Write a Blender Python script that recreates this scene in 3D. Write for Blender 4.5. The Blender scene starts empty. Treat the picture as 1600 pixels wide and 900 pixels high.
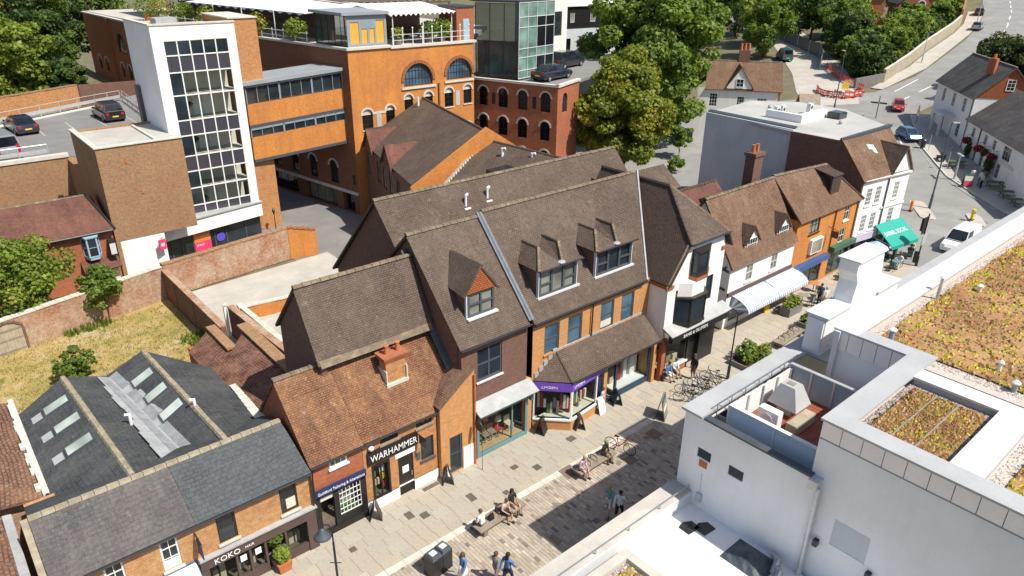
import bpy, bmesh, math, random
import numpy as np
from mathutils import Vector, Matrix
S = bpy.context.scene
C = S.collection
R_ = math.radians
rng = random.Random(7)
nr = np.random.RandomState(11)

# ---------------------------------------------------------------- camera, world, sun, exposure
# X runs along the shopping street, Y away across it, Z up, metres
CAM = Vector((0,0,24.0))
VN = np.array([-30.0,2420.0,1126.0])                 # the vertical vanishing direction in the lens
upv = -VN / np.linalg.norm(VN)
fh = np.array([0,0,1.0]) - upv * upv[2]; fh /= np.linalg.norm(fh)
rt = np.cross(fh,upv); rt = rt if rt[0] > 0 else -rt
AZ = R_(49.2)
Rw = np.stack([rt,fh,upv])
UV2 = np.array([[math.sin(AZ),math.cos(AZ),0],[-math.cos(AZ),math.sin(AZ),0],[0,0,1]])
Rc = UV2 @ Rw                                         # lens axes (right, down, forward) to the place
cm = bpy.data.cameras.new("camera"); cam = bpy.data.objects.new("camera",cm); C.objects.link(cam)
mw = Matrix.Identity(4)
for i in range(3):
    mw[i][0] = Rc[i][0]; mw[i][1] = -Rc[i][1]; mw[i][2] = -Rc[i][2]; mw[i][3] = CAM[i]
cam.matrix_world = mw
cm.sensor_width = 36.0; cm.lens = 1126.0 / 1600.0 * 36.0
cm.clip_start = 0.5; cm.clip_end = 3000
S.camera = cam

SUN_EL = R_(54.5)
SUN_H = Vector((0.285,-0.958))                        # horizontal direction towards the sun
SUN_H.normalize()
sund = Vector((SUN_H.x*math.cos(SUN_EL),SUN_H.y*math.cos(SUN_EL),math.sin(SUN_EL)))
W = bpy.data.worlds.new("World"); S.world = W; W.use_nodes = True
nt = W.node_tree; nt.nodes.clear()
sky = nt.nodes.new("ShaderNodeTexSky"); sky.sky_type = 'NISHITA'; sky.sun_disc = False
sky.sun_elevation = SUN_EL; sky.sun_rotation = math.atan2(sund.x,sund.y)
sky.air_density = 1.0; sky.dust_density = 1.6; sky.ozone_density = 1.0
bg = nt.nodes.new("ShaderNodeBackground"); bg.inputs[1].default_value = 0.105
wo = nt.nodes.new("ShaderNodeOutputWorld")
nt.links.new(sky.outputs[0],bg.inputs[0]); nt.links.new(bg.outputs[0],wo.inputs[0])
sl = bpy.data.lights.new("sun",'SUN'); sl.energy = 5.0; sl.angle = R_(0.53); sl.color = (1.0,0.94,0.84)
so = bpy.data.objects.new("sun",sl); C.objects.link(so)
so.rotation_euler = (-sund).to_track_quat('-Z','Y').to_euler(); so.location = (60,-120,160)
S.view_settings.view_transform = 'Standard'; S.view_settings.look = 'None'
S.view_settings.exposure = 0.30; S.view_settings.gamma = 1.0; S.view_settings.use_curve_mapping = False
S.cycles.max_bounces = 6; S.cycles.transparent_max_bounces = 12
S.cycles.use_denoising = True
S.render.engine = 'CYCLES'

# ---------------------------------------------------------------- helpers: places
def T(x,y=0.0):                                       # the hill: level to x = 85, then rising
    d = x - 85.0
    return 0.0 if d <= 0 else 0.1 * d * d / (d+6.0)
def pix(p):                                            # where a place shows in the photograph (only used to rank pieces by size)
    q = np.linalg.inv(Rc) @ (np.array(p,float)-np.array(CAM))
    return 800 + 1126 * q[0] / q[2], 450 + 1126 * q[1] / q[2], q[2]

# ---------------------------------------------------------------- helpers: materials
MATS = {}
def nodes(name):
    m = bpy.data.materials.new(name); m.use_nodes = True
    t = m.node_tree; b = t.nodes["Principled BSDF"]; MATS[name] = m
    return m, t, b, t.nodes, t.links
def _noise(t,vec,scale,detail=4,rough=.6):
    n = t.nodes.new("ShaderNodeTexNoise"); n.inputs["Scale"].default_value = scale
    n.inputs["Detail"].default_value = detail; n.inputs["Roughness"].default_value = rough
    if vec: t.links.new(vec,n.inputs["Vector"])
    return n
def _ramp(t,fac,stops):
    r = t.nodes.new("ShaderNodeValToRGB"); e = r.color_ramp.elements
    while len(e) < len(stops): e.new(.5)
    for i, (p,c) in enumerate(stops):
        e[i].position = p; e[i].color = (*c,1) if len(c) == 3 else c
    t.links.new(fac,r.inputs[0]); return r
def _mix(t,a,b,fac,mode='MIX'):
    m = t.nodes.new("ShaderNodeMix"); m.data_type = 'RGBA'; m.blend_type = mode
    for sock, v in ((m.inputs[0],fac),(m.inputs[6],a),(m.inputs[7],b)):
        if hasattr(v,"node"): t.links.new(v,sock)
        elif isinstance(v,(int,float)): sock.default_value = v
        else: sock.default_value = (*v,1)
    return m.outputs[2]
def _bump(t,b,h,strength,dist):
    n = t.nodes.new("ShaderNodeBump"); n.inputs["Strength"].default_value = strength; n.inputs["Distance"].default_value = dist
    t.links.new(h,n.inputs["Height"]); t.links.new(n.outputs[0],b.inputs["Normal"])
def mul(c,k): return tuple(min(1,x*k) for x in c)

def plain(name,col,rough=.75,var=.18,scale=1.3,bump=.0,metal=0.0,spec=.4,fine=14.0,stain=None,stain_amt=.0,coat=0,streak=0):
    m, t, b, N, L = nodes(name)
    tc = N.new("ShaderNodeTexCoord"); o = tc.outputs["Object"]
    n1 = _noise(t,o,scale,5); n2 = _noise(t,o,fine,3)
    r = _ramp(t,n1.outputs[0],[(.28,mul(col,1-var)),(.72,mul(col,1+var*.7))])
    c = _mix(t,r.outputs[0],mul(col,1-var),.0)
    r2 = _ramp(t,n2.outputs[0],[(.35,(1-var*.6,)*3),(.65,(1,1,1))])
    c = _mix(t,r.outputs[0],r2.outputs[0],1.0,'MULTIPLY')
    if stain:
        n3 = _noise(t,o,scale*.55,6,.7)
        f = _ramp(t,n3.outputs[0],[(.5,(0,0,0)),(.68,(stain_amt,)*3)])
        c = _mix(t,c,stain,f.outputs[0])
    if streak:                                         # rain marks running down the face
        uv = N.new("ShaderNodeUVMap"); uv.uv_map = "m"; mp = N.new("ShaderNodeMapping"); L.new(uv.outputs[0],mp.inputs[0]); mp.inputs["Scale"].default_value = (.9,.07,1)
        n6 = _noise(t,mp.outputs[0],1.0,6,.7); r6 = _ramp(t,n6.outputs[0],[(.45,(1,1,1)),(.8,(1-streak,1-streak*1.02,1-streak*1.08))]); c = _mix(t,c,r6.outputs[0],1.0,'MULTIPLY')
    L.new(c,b.inputs["Base Color"])
    b.inputs["Roughness"].default_value = rough; b.inputs["Metallic"].default_value = metal
    b.inputs["Specular IOR Level"].default_value = spec
    if coat: b.inputs["Coat Weight"].default_value = coat; b.inputs["Coat Roughness"].default_value = .08
    if bump: _bump(t,b,n2.outputs[0],bump,.02)
    return m

def courses(name,c1,c2,mortar,bw,bh,msize=.06,rough=.85,patch=None,patch_amt=.5,patch_scale=.5,specks=None,bump=.5,dist=.012,offset=.5,
            blend=.5,streak=None,streak_amt=0):
    """bricks, tiles or slates in courses: colour and fine relief follow the metre grid of each face"""
    m, t, b, N, L = nodes(name)
    uv = N.new("ShaderNodeUVMap"); uv.uv_map = "m"; v = uv.outputs[0]
    tc = N.new("ShaderNodeTexCoord"); o = tc.outputs["Object"]
    br = N.new("ShaderNodeTexBrick"); L.new(v,br.inputs["Vector"])
    br.inputs["Scale"].default_value = 1; br.inputs["Brick Width"].default_value = bw; br.inputs["Row Height"].default_value = bh
    br.inputs["Mortar Size"].default_value = bh * msize; br.inputs["Mortar Smooth"].default_value = .2; br.offset = offset
    br.inputs["Bias"].default_value = 0
    br.inputs["Color1"].default_value = (*c1,1); br.inputs["Color2"].default_value = (*c2,1); br.inputs["Mortar"].default_value = (*mortar,1)
    n1 = _noise(t,o,patch_scale,6,.65); n2 = _noise(t,o,5.0,4,.7); n3 = _noise(t,o,22.0,3,.6)
    c = br.outputs[0]
    if patch:
        f = _ramp(t,n1.outputs[0],[(.38,(0,0,0)),(.66,(patch_amt,)*3)])
        c = _mix(t,c,patch,f.outputs[0])
    if streak:
        mp = N.new("ShaderNodeMapping"); L.new(v,mp.inputs[0]); mp.inputs["Scale"].default_value = (1.6,.16,1)
        n5 = _noise(t,mp.outputs[0],1.0,5,.65)
        f = _ramp(t,n5.outputs[0],[(.45,(0,0,0)),(.7,(streak_amt,)*3)])
        c = _mix(t,c,streak,f.outputs[0])
    r2 = _ramp(t,n2.outputs[0],[(.3,(1-blend*.5,)*3),(.7,(1+blend*.35,)*3)])
    c = _mix(t,c,r2.outputs[0],1.0,'MULTIPLY')
    r3 = _ramp(t,n3.outputs[0],[(.3,(1-blend*.4,)*3),(.7,(1+blend*.3,)*3)])
    c = _mix(t,c,r3.outputs[0],1.0,'MULTIPLY')
    if specks:
        n4 = _noise(t,o,3.2,5,.75)
        f = _ramp(t,n4.outputs[0],[(.61,(0,0,0)),(.72,(specks[1],)*3)])
        c = _mix(t,c,specks[0],f.outputs[0])
    L.new(c,b.inputs["Base Color"]); b.inputs["Roughness"].default_value = rough; b.inputs["Specular IOR Level"].default_value = .25
    iv = N.new("ShaderNodeMath"); iv.operation = 'SUBTRACT'; iv.inputs[0].default_value = 1; L.new(br.outputs["Fac"],iv.inputs[1])
    ad = N.new("ShaderNodeMath"); ad.operation = 'MULTIPLY_ADD'; L.new(n3.outputs[0],ad.inputs[0]); ad.inputs[1].default_value = .5; L.new(iv.outputs[0],ad.inputs[2])
    _bump(t,b,ad.outputs[0],bump,dist)
    return m

def colattr(name,rough=.85,var=.25,scale=9.0,bump=.3,spec=.25):
    """each piece keeps the colour stored on its faces (stones, slabs)"""
    m, t, b, N, L = nodes(name)
    a = N.new("ShaderNodeAttribute"); a.attribute_name = "Col"
    tc = N.new("ShaderNodeTexCoord"); n1 = _noise(t,tc.outputs["Object"],scale,5,.7); n0 = _noise(t,tc.outputs["Object"],.35,4)
    r = _ramp(t,n1.outputs[0],[(.3,(1-var,)*3),(.7,(1+var*.5,)*3)])
    r0 = _ramp(t,n0.outputs[0],[(.3,(.86,.86,.86)),(.7,(1.06,1.05,1.03))])
    c = _mix(t,a.outputs[0],r.outputs[0],1.0,'MULTIPLY'); c = _mix(t,c,r0.outputs[0],1.0,'MULTIPLY')
    L.new(c,b.inputs["Base Color"]); b.inputs["Roughness"].default_value = rough; b.inputs["Specular IOR Level"].default_value = spec
    _bump(t,b,n1.outputs[0],bump,.01)
    return m

def leafmat(name):
    m, t, b, N, L = nodes(name)
    a = N.new("ShaderNodeAttribute"); a.attribute_name = "Col"
    L.new(a.outputs[0],b.inputs["Base Color"]); b.inputs["Roughness"].default_value = .55; b.inputs["Specular IOR Level"].default_value = .3
    tr = N.new("ShaderNodeBsdfTranslucent"); hs = N.new("ShaderNodeMix"); hs.data_type = 'RGBA'; hs.blend_type = 'MULTIPLY'; hs.inputs[0].default_value = 1
    L.new(a.outputs[0],hs.inputs[6]); hs.inputs[7].default_value = (1.5,1.6,.6,1); L.new(hs.outputs[2],tr.inputs[0])
    mx = N.new("ShaderNodeMixShader"); mx.inputs[0].default_value = .35
    L.new(b.outputs[0],mx.inputs[1]); L.new(tr.outputs[0],mx.inputs[2]); L.new(mx.outputs[0],N["Material Output"].inputs[0])
    return m

def glassmat(name,col=(.02,.028,.035),rough=.06,clear=0.0,tint=(.8,.9,.9)):
    m, t, b, N, L = nodes(name)
    tc = N.new("ShaderNodeTexCoord"); n = _noise(t,tc.outputs["Object"],.45,2)
    r = _ramp(t,n.outputs[0],[(.35,mul(col,.6)),(.65,mul(col,1.5))]); L.new(r.outputs[0],b.inputs["Base Color"])
    b.inputs["Roughness"].default_value = rough; b.inputs["Specular IOR Level"].default_value = .6; b.inputs["IOR"].default_value = 1.5
    n2 = _noise(t,tc.outputs["Object"],1.2,2); _bump(t,b,n2.outputs[0],.06,.05)
    if clear:
        tp = N.new("ShaderNodeBsdfTransparent"); tp.inputs[0].default_value = (*tint,1)
        mx = N.new("ShaderNodeMixShader"); mx.inputs[0].default_value = clear
        L.new(b.outputs[0],mx.inputs[1]); L.new(tp.outputs[0],mx.inputs[2]); L.new(mx.outputs[0],N["Material Output"].inputs[0])
    return m

# ---------------------------------------------------------------- helpers: geometry
class F:
    """a facade's own axes: a along it (left to right seen from outside), d out of it, h up"""
    def __init__(s,x,y,ang=0.0,z=0.0):
        s.x, s.y, s.z, s.ang = x, y, z, ang
        s.c, s.s = math.cos(R_(ang)), math.sin(R_(ang))
    def p(s,a,d,h): return (s.x+s.c*a+s.s*d,s.y+s.s*a-s.c*d,s.z+h)
WORLD = F(0,0,0)

class MB:
    def __init__(s): s.v = []; s.f = []; s.c = []
    def poly(s,pts,col=None):
        i = len(s.v); s.v.extend([tuple(p) for p in pts]); s.f.append(tuple(range(i,i+len(pts)))); s.c.append(col)
        return s
    def mesh(s,vs,fs,col=None):
        i = len(s.v); s.v.extend([tuple(p) for p in vs])
        for f in fs: s.f.append(tuple(i+k for k in f)); s.c.append(col)
        return s
    def hexa(s,p,col=None):                          # 8 corners: 4 below, 4 above, both counter-clockwise from above
        return s.mesh(p,[(3,2,1,0),(4,5,6,7),(0,1,5,4),(1,2,6,5),(2,3,7,6),(3,0,4,7)],col)
    def box(s,x0,x1,y0,y1,z0,z1,col=None):
        return s.hexa([(x0,y0,z0),(x1,y0,z0),(x1,y1,z0),(x0,y1,z0),(x0,y0,z1),(x1,y0,z1),(x1,y1,z1),(x0,y1,z1)],col)
    def fbox(s,f,a0,a1,d0,d1,h0,h1,col=None):  # a box in a facade's axes (d0 inner, d1 outer)
        P = f.p
        return s.hexa([P(a0,d1,h0),P(a1,d1,h0),P(a1,d0,h0),P(a0,d0,h0),P(a0,d1,h1),P(a1,d1,h1),P(a1,d0,h1),P(a0,d0,h1)],col)
    def slab(s,pts,th,col=None):                    # a plate: outline pts (counter-clockwise seen from its face), th thick behind it
        P = [Vector(p) for p in pts]; n = Vector((0,0,0))
        for i in range(len(P)): n += P[i].cross(P[(i+1) % len(P)])
        n.normalize(); k = len(P); Q = [p-n*th for p in P]
        fs = [tuple(range(k)),tuple(range(2*k-1,k-1,-1))] + [(i,i+k,(i+1) % k+k,(i+1) % k) for i in range(k)]
        return s.mesh(P+Q,fs,col)
    def prism(s,pts,z0,z1,col=None):               # outline (x, y) counter-clockwise
        k = len(pts)
        vs = [(x,y,z0) for x,y in pts] + [(x,y,z1) for x,y in pts]
        fs = [tuple(range(k-1,-1,-1)),tuple(range(k,2*k))] + [(i,(i+1) % k,(i+1) % k+k,i+k) for i in range(k)]
        return s.mesh(vs,fs,col)
    def fprism(s,f,pts,d0,d1,col=None):           # outline (a, h) in a facade's plane, pushed from d0 out to d1
        k = len(pts)
        vs = [f.p(a,d1,h) for a,h in pts] + [f.p(a,d0,h) for a,h in pts]
        fs = [tuple(range(k)),tuple(range(2*k-1,k-1,-1))] + [(i,i+k,(i+1) % k+k,(i+1) % k) for i in range(k)]
        return s.mesh(vs,fs,col)
    def tube(s,pts,r,n=6,r2=None,cap=True,col=None):
        P = [Vector(p) for p in pts]; k = len(P); vs = []; fs = []
        for i, p in enumerate(P):
            d = (P[min(i+1,k-1)]-P[max(i-1,0)]).normalized()
            a = d.cross(Vector((0,0,1)));
            if a.length < .05: a = d.cross(Vector((0,1,0)))
            a.normalize(); b = a.cross(d)
            rr = r if r2 is None else r + (r2-r) * i / max(1,k-1)
            if isinstance(r,(list,tuple)): rr = r[i]
            vs += [p+(a*math.cos(2*math.pi*j/n)+b*math.sin(2*math.pi*j/n))*rr for j in range(n)]
        for i in range(k-1):
            for j in range(n): fs.append((i*n+j,i*n+(j+1) % n,(i+1)*n+(j+1) % n,(i+1)*n+j))
        if cap: fs += [tuple(range(n-1,-1,-1)),tuple((k-1)*n+j for j in range(n))]
        return s.mesh(vs,fs,col)
    def lathe(s,prof,at=(0,0,0),n=12,col=None):  # profile (r, z) from bottom to top
        vs = []; k = len(prof)
        for r, z in prof: vs += [(at[0]+r*math.cos(2*math.pi*j/n),at[1]+r*math.sin(2*math.pi*j/n),at[2]+z) for j in range(n)]
        fs = [(i*n+j,i*n+(j+1) % n,(i+1)*n+(j+1) % n,(i+1)*n+j) for i in range(k-1) for j in range(n)]
        fs += [tuple(range(n-1,-1,-1)),tuple((k-1)*n+j for j in range(n))]
        return s.mesh(vs,fs,col)
    def ball(s,c,rx,ry=None,rz=None,n=8,m=5,col=None):
        ry = ry or rx; rz = rz or rx
        vs = [(c[0],c[1],c[2]-rz)]
        for i in range(1,m):
            a = math.pi * i / m
            vs += [(c[0]+rx*math.sin(a)*math.cos(2*math.pi*j/n),c[1]+ry*math.sin(a)*math.sin(2*math.pi*j/n),c[2]-rz*math.cos(a)) for j in range(n)]
        vs.append((c[0],c[1],c[2]+rz)); e = len(vs) - 1
        fs = [(0,1+(j+1) % n,1+j) for j in range(n)]
        for i in range(m-2): fs += [(1+i*n+j,1+i*n+(j+1) % n,1+(i+1)*n+(j+1) % n,1+(i+1)*n+j) for j in range(n)]
        fs += [(1+(m-2)*n+j,1+(m-2)*n+(j+1) % n,e) for j in range(n)]
        return s.mesh(vs,fs,col)
    def data(s,name,mat):
        me = bpy.data.meshes.new(name); me.from_pydata(s.v,[],s.f); me.update()
        return finish(me,mat,s.c)
    def build(s,name,mat,parent=None,smooth=False,local=False):
        """link as one object; vertices are in place coordinates unless local=True"""
        if parent is not None and not local:
            iv = base(parent).inverted(); s.v = [tuple(iv @ Vector(p)) for p in s.v]
        me = s.data(name,mat)
        if smooth: me.polygons.foreach_set("use_smooth",[True]*len(me.polygons))
        o = bpy.data.objects.new(name,me); C.objects.link(o)
        if parent is not None: o.parent = parent
        return o

def finish(me,mat,cols=None):
    me.materials.append(MATS[mat] if isinstance(mat,str) else mat)
    n = len(me.loops)
    if n:
        nor = np.empty(len(me.polygons)*3,'f'); me.polygons.foreach_get("normal",nor); nor = nor.reshape(-1,3)
        tot = np.empty(len(me.polygons),'i'); me.polygons.foreach_get("loop_total",tot)
        nl = np.repeat(nor,tot,axis=0)
        vi = np.empty(n,'i'); me.loops.foreach_get("vertex_index",vi)
        co = np.empty(len(me.vertices)*3,'f'); me.vertices.foreach_get("co",co); co = co.reshape(-1,3)[vi]
        t = np.stack([-nl[:,1],nl[:,0],np.zeros(n)],1); ln = np.linalg.norm(t,axis=1)
        flat = ln < .03; t[flat] = (1,0,0); ln[flat] = 1; t /= ln[:,None]
        b = np.cross(nl,t)
        uvl = me.uv_layers.new(name="m")
        uvl.data.foreach_set("uv",np.stack([(co*t).sum(1),(co*b).sum(1)],1).astype('f').ravel())
        if cols is not None and any(c is not None for c in cols):
            ca = me.color_attributes.new("Col",'FLOAT_COLOR','CORNER')
            cc = np.array([(*(c or (.5,.5,.5)),1.0) for c in cols],'f')
            ca.data.foreach_set("color",np.repeat(cc,tot,axis=0).ravel())
    return me

_B = {}
def base(o):
    while o.parent is not None: o = o.parent
    return _B.get(o.name,Matrix.Identity(4))
def tag(o,label=None,cat=None,group=None,kind=None):
    if label: o['label'] = label
    if cat: o['category'] = cat
    if group: o['group'] = group
    if kind: o['kind'] = kind
    return o
def thing(name,label,cat,loc=(0,0,0),rz=0.0,group=None):
    o = bpy.data.objects.new(name,None); C.objects.link(o); o.empty_display_size = .3
    o.location = loc; o.rotation_euler = (0,0,rz)
    _B[o.name] = Matrix.Translation(Vector(loc)) @ Matrix.Rotation(rz,4,'Z')
    return tag(o,label,cat,group)
def struct(mb,name,mat,smooth=False):
    return tag(mb.build(name,mat,smooth=smooth),kind='structure')
def stuff(o): o['kind'] = 'stuff'; return o
def dup(root,loc,rz=0.0,label=None,group=None,scale=1.0):
    r = root.copy(); C.objects.link(r); r.location = loc; r.rotation_euler = (0,0,rz); r.scale = (scale,) * 3
    _B[r.name] = Matrix.Translation(Vector(loc)) @ Matrix.Rotation(rz,4,'Z')
    if label: r['label'] = label
    if group: r['group'] = group
    for ch in list(root.children):
        c = ch.copy(); C.objects.link(c); c.parent = r
        for g in list(ch.children):
            d = g.copy(); C.objects.link(d); d.parent = c
    return r

def text(s,f,a,h,size,mat,parent,d=.02,ext=.006,name='lettering',align='LEFT',squeeze=1.0):
    cu = bpy.data.curves.new(name,'FONT'); cu.body = s; cu.size = size; cu.extrude = ext; cu.align_x = align; cu.resolution_u = 2
    cu.materials.append(MATS[mat])
    t_ = bpy.data.objects.new(name,cu); C.objects.link(t_); me = bpy.data.meshes.new_from_object(t_); bpy.data.objects.remove(t_); bpy.data.curves.remove(cu)
    me.name = name; o = bpy.data.objects.new(name,me); C.objects.link(o)
    M = Matrix.Identity(4)
    ax = Vector((f.c,f.s,0)); az = Vector((f.s,-f.c,0)); ay = Vector((0,0,1)); pos = Vector(f.p(a,d,h))
    for i in range(3): M[i][0] = ax[i] * squeeze; M[i][1] = ay[i]; M[i][2] = az[i]; M[i][3] = pos[i]
    o.parent = parent; o.matrix_basis = base(parent).inverted() @ M
    return o

def wall(mb,f,a0,a1,h0,h1,ops=(),rev=.16,d=0.0,nseg=8):
    """a wall face with real openings and their reveals; ops: (a0, a1, h0, h1[, 'arch'])"""
    xs = sorted({a0,a1,*[q for o in ops for q in o[:2]]}); ys = sorted({h0,h1,*[q for o in ops for q in o[2:4]]})
    xs = [x for x in xs if a0 <= x <= a1]; ys = [y for y in ys if h0 <= y <= h1]
    P = f.p
    for i in range(len(xs)-1):
        for j in range(len(ys)-1):
            cx, cy = (xs[i]+xs[i+1]) / 2, (ys[j]+ys[j+1]) / 2
            if any(o[0]<cx<o[1] and o[2]<cy<o[3] for o in ops): continue
            mb.poly([P(xs[i],d,ys[j]),P(xs[i+1],d,ys[j]),P(xs[i+1],d,ys[j+1]),P(xs[i],d,ys[j+1])])
    for o in ops:
        x0, x1, y0, y1 = o[:4]; arch = len(o) > 4 and o[4] == 'arch'; e = d - rev
        if arch:
            r = (x1-x0) / 2; cx = (x0+x1) / 2; sy = y1 - min(r,y1-y0); ry = y1 - sy
            arc = [(cx-r*math.cos(math.pi*k/nseg),sy+ry*math.sin(math.pi*k/nseg)) for k in range(nseg+1)]
            h = nseg // 2
            for k in range(h): mb.poly([P(x0,d,y1),P(*_(arc[k],d)),P(*_(arc[k+1],d))])
            for k in range(h,nseg): mb.poly([P(x1,d,y1),P(*_(arc[k],d)),P(*_(arc[k+1],d))])
            outl = [(x0,y0),(x1,y0)] + arc[::-1]
        else: outl = [(x0,y0),(x1,y0),(x1,y1),(x0,y1)]
        for k in range(len(outl)):
            p, q = outl[k], outl[(k+1) % len(outl)]
            if p == q: continue
            mb.poly([P(*_(p,d)),P(*_(p,e)),P(*_(q,e)),P(*_(q,d))])
    return mb
def _(ah,d): return (ah[0],d,ah[1])

def window(f,par,a0,a1,h0,h1,fmat='frame_white',gmat='glass_dark',cols=2,rows=2,fw=.06,d=-.1,arch=False,sill=None,name='window',
           bar=.03,split=False,curtain=None,th=.05,sub=True):
    """frame with glazing bars (a part), its glass (a sub-part, one per light when split), its sill"""
    m = MB(); P = f.p
    m.fbox(f,a0,a0+fw,d,d+th,h0,h1); m.fbox(f,a1-fw,a1,d,d+th,h0,h1)
    m.fbox(f,a0+fw,a1-fw,d,d+th,h0,h0+fw)
    if not arch: m.fbox(f,a0+fw,a1-fw,d,d+th,h1-fw,h1)
    else:
        r = (a1-a0) / 2; cx = (a0+a1) / 2; sy = h1 - min(r,h1-h0); ry = h1 - sy; n = 8
        for k in range(n):
            t0, t1 = math.pi * k / n, math.pi * (k+1) / n
            q = [(cx-rr*math.cos(t),sy+(ry-(r-rr))*math.sin(t)) for rr,t in ((r,t0),(r-fw,t0),(r-fw,t1),(r,t1))]
            m.fprism(f,q,d,d+th)
    for i in range(1,cols):
        a = a0 + (a1-a0) * i / cols; top = h1 - fw
        if arch: top = sy + ry * math.sqrt(max(0,1-((a-cx)/r) ** 2))
        m.fbox(f,a-bar/2,a+bar/2,d+.003,d+th-.006,h0+fw,top)
    for j in range(1,rows):
        h = h0 + (h1-h0) * j / rows; w0, w1 = a0 + fw, a1 - fw
        if arch and h > sy:
            w = r * math.sqrt(max(0,1-((h-sy)/ry) ** 2)); w0, w1 = cx - w, cx + w
        m.fbox(f,w0,w1,d+.006,d+th-.01,h-bar/2,h+bar/2)
    o = m.build(name,fmat,par)
    gd = d + .012
    def pane(x0,x1,y0,y1):
        g = MB()
        if arch:
            n = 10; pts = [(x0,y0),(x1,y0)] + [(cx+r*math.cos(math.pi*k/n),sy+ry*math.sin(math.pi*k/n)) for k in range(n+1)]
            g.poly([P(x,gd,y) for x,y in pts])
        else: g.poly([P(x0,gd,y0),P(x1,gd,y0),P(x1,gd,y1),P(x0,gd,y1)])
        return g.build('pane',gmat,o if sub else par)
    if split and not arch:
        for i in range(cols):
            for j in range(rows):
                pane(a0+(a1-a0)*i/cols,a0+(a1-a0)*(i+1)/cols,h0+(h1-h0)*j/rows,h0+(h1-h0)*(j+1)/rows)
    else: pane(a0+.01,a1-.01,h0+.01,h1-.01)
    if curtain:
        cmat, x0, x1, y0, y1 = curtain; q = MB()
        q.fbox(f,a0+(a1-a0)*x0,a0+(a1-a0)*x1,gd+.002,gd+.012,h0+(h1-h0)*y0,h0+(h1-h0)*y1)
        q.build('blind',cmat,o if sub else par)
    if sill:
        s_ = MB(); s_.fbox(f,a0-.07,a1+.07,d,.09,h0-.09,h0-.003); s_.build('sill',sill,o if sub else par)
    return o

def ridge(p,q,par,mat='ridge_tile',r=.13,step=.42,lift=.0):
    """a run of half-round ridge tiles, each its own short piece lapping the next"""
    p, q = Vector(p), Vector(q); d = q - p; L = d.length; n = max(2,int(L/step)); m = MB()
    ax = d.normalized(); sd = ax.cross(Vector((0,0,1))).normalized(); upn = sd.cross(ax)
    for i in range(n):
        a = p + d * (i/n) + upn * lift; b = p + d * ((i+.96)/n) + upn * lift; ra = r * (1+rng.uniform(-.06,.06)); vs = []
        for c, rr in ((a,ra*1.05),(b,ra*.95)):
            vs += [c+sd*rr*math.cos(t)+upn*(rr*math.sin(t)-.05) for t in (math.pi,math.pi*.7,math.pi*.3,0)]
        m.mesh(vs,[(0,1,5,4),(1,2,6,5),(2,3,7,6),(0,3,2,1),(4,5,6,7),(0,4,7,3)])
    return stuff(m.build('ridge',mat,par))

def gutter(f,a0,a1,d,h,par,mat='black_metal',r=.06):
    m = MB(); m.tube([f.p(a0,d,h),f.p(a1,d,h)],r,6); return m.build('gutter',mat,par)
def pipe(pts,par,mat='black_metal',r=.045,name='downpipe'):
    m = MB(); m.tube(pts,r,6); return m.build(name,mat,par)
def roof(par,quads,mat,th=.12,name='roof'):
    m = MB(); old = mat.startswith(('tile','slate'))
    for q in quads:
        m.slab(q,th)
        if old and len(q) == 4:                        # old coverings sag and lift a little between the rafters
            P = [Vector(p) for p in q]; nn = (P[1]-P[0]).cross(P[2]-P[0]).normalized(); nx = max(2,int((P[1]-P[0]).length/.9)); ny = max(2,int((P[3]-P[0]).length/.9)); g = []
            for j in range(ny+1):
                for i in range(nx+1):
                    u, v = i / nx, j / ny; p = P[0].lerp(P[1],u).lerp(P[3].lerp(P[2],u),v); e = .004 if i in (0,nx) or j in (0,ny) else .012 + rng.uniform(0,.05); g.append(p+nn*e)
            m.mesh(g,[(j*(nx+1)+i,j*(nx+1)+i+1,(j+1)*(nx+1)+i+1,(j+1)*(nx+1)+i) for j in range(ny) for i in range(nx)])
    return m.build(name,mat,par)
# ---------------------------------------------------------------- materials
courses('brick_orange',(.66,.27,.058),(.58,.22,.048),(.50,.26,.10),.225,.075,patch=(.44,.175,.06),patch_amt=.7,patch_scale=.3,bump=.3,blend=.3,streak=(.34,.14,.06),streak_amt=.45)
courses('brick_peach',(.60,.30,.115),(.52,.245,.085),(.52,.34,.19),.225,.075,patch=(.50,.25,.10),patch_amt=.6,bump=.35,blend=.35,streak=(.42,.22,.10),streak_amt=.4)
courses('tile_lean',(.235,.10,.062),(.15,.065,.045),(.05,.03,.024),.2,.13,msize=.18,patch=(.30,.17,.11),patch_amt=.7,patch_scale=1.2,bump=.9,dist=.03,blend=.7,specks=((.40,.30,.22),.5))
courses('brick_orange_dark',(.36,.135,.055),(.27,.10,.045),(.30,.17,.10),.225,.075,patch=(.25,.10,.05),bump=.3,blend=.3)
courses('brick_warm',(.50,.235,.095),(.40,.16,.06),(.46,.33,.20),.225,.075,patch=(.54,.29,.12),patch_amt=.5,bump=.4,blend=.5)
courses('brick_yellow',(.50,.27,.115),(.40,.19,.075),(.46,.34,.22),.225,.075,patch=(.52,.32,.15),patch_amt=.5,bump=.4,blend=.5)
courses('brick_red',(.40,.125,.055),(.31,.10,.05),(.33,.20,.14),.225,.075,patch=(.46,.17,.08),bump=.4,blend=.45)
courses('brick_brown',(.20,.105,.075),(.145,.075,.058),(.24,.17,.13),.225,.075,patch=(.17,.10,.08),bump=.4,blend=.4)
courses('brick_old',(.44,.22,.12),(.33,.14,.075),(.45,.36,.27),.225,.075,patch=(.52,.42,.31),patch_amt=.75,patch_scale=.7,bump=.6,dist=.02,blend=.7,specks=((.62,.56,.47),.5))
courses('brick_tan',(.36,.205,.11),(.27,.15,.08),(.33,.24,.15),.225,.075,patch=(.38,.24,.13),bump=.4,blend=.55)
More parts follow.
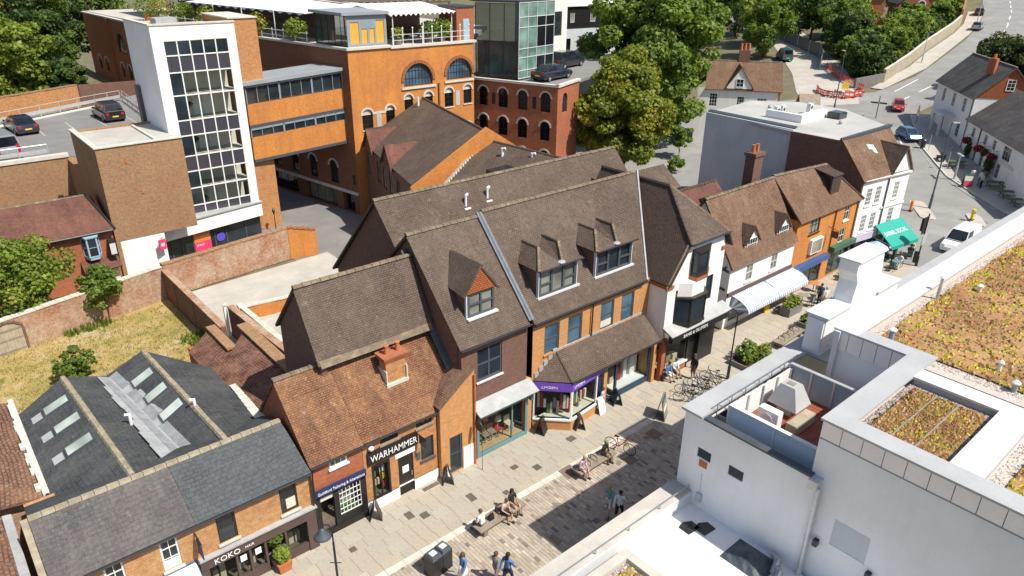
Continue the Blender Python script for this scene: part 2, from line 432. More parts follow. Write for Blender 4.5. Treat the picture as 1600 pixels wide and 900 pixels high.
courses('tile_brown',(.150,.108,.084),(.112,.080,.063),(.05,.038,.032),.165,.10,msize=.14,patch=(.185,.142,.108),patch_amt=.55,patch_scale=.45,
        specks=((.34,.31,.26),.5),bump=.8,dist=.02,blend=.5,streak=(.085,.064,.053),streak_amt=.5)
courses('tile_brown_dark',(.12,.082,.064),(.085,.06,.048),(.03,.024,.02),.165,.10,msize=.14,patch=(.10,.072,.055),patch_amt=.5,patch_scale=.5,bump=.8,dist=.02,blend=.45)  # darker copy of the brown tile; carries shade on slopes turned from the sun
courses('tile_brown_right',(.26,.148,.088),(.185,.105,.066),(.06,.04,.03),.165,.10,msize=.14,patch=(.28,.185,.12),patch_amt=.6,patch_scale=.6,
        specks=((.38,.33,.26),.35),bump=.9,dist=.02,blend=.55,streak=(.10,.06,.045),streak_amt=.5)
courses('tile_red',(.28,.125,.065),(.19,.085,.048),(.07,.035,.024),.165,.10,msize=.14,patch=(.34,.185,.09),patch_amt=.7,patch_scale=.6,
        specks=((.46,.36,.22),.6),bump=.9,dist=.022,blend=.75,streak=(.13,.07,.05),streak_amt=.75)
courses('tile_plum',(.20,.085,.06),(.15,.06,.048),(.06,.035,.03),.165,.10,msize=.14,patch=(.25,.12,.08),patch_amt=.6,patch_scale=.5,bump=.8,dist=.02,blend=.5,
        streak=(.09,.055,.048),streak_amt=.6)
courses('tile_old',(.25,.135,.09),(.17,.085,.06),(.06,.04,.03),.26,.16,msize=.16,patch=(.33,.19,.11),patch_amt=.6,bump=.9,dist=.03,blend=.6,specks=((.5,.42,.3),.5))
courses('tile_hung',(.47,.15,.05),(.38,.11,.04),(.20,.06,.025),.165,.11,msize=.18,bump=.9,dist=.02,blend=.35)
courses('slate_grey',(.118,.11,.108),(.10,.094,.092),(.065,.062,.062),.30,.20,msize=.07,patch=(.17,.15,.14),patch_amt=.7,patch_scale=.4,bump=.5,dist=.012,blend=.5,
        specks=((.3,.29,.26),.4),streak=(.075,.075,.075),streak_amt=.6)
courses('slate_blue',(.088,.095,.099),(.074,.081,.085),(.048,.053,.056),.30,.20,msize=.07,patch=(.11,.125,.13),patch_amt=.6,patch_scale=.4,bump=.5,dist=.012,blend=.45,
        specks=((.26,.26,.24),.3))
courses('slate_dark',(.058,.064,.068),(.045,.05,.054),(.022,.025,.028),.30,.20,msize=.07,patch=(.10,.105,.105),patch_amt=.6,patch_scale=.55,bump=.5,dist=.012,blend=.5,
        specks=((.25,.25,.24),.35),streak=(.12,.115,.105),streak_amt=.45)
plain('ridge_tile',(.20,.155,.11),.9,.35,2.5,.3,stain=(.33,.27,.16),stain_amt=.7)
plain('ridge_dark',(.09,.065,.05),.9,.3,3,.3)
plain('ridge_mossy',(.36,.31,.22),.9,.35,2.5,.3,stain=(.20,.18,.12),stain_amt=.6)
plain('lead',(.33,.36,.39),.5,.25,2,.2,stain=(.5,.52,.53),stain_amt=.5)
plain('lead_pale',(.40,.415,.42),.6,.22,1.6,.2,stain=(.33,.34,.34),stain_amt=.6)
plain('lead_mid',(.30,.32,.33),.5,.25,2,.2)
plain('lead_gutter',(.14,.17,.20),.5,.25,2,.2)
courses('brick_shade',(.25,.115,.062),(.19,.085,.05),(.22,.14,.09),.225,.075,patch=(.18,.085,.05),bump=.3,blend=.3)  # the orange brick with the side wall's shade put into its colour
plain('lead_dark',(.07,.085,.10),.45,.25,2,.2)
plain('mortar',(.62,.59,.53),.9,.2,4,.3)
plain('render_white',(.86,.85,.82),.85,.06,.5,.12,stain=(.66,.65,.61),stain_amt=.4,streak=.1)
plain('render_cool',(.84,.845,.85),.85,.06,.5,.1,stain=(.62,.63,.65),stain_amt=.35,streak=.09)
plain('render_grey',(.56,.60,.62),.85,.07,.35,.1,stain=(.40,.43,.44),stain_amt=.5,streak=.14)
plain('render_cream',(.72,.71,.66),.85,.08,.7,.1,stain=(.58,.56,.50),stain_amt=.5,streak=.25)
plain('stone_pale',(.60,.57,.50),.85,.12,1.5,.2,stain=(.42,.39,.33),stain_amt=.5)
plain('concrete_pale',(.50,.47,.42),.9,.16,.7,.25,stain=(.62,.59,.53),stain_amt=.6)
plain('concrete_light',(.47,.45,.405),.9,.16,.6,.2,stain=(.36,.34,.30),stain_amt=.7)
plain('coping_grey',(.42,.43,.435),.6,.12,.8,.05,stain=(.42,.44,.46),stain_amt=.4)
plain('coping_white',(.62,.63,.64),.6,.06,.8,.05)
plain('panel_beige',(.93,.88,.83),.55,.06,.6,.04)
plain('louvre_pale',(.66,.70,.73),.5,.05,1)
plain('asphalt',(.26,.258,.245),.95,.14,.35,.25,fine=40,stain=(.33,.325,.305),stain_amt=.6)
plain('asphalt_dark',(.13,.13,.128),.95,.16,.5,.25,fine=40,stain=(.18,.178,.17),stain_amt=.6)
plain('deck_asphalt',(.21,.205,.20),.95,.14,.4,.25,fine=30,stain=(.28,.27,.255),stain_amt=.6)
plain('patch_concrete',(.46,.43,.38),.95,.14,.5,.2,stain=(.34,.32,.28),stain_amt=.7)
plain('road_paint',(.72,.71,.66),.8,.12,4)
plain('road_paint_worn',(.45,.44,.40),.8,.2,5)
plain('earth',(.17,.15,.09),.95,.3,.5,.3,stain=(.10,.12,.04),stain_amt=.7)
plain('bed_joint',(.33,.285,.225),.95,.25,1.2,.2)
colattr('setts',.85,.22,9); colattr('flags',.85,.14,7,.2)
plain('frame_white',(.78,.78,.76),.5,.05,3); plain('frame_grey',(.075,.09,.105),.45,.15,3)
plain('frame_steel',(.25,.30,.34),.45,.1,2); plain('frame_dark',(.035,.03,.028),.45,.2,3); plain('frame_brown',(.10,.068,.06),.5,.15,2)
plain('frame_blue',(.02,.055,.10),.4,.12,2); plain('frame_teal',(.13,.255,.27),.5,.1,2); plain('teal_dark',(.06,.14,.16),.5,.1,2)
plain('frame_pale',(.62,.63,.63),.5,.06,2); plain('frame_sky',(.33,.49,.60),.5,.1,2); plain('purple',(.17,.075,.48),.5,.08,2)
plain('black_paint',(.018,.017,.018),.4,.2,3); plain('black_metal',(.025,.026,.028),.4,.2,4,spec=.5); plain('cover_iron',(.13,.11,.09),.7,.3,5); plain('steel',(.48,.50,.52),.35,.12,3,metal=.7)
plain('galv',(.55,.57,.58),.45,.12,3,metal=.4); plain('spandrel',(.055,.055,.068),.3,.12,.8,spec=.5)
plain('navy',(.02,.035,.12),.5,.1,2); plain('blue_fascia',(.045,.10,.26),.5,.1,2); plain('green_fascia',(.05,.13,.09),.5,.1,2)
plain('awning_green',(.015,.32,.26),.7,.06,1); plain('awning_white',(.76,.77,.79),.8,.05,1); plain('awning_blue',(.24,.31,.50),.8,.06,1); plain('lilac',(.52,.46,.56),.7,.06,1)
plain('white_letters',(.82,.82,.80),.6,.03); plain('pale_letters',(.56,.66,.68),.6,.03); plain('yellow_plate',(.75,.55,.03),.5,.05); plain('white_plate',(.8,.8,.78),.5,.05)
plain('timber',(.30,.25,.19),.8,.25,2.5,.3); plain('timber_dark',(.12,.08,.055),.75,.25,2.5,.3); plain('timber_pale',(.42,.36,.27),.85,.25,2.5,.3)
plain('terracotta',(.50,.17,.06),.8,.15,3); plain('orange_pot',(.70,.20,.03),.7,.1,3); plain('rust',(.22,.15,.11),.8,.2,3,.2)
plain('quarry_tile',(.30,.085,.05),.7,.25,1.5,.2)
plain('red_plastic',(.62,.06,.03),.5,.1,3); plain('yellow_plastic',(.75,.52,.02),.5,.08,3); plain('red_sign',(.65,.045,.035),.5,.06); plain('orange_sign',(.78,.20,.05),.5,.06)
plain('pink_sign',(.72,.05,.16),.5,.06); plain('violet_sign',(.10,.08,.55),.5,.06)
plain('white_membrane',(.80,.80,.80),.7,.05,.4,.1,stain=(.68,.68,.68),stain_amt=.6)
plain('grey_roof',(.42,.42,.40),.9,.14,.35,.2,stain=(.52,.51,.48),stain_amt=.6)
plain('dark_roof',(.045,.055,.065),.6,.15,1,.1); plain('steel_roof',(.30,.33,.35),.5,.12,.8,.1)
plain('blind_pale',(.66,.63,.52),.9,.12,6); plain('blind_orange',(.72,.36,.05),.8,.08,2); plain('interior',(.16,.13,.10),.9,.3,2); plain('interior_pale',(.74,.71,.60),.9,.15,1); plain('shop_floor',(.50,.36,.20),.7,.2,2)
plain('cloth_cream',(.62,.53,.40),.9,.15,5); plain('cloth_red',(.40,.04,.04),.9,.15,5); plain('cloth_yellow',(.72,.45,.02),.7,.1,4); plain('cloth_green',(.10,.22,.05),.9,.15,5)
plain('canopy_white',(.80,.80,.80),.8,.04,1); plain('gravel_pale',(.60,.53,.48),.95,.35,18,.5,fine=60)
m, t, b, N, L = nodes('dry_grass'); o = N.new("ShaderNodeTexCoord").outputs["Object"]
n1 = _noise(t,o,.38,6,.65); n2 = _noise(t,o,.9,5,.7); n3 = _noise(t,o,9,4,.7)
c = _ramp(t,n1.outputs[0],[(.28,(.19,.195,.045)),(.40,(.33,.26,.08)),(.54,(.43,.315,.12)),(.66,(.50,.41,.27))]).outputs[0]
c = _mix(t,c,(.13,.17,.035),_ramp(t,n2.outputs[0],[(.54,(0,0,0)),(.66,(.8,)*3)]).outputs[0]); c = _mix(t,c,_ramp(t,n3.outputs[0],[(.3,(.6,)*3),(.7,(1.15,)*3)]).outputs[0],1.0,'MULTIPLY')
L.new(c,b.inputs["Base Color"]); b.inputs["Roughness"].default_value = .95; _bump(t,b,n3.outputs[0],.5,.05)
plain('car_black',(.012,.013,.02),.25,.1,2,spec=.6,coat=.8); plain('car_navy',(.018,.022,.04),.25,.1,2,spec=.6,coat=.8); plain('car_silver',(.38,.41,.45),.3,.06,2,metal=.35,coat=.6)
plain('car_red',(.42,.018,.02),.25,.08,2,coat=.8); plain('car_blue',(.03,.11,.30),.25,.08,2,coat=.8); plain('car_white',(.78,.79,.80),.3,.03,2,coat=.6); plain('car_teal',(.01,.13,.13),.3,.08,2,coat=.5)
plain('tyre',(.016,.016,.016),.8,.2,6); plain('rim',(.45,.46,.48),.35,.1,6,metal=.6); plain('lamp_red',(.45,.02,.02),.25,.05); plain('lamp_clear',(.75,.75,.72),.15,.05)
plain('bark',(.10,.078,.055),.95,.35,3,.6); leafmat('leaf')
plain('planter_grey',(.20,.19,.175),.85,.2,2); plain('soil',(.06,.045,.03),.95,.3,5,.4)
glassmat('glass_dark'); glassmat('glass_black',(.008,.01,.012),.08); glassmat('glass_blue',(.06,.11,.16),.05); glassmat('glass_green',(.15,.245,.215),.06); glassmat('glass_pale',(.20,.205,.175),.1)
glassmat('glass_shop',(.012,.016,.018),.04,clear=.82,tint=(.92,.97,.95)); glassmat('glass_tint',(.03,.045,.055),.05,clear=.35); glassmat('skylight',(.42,.47,.42),.2)
glassmat('car_glass',(.015,.02,.025),.05)

# ---------------------------------------------------------------- ground, roads, pavements
def sheet(name,pts,mat,dz=0.0,n=1):
    """an outline laid on the hill; long outlines are cut across so they follow it"""
    m = MB(); P = [Vector((x,y)) for x,y in pts]
    m.poly([(p.x,p.y,T(p.x)+dz) for p in P]); return struct(m,name,mat)
def strip(name,left,right,mat,dz,kind='structure'):
    m = MB()
    for i in range(len(left)-1):
        k = max(1,int((Vector(left[i+1])-Vector(left[i])).length/4))
        for j in range(k):
            q = []
            for side, t in ((right,j/k),(right,(j+1)/k),(left,(j+1)/k),(left,j/k)):
                a, b = Vector(side[i]), Vector(side[i+1]); p = a.lerp(b,t); q.append((p.x,p.y,T(p.x)+dz))
            m.poly(q)
    return struct(m,name,mat)
m = MB()
xs = [-900,-300,-60,0,30,60,85] + list(range(88,130,3)) + list(range(130,300,8)) + [320,360,420,600]; ys = [-500,-150,-40,0,20,40,60,80,110,150,220,400,900]
vi = {}
for x in xs:
    for y in ys: vi[x,y] = len(m.v); m.v.append((x,y,T(min(x,360))-.06))
for i in range(len(xs)-1):
    for j in range(len(ys)-1):
        m.f.append((vi[xs[i],ys[j]],vi[xs[i+1],ys[j]],vi[xs[i+1],ys[j+1]],vi[xs[i],ys[j+1]])); m.c.append(None)
struct(m,'ground','earth')
# carriageway of the junction and the hill road
KL = [(116,43.6),(113.5,42.3),(103,36.5),(93.5,29.5),(84.4,19.3),(80,8),(76,-10)]          # kerb in front of the inn
strip('junction_road',[(140,53.4),(126,54),(118,60),(108,66),(92,70),(70,72),(64,60),(63.4,40),(63.5,20),(63.5,-12)],[(140,43),(126,43.6),(116,43.6),(113.5,42.3),(103,36.5),(98,33),(93.5,29.5),(89,24.5),(84.4,19.3),(76,-10)],'asphalt',-.03)
strip('hill_road',[(138,53.2),(151,55),(176,59),(193,63),(212,68.5),(300,104)],[(138,43.2),(150,44),(175,47),(193,51),(214,57),(304,86)],'asphalt',-.02)
strip('side_lane',[(112,58),(119,64),(131,72),(146,84),(165,100)],[(118,52.5),(125,56.5),(138,65),(152,77),(170,93)],'patch_concrete',-.008)
strip('hill_pavement',[(128,55.6),(146,57.3),(161,60.3),(182,63.6),(193,66.1),(210,71.6)],[(128,53.6),(146,54.4),(161,56.9),(182,60.6),(193,63.1),(212,68.6)],'patch_concrete',.10)
strip('pub_pavement',KL,[(124,36),(121,32),(111,26),(101,18),(94,10),(90,0),(86,-12)],'patch_concrete',.09)
mk = MB()
for (x0,y0), (x1,y1) in zip(KL,KL[1:]):
    d = Vector((x1-x0,y1-y0)); k = max(1,int(d.length/1.0)); w = Vector((d.y,-d.x)).normalized() * .15
    for j in range(k):
        a = Vector((x0,y0)) + d * (j/k); b = Vector((x0,y0)) + d * ((j+.97)/k); za, zb = T(a.x), T(b.x)
        mk.hexa([(a.x,a.y,za-.1),(b.x,b.y,zb-.1),(b.x+w.x,b.y+w.y,zb-.1),(a.x+w.x,a.y+w.y,za-.1),
                 (a.x,a.y,za+.11),(b.x,b.y,zb+.11),(b.x+w.x,b.y+w.y,zb+.11),(a.x+w.x,a.y+w.y,za+.11)])
struct(mk,'kerb','stone_pale')
def dash(f_pts,w,mat='road_paint',name='road_marking',dz=.004):
    m = MB()
    for (x0,y0), (x1,y1) in f_pts:
        d = Vector((x1-x0,y1-y0)).normalized() * w / 2; n_ = Vector((-d.y,d.x))
        m.poly([(x0-n_.x,y0-n_.y,T(x0)+dz),(x1-n_.x,y1-n_.y,T(x1)+dz),(x1+n_.x,y1+n_.y,T(x1)+dz),(x0+n_.x,y0+n_.y,T(x0)+dz)])
    return struct(m,name,mat)
cl = [(122,48.4),(138,48.6),(151,49.8),(176,53.2),(193,57.2),(213,63),(302,95)]; ds = []
for (x0,y0), (x1,y1) in zip(cl,cl[1:]):
    L_ = math.hypot(x1-x0,y1-y0); k = max(1,int(L_/7))
    ds += [((x0+(x1-x0)*j/k,y0+(y1-y0)*j/k),(x0+(x1-x0)*(j+.55)/k,y0+(y1-y0)*(j+.55)/k)) for j in range(k)]
dash(ds,.25)
dash([((82.5,24.0),(86.5,27)),((88,28.2),(92.3,31.6)),((94,33),(99,36.6)),((101,38),(107,41.6)),((74,27),(78,28.6)),((128,51.6),(138,52.2))],.22)
dash([((84,20.2),(93,30)),((93,30),(103,37.2)),((103,37.2),(113,43))],.1,'road_paint_worn',dz=.003)
# dark resurfaced band across the junction
def band(name,pts,w,mat,dz):
    l = []; r = []
    for i, p in enumerate(pts):
        a = Vector(pts[max(0,i-1)]); b = Vector(pts[min(len(pts)-1,i+1)]); n_ = (b-a).normalized(); n_ = Vector((-n_.y,n_.x)) * w / 2
        l.append((p[0]+n_.x,p[1]+n_.y)); r.append((p[0]-n_.x,p[1]-n_.y))
    return strip(name,l,r,mat,dz)
band('resurfaced_strip',[(100,40),(94,36),(88,31.5),(83,26.6),(80,21)],1.7,'asphalt_dark',-.018)
# two refuges in the junction
isl = MB()
for cx, cy, l_, w_, a_ in ((79.6,26.6,6.2,1.5,34),(80.6,21.8,3.8,1.3,30)):
    ca, sa = math.cos(R_(a_)), math.sin(R_(a_))
    pts = [(cx+ca*x-sa*y,cy+sa*x+ca*y) for x,y in [(-l_/2,-w_*.3),(-l_/2+.5,-w_/2),(l_/2-.5,-w_/2),(l_/2,-w_*.3),(l_/2,w_*.3),(l_/2-.5,w_/2),(-l_/2+.5,w_/2),(-l_/2,w_*.3)]]
    isl.prism(pts,-.1,.11)
struct(isl,'traffic_island','patch_concrete')

# pedestrian street: beds, then each stone
sheet('street_bed',[(-30,5),(63.5,5),(63.5,24.5),(-30,24.5)],'bed_joint',-.012)
def rank(pieces):
    """the pieces that show largest first"""
    def k(p):
        x, y, q = pix((p[0],p[1],0)); inside = -10 < x < 1610 and -10 < y < 910
        return (0 if inside else 1,q)
    return sorted(pieces,key=k)
SETT = [(.43,.375,.305),(.46,.40,.32),(.40,.35,.285),(.44,.375,.295),(.48,.43,.355),(.38,.335,.28),(.22,.19,.16),(.26,.22,.18),(.33,.28,.225)]
def sett_col():
    k = rng.random(); c = SETT[rng.randrange(6)] if k < .90 else SETT[6+rng.randrange(3)]
    j = rng.uniform(.9,1.1); return tuple(v*j for v in c)
def stone(m,x,y,w,l,z,col):
    e = .008; b = -.011
    vs = [(x,y,b),(x+w,y,b),(x+w,y+l,b),(x,y+l,b),(x+e,y+e,z),(x+w-e,y+e,z),(x+w-e,y+l-e,z),(x+e,y+l-e,z)]
    m.mesh(vs,[(4,5,6,7),(0,1,5,4),(1,2,6,5),(2,3,7,6),(3,0,4,7)],col)
pav = tag(sheet('paving',[(-30,4.5),(63.5,4.5),(63.5,24.5),(-30,24.5)],'bed_joint',-.02),None)
def lay(pieces,parent,part,restname,mat):
    """nearest 300 stones as parts, the rest one part"""
    P = rank(pieces); rest = MB(); proto = {}
    for i, (x,y,w,l,c) in enumerate(P):
        z = rng.uniform(.0,.006)
        if i < 300:
            key = (round(w,3),round(l,2),int(c[0]*24))
            if key not in proto:
                q = MB(); stone(q,0,0,w,l,0,c); proto[key] = q.data(part,mat)
            o = bpy.data.objects.new(part,proto[key]); C.objects.link(o); o.parent = parent; o.location = (x,y,z)
        else: stone(rest,x,y,w,l,z,c)
    o = rest.build(restname,mat,parent); stuff(o)
pcs = []
x = -8.0
while x < 28.4:
    w = .165; y = 11.4 - rng.uniform(0,.3)
    while y < 20.35:
        l = rng.choice((.26,.30,.34,.40)); l = min(l,20.4-y)
        if l > .08: pcs.append((x,y,w-.012,l-.012,sett_col()))
        y += l
    x += w
lay(pcs,pav,'paving_sett','paving_setts','setts')
pcs = []
FLAG = [(.43,.385,.31),(.445,.40,.325),(.415,.375,.31),(.435,.40,.335),(.455,.41,.325),(.41,.38,.325),(.44,.385,.30),(.42,.395,.335)]
def rows(x0,x1,y0,y1,hh):
    y = y0
    while y < y1 - .05:
        h = min(rng.choice(hh),y1-y); x = x0 - rng.uniform(0,.5)
        while x < x1:
            w = rng.choice((.62,.75,.9,1.05)); xa, xb = max(x,x0), min(x+w,x1)
            if xb - xa > .1:
                j = rng.uniform(.97,1.03); c = rng.choice(FLAG)
                pcs.append((xa,y,xb-xa-.012,h-.012,tuple(v*j for v in c)))
            x += w
        y += h
rows(-8,28.4,20.75,24.45,(.45,.6,.6))
rows(28.4,63.4,11.5,24.45,(.45,.6,.75))
lay(pcs,pav,'paving_flag','paving_flags','flags')
ks = MB()
x = -8.0
while x < 28.3:
    ks.box(x,x+.88,20.36,20.73,-.011,rng.uniform(.0,.006)); x += .9
o = ks.build('channel_stones','stone_pale',pav); stuff(o)
for k, (u,v,a,b) in enumerate(((13.35,22.6,.35,.5),(13.9,22.2,.4,.4),(16.35,21.7,.35,.55),(17.9,21.0,.3,.3),(19.4,22.2,.4,.3),(21.1,19.9,.85,.8),(15.0,24.05-.3,.9,.25),
                                      (20.3,21.4,.4,.4),(23.3,22.0,.5,.4),(10.3,22.5,.3,.3),(27.0,19.2,.75,.75),(43.2,20.6,.5,.5),(24.4,18.6,.6,.6))):
    q = MB(); q.box(u,u+a,v,v+b,-.005,.0125); q.box(u+.04,u+a-.04,v+.04,v+b-.04,.0125,.0155)
    q.build('access_cover','rust' if k in (5,10,12) else 'cover_iron',pav)
# ---------------------------------------------------------------- the near side of the street, left to right
def gable_roof_quads(u0,u1,ve,ze,vr,zr,vb,zb,o=.0):
    return [[(u0,ve,ze),(u1,ve,ze),(u1,vr,zr),(u0,vr,zr)],[(u0,vr,zr),(u1,vr,zr),(u1,vb,zb),(u0,vb,zb)]]
def end_wall(mb,u,prof,d=.25):                      # gable end: outline (v, z) at u, d thick towards +u
    v0 = min(v for v,z in prof); prof = [(v+(.012 if v==v0 else 0),z) for v,z in prof]
    vs = [(u,v,z) for v,z in prof] + [(u+d,v,z) for v,z in prof]; k = len(prof)
    mb.mesh(vs,[tuple(range(k)),tuple(range(2*k-1,k-1,-1))]+[(i,i+k,(i+1) % k+k,(i+1) % k) for i in range(k)])

# --- long slate-roofed shop, bottom left
b = thing('slate_roofed_shop','long low brick shop, grey slate roof, brown shopfront reading KOKO HAIR','building',(5,24,0))
f = F(0,23.9); m = MB()
ops = [(5.45,6.2,2.5,3.9),(8.05,8.8,2.5,3.9),(3.35,4.0,2.45,3.9),(1.45,2.1,2.45,3.9)]
wall(m,f,-.1,9.5,2.3,4.06,ops); end_wall(m,9.3,[(23.9,0),(28.4,0),(28.4,4.1),(26.42,5.05),(23.9,3.9)],.2); end_wall(m,-.1,[(23.9,0),(28.4,0),(28.4,4.1),(26.42,5.05),(23.9,3.9)],.2)
wall(m,f,-.1,4.55,0,2.3); m.box(-.1,9.5,28.8,29,0,4.2)
m.build('wall','brick_yellow',b)
window(f,b,5.45,6.2,2.5,3.9,'frame_dark','glass_dark',1,2,.07,sill='stone_pale'); window(f,b,8.05,8.8,2.5,3.9,'frame_dark','glass_dark',1,2,.07,sill='stone_pale',curtain=('blind_pale',.35,.95,.08,.45))
window(f,b,3.35,4.0,2.45,3.9,'frame_white','glass_dark',2,3,.07,sill='stone_pale',curtain=('frame_white',.05,.95,.05,.28)); window(f,b,1.45,2.1,2.45,3.9,'frame_white','glass_dark',2,3,.07,sill='stone_pale')
ze = 4.2; zr = 5.3; vr = 26.42
roof(b,[[(-.1,23.72,4.1),(4.7,23.72,4.1),(4.7,vr,zr),(-.1,vr,zr)]],'slate_grey',name='roof_slope'); roof(b,[[(4.71,23.72,4.1),(9.45,23.72,4.1),(9.45,vr,zr),(4.71,vr,zr)]],'slate_blue',name='roof_slope')
roof(b,[[(-.1,vr,zr),(9.45,vr,zr),(9.45,28.6,4.35),(-.1,28.6,4.35)]],'slate_dark',name='rear_slope')
ridge((-.1,vr,zr+.02),(9.45,vr,zr+.02),b,'ridge_mossy',.14)
gutter(F(0,23.66),-.1,9.45,0,4.07,b); pipe([(9.42,23.8,4.0),(9.42,23.8,2.3)],b)
m = MB(); m.slab([(-.34,23.6,4.15),(-.12,23.6,4.15),(-.12,vr,zr+.05),(-.34,vr,zr+.05)],.2); m.build('verge','ridge_mossy',b)
# shopfront
m = MB(); m.fbox(f,4.55,9.45,-.1,.16,1.72,2.22); m.fbox(f,4.55,4.85,-.1,.13,0,1.72); m.fbox(f,9.0,9.45,-.1,.13,0,1.72); m.fbox(f,4.85,7.15,-.1,.07,0,.45); m.fbox(f,8.05,9.0,-.1,.07,0,.45)
for a in (5.9,6.45,7.1,8.0): m.fbox(f,a,a+.1,-.08,.08,.0,1.72)
m.build('shopfront','frame_brown',b)
m = MB(); m.fbox(f,4.5,9.5,-.1,.24,2.22,2.3); m.build('cornice','lead_pale',b)
for a0, a1 in ((4.85,5.9),(6.0,6.45),(6.55,7.1),(8.1,9.0)):
    m = MB(); m.poly([f.p(a0,-.03,.45),f.p(a1,-.03,.45),f.p(a1,-.03,1.72),f.p(a0,-.03,1.72)]); m.build('pane','glass_shop',b)
m = MB(); m.fbox(f,7.2,8.0,-.6,-.55,0,1.72); m.build('door','frame_brown',b)
m = MB(); m.fbox(f,4.8,9.0,-1.9,-1.8,0,2.2); m.fbox(f,4.8,9.0,-1.9,-.1,.02,.06); m.build('interior','interior',b)
for a in (6.1,6.72): q = MB(); q.fbox(f,a,a+.26,-.028,-.02,1.1,1.42); q.build('notice','white_plate',b)
q = MB()
for a, h in ((5.1,.7),(5.4,.95),(6.15,.6),(6.7,.62),(8.4,.75),(8.7,.62)): q.fbox(f,a,a+.22,-.9,-.7,.1,h)
q.build('display','cloth_cream',b)
text('KOKO',F(0,23.72),5.05,1.83,.36,'white_letters',b,name='lettering'); text('HAIR',F(0,23.72),6.3,1.9,.17,'white_letters',b)
m = MB(); m.tube([f.p(4.62,.0,3.6),f.p(4.62,.75,3.55)],.03); m.tube([f.p(4.62,.0,2.6),f.p(4.62,.72,3.5)],.022); m.build('sign_bracket','black_metal',b)
m = MB(); m.fbox(f,4.6,4.64,.1,.7,2.75,3.4); m.build('hanging_sign','navy',b)
q = thing('canopy','pale awning with blue edges folded out over the pavement left of the brown shopfront','awning',(3.7,23.5,2.0))
m = MB(); m.slab([f.p(3.1,.95,1.72),f.p(4.45,.95,1.72),f.p(4.45,.05,2.28),f.p(3.1,.05,2.28)],.03); m.build('cloth','awning_white',q)
m = MB(); m.slab([f.p(4.46,.98,1.45),f.p(4.46,.02,1.3),f.p(4.46,.02,2.3),f.p(4.46,.98,1.74)],.03); m.tube([f.p(3.1,.05,2.3),f.p(4.45,.05,2.3)],.04); m.build('cheek','blue_fascia',q)
# --- slate workshop with two parallel gables
b = thing('slate_workshop','workshop with two parallel dark slate roofs and a lead-covered valley between them','building',(5,32,0))
m = MB(); m.prism([(1.05,28.5),(9.1,28.5),(9.1,35),(7.0,36.8),(5.2,37.0),(1.05,36.0)],0,4.0); m.build('wall','brick_old',b)
zr, zv = 5.05, 4.2
S1 = [(.85,28.6,4.15),(3.5,27.0,zr),(2.98,36.8,zr),(.78,36.1,4.15)]
def up(q):  # order so the face looks up
    P = [Vector(p) for p in q]; n = (P[1]-P[0]).cross(P[2]-P[0]); return q if n.z > 0 else q[::-1]
roof(b,[up(S1)],'slate_dark',name='roof_slope'); roof(b,[up([(3.5,27.0,zr),(5.75,28.2,zv),(4.85,37.2,zv),(2.98,36.8,zr)])],'slate_dark',name='roof_slope')
roof(b,[up([(5.75,28.2,zv),(7.2,26.8,zr),(6.72,37.1,zr),(4.85,37.2,zv)])],'slate_dark',name='roof_slope'); roof(b,[up([(7.2,26.8,zr),(9.3,28.4,4.15),(9.25,34.7,4.15),(6.72,37.1,zr)])],'slate_dark',name='roof_slope')
ridge((3.5,27.0,zr+.02),(2.98,36.8,zr+.02),b,'ridge_mossy',.15); ridge((7.2,26.8,zr+.02),(6.72,37.1,zr+.02),b,'ridge_mossy',.15)
r2 = random.Random(5); f0, f1 = Vector((5.8,27.75,4.24)), Vector((4.9,36.9,4.22))          # lead sheets stepping down the valley, wider at the front
for k in range(7):
    t0, t1 = k / 7, (k+.985) / 7; c0, c1 = f0.lerp(f1,t0), f0.lerp(f1,t1); w0 = 1.02 - .085 * k
    for s in (-1,1):
        w = w0 * (.95 if s<0 else .8) + r2.uniform(-.06,.08); rise_ = .48 * w
        q = MB(); q.slab(up([(c0.x,c0.y,c0.z+.02),(c0.x+s*w,c0.y,c0.z+rise_+.035),(c1.x+s*w,c1.y,c1.z+rise_+.035),(c1.x,c1.y,c1.z+.02)]),.025); q.build('lead_sheet','lead_pale',b)
        q = MB(); q.slab(up([(c0.x+s*.05,c0.y,c0.z+.06),(c0.x+s*.4,c0.y,c0.z+.25),(c1.x+s*.4,c1.y,c1.z+.235),(c1.x+s*.05,c1.y,c1.z+.055)]),.02); q.build('lead_sheet','lead_mid',b)
def on_slope(u,v,left):                              # height of the slopes that carry rooflights
    r, e = (Vector((3.5,27.0,zr)),Vector((.85,28.6,4.15))) if left else (Vector((7.2,26.8,zr)),Vector((5.75,28.2,zv)))
    ru = 3.5 + (2.98-3.5) * (v-27) / 9.8 if left else 7.2 + (6.72-7.2) * (v-26.8) / 10.3
    eu = .82 if left else 5.75 + (4.85-5.75) * (v-28.2) / 9
    t = (ru-u) / (ru-eu); return zr + ((4.15 if left else zv)-zr) * t
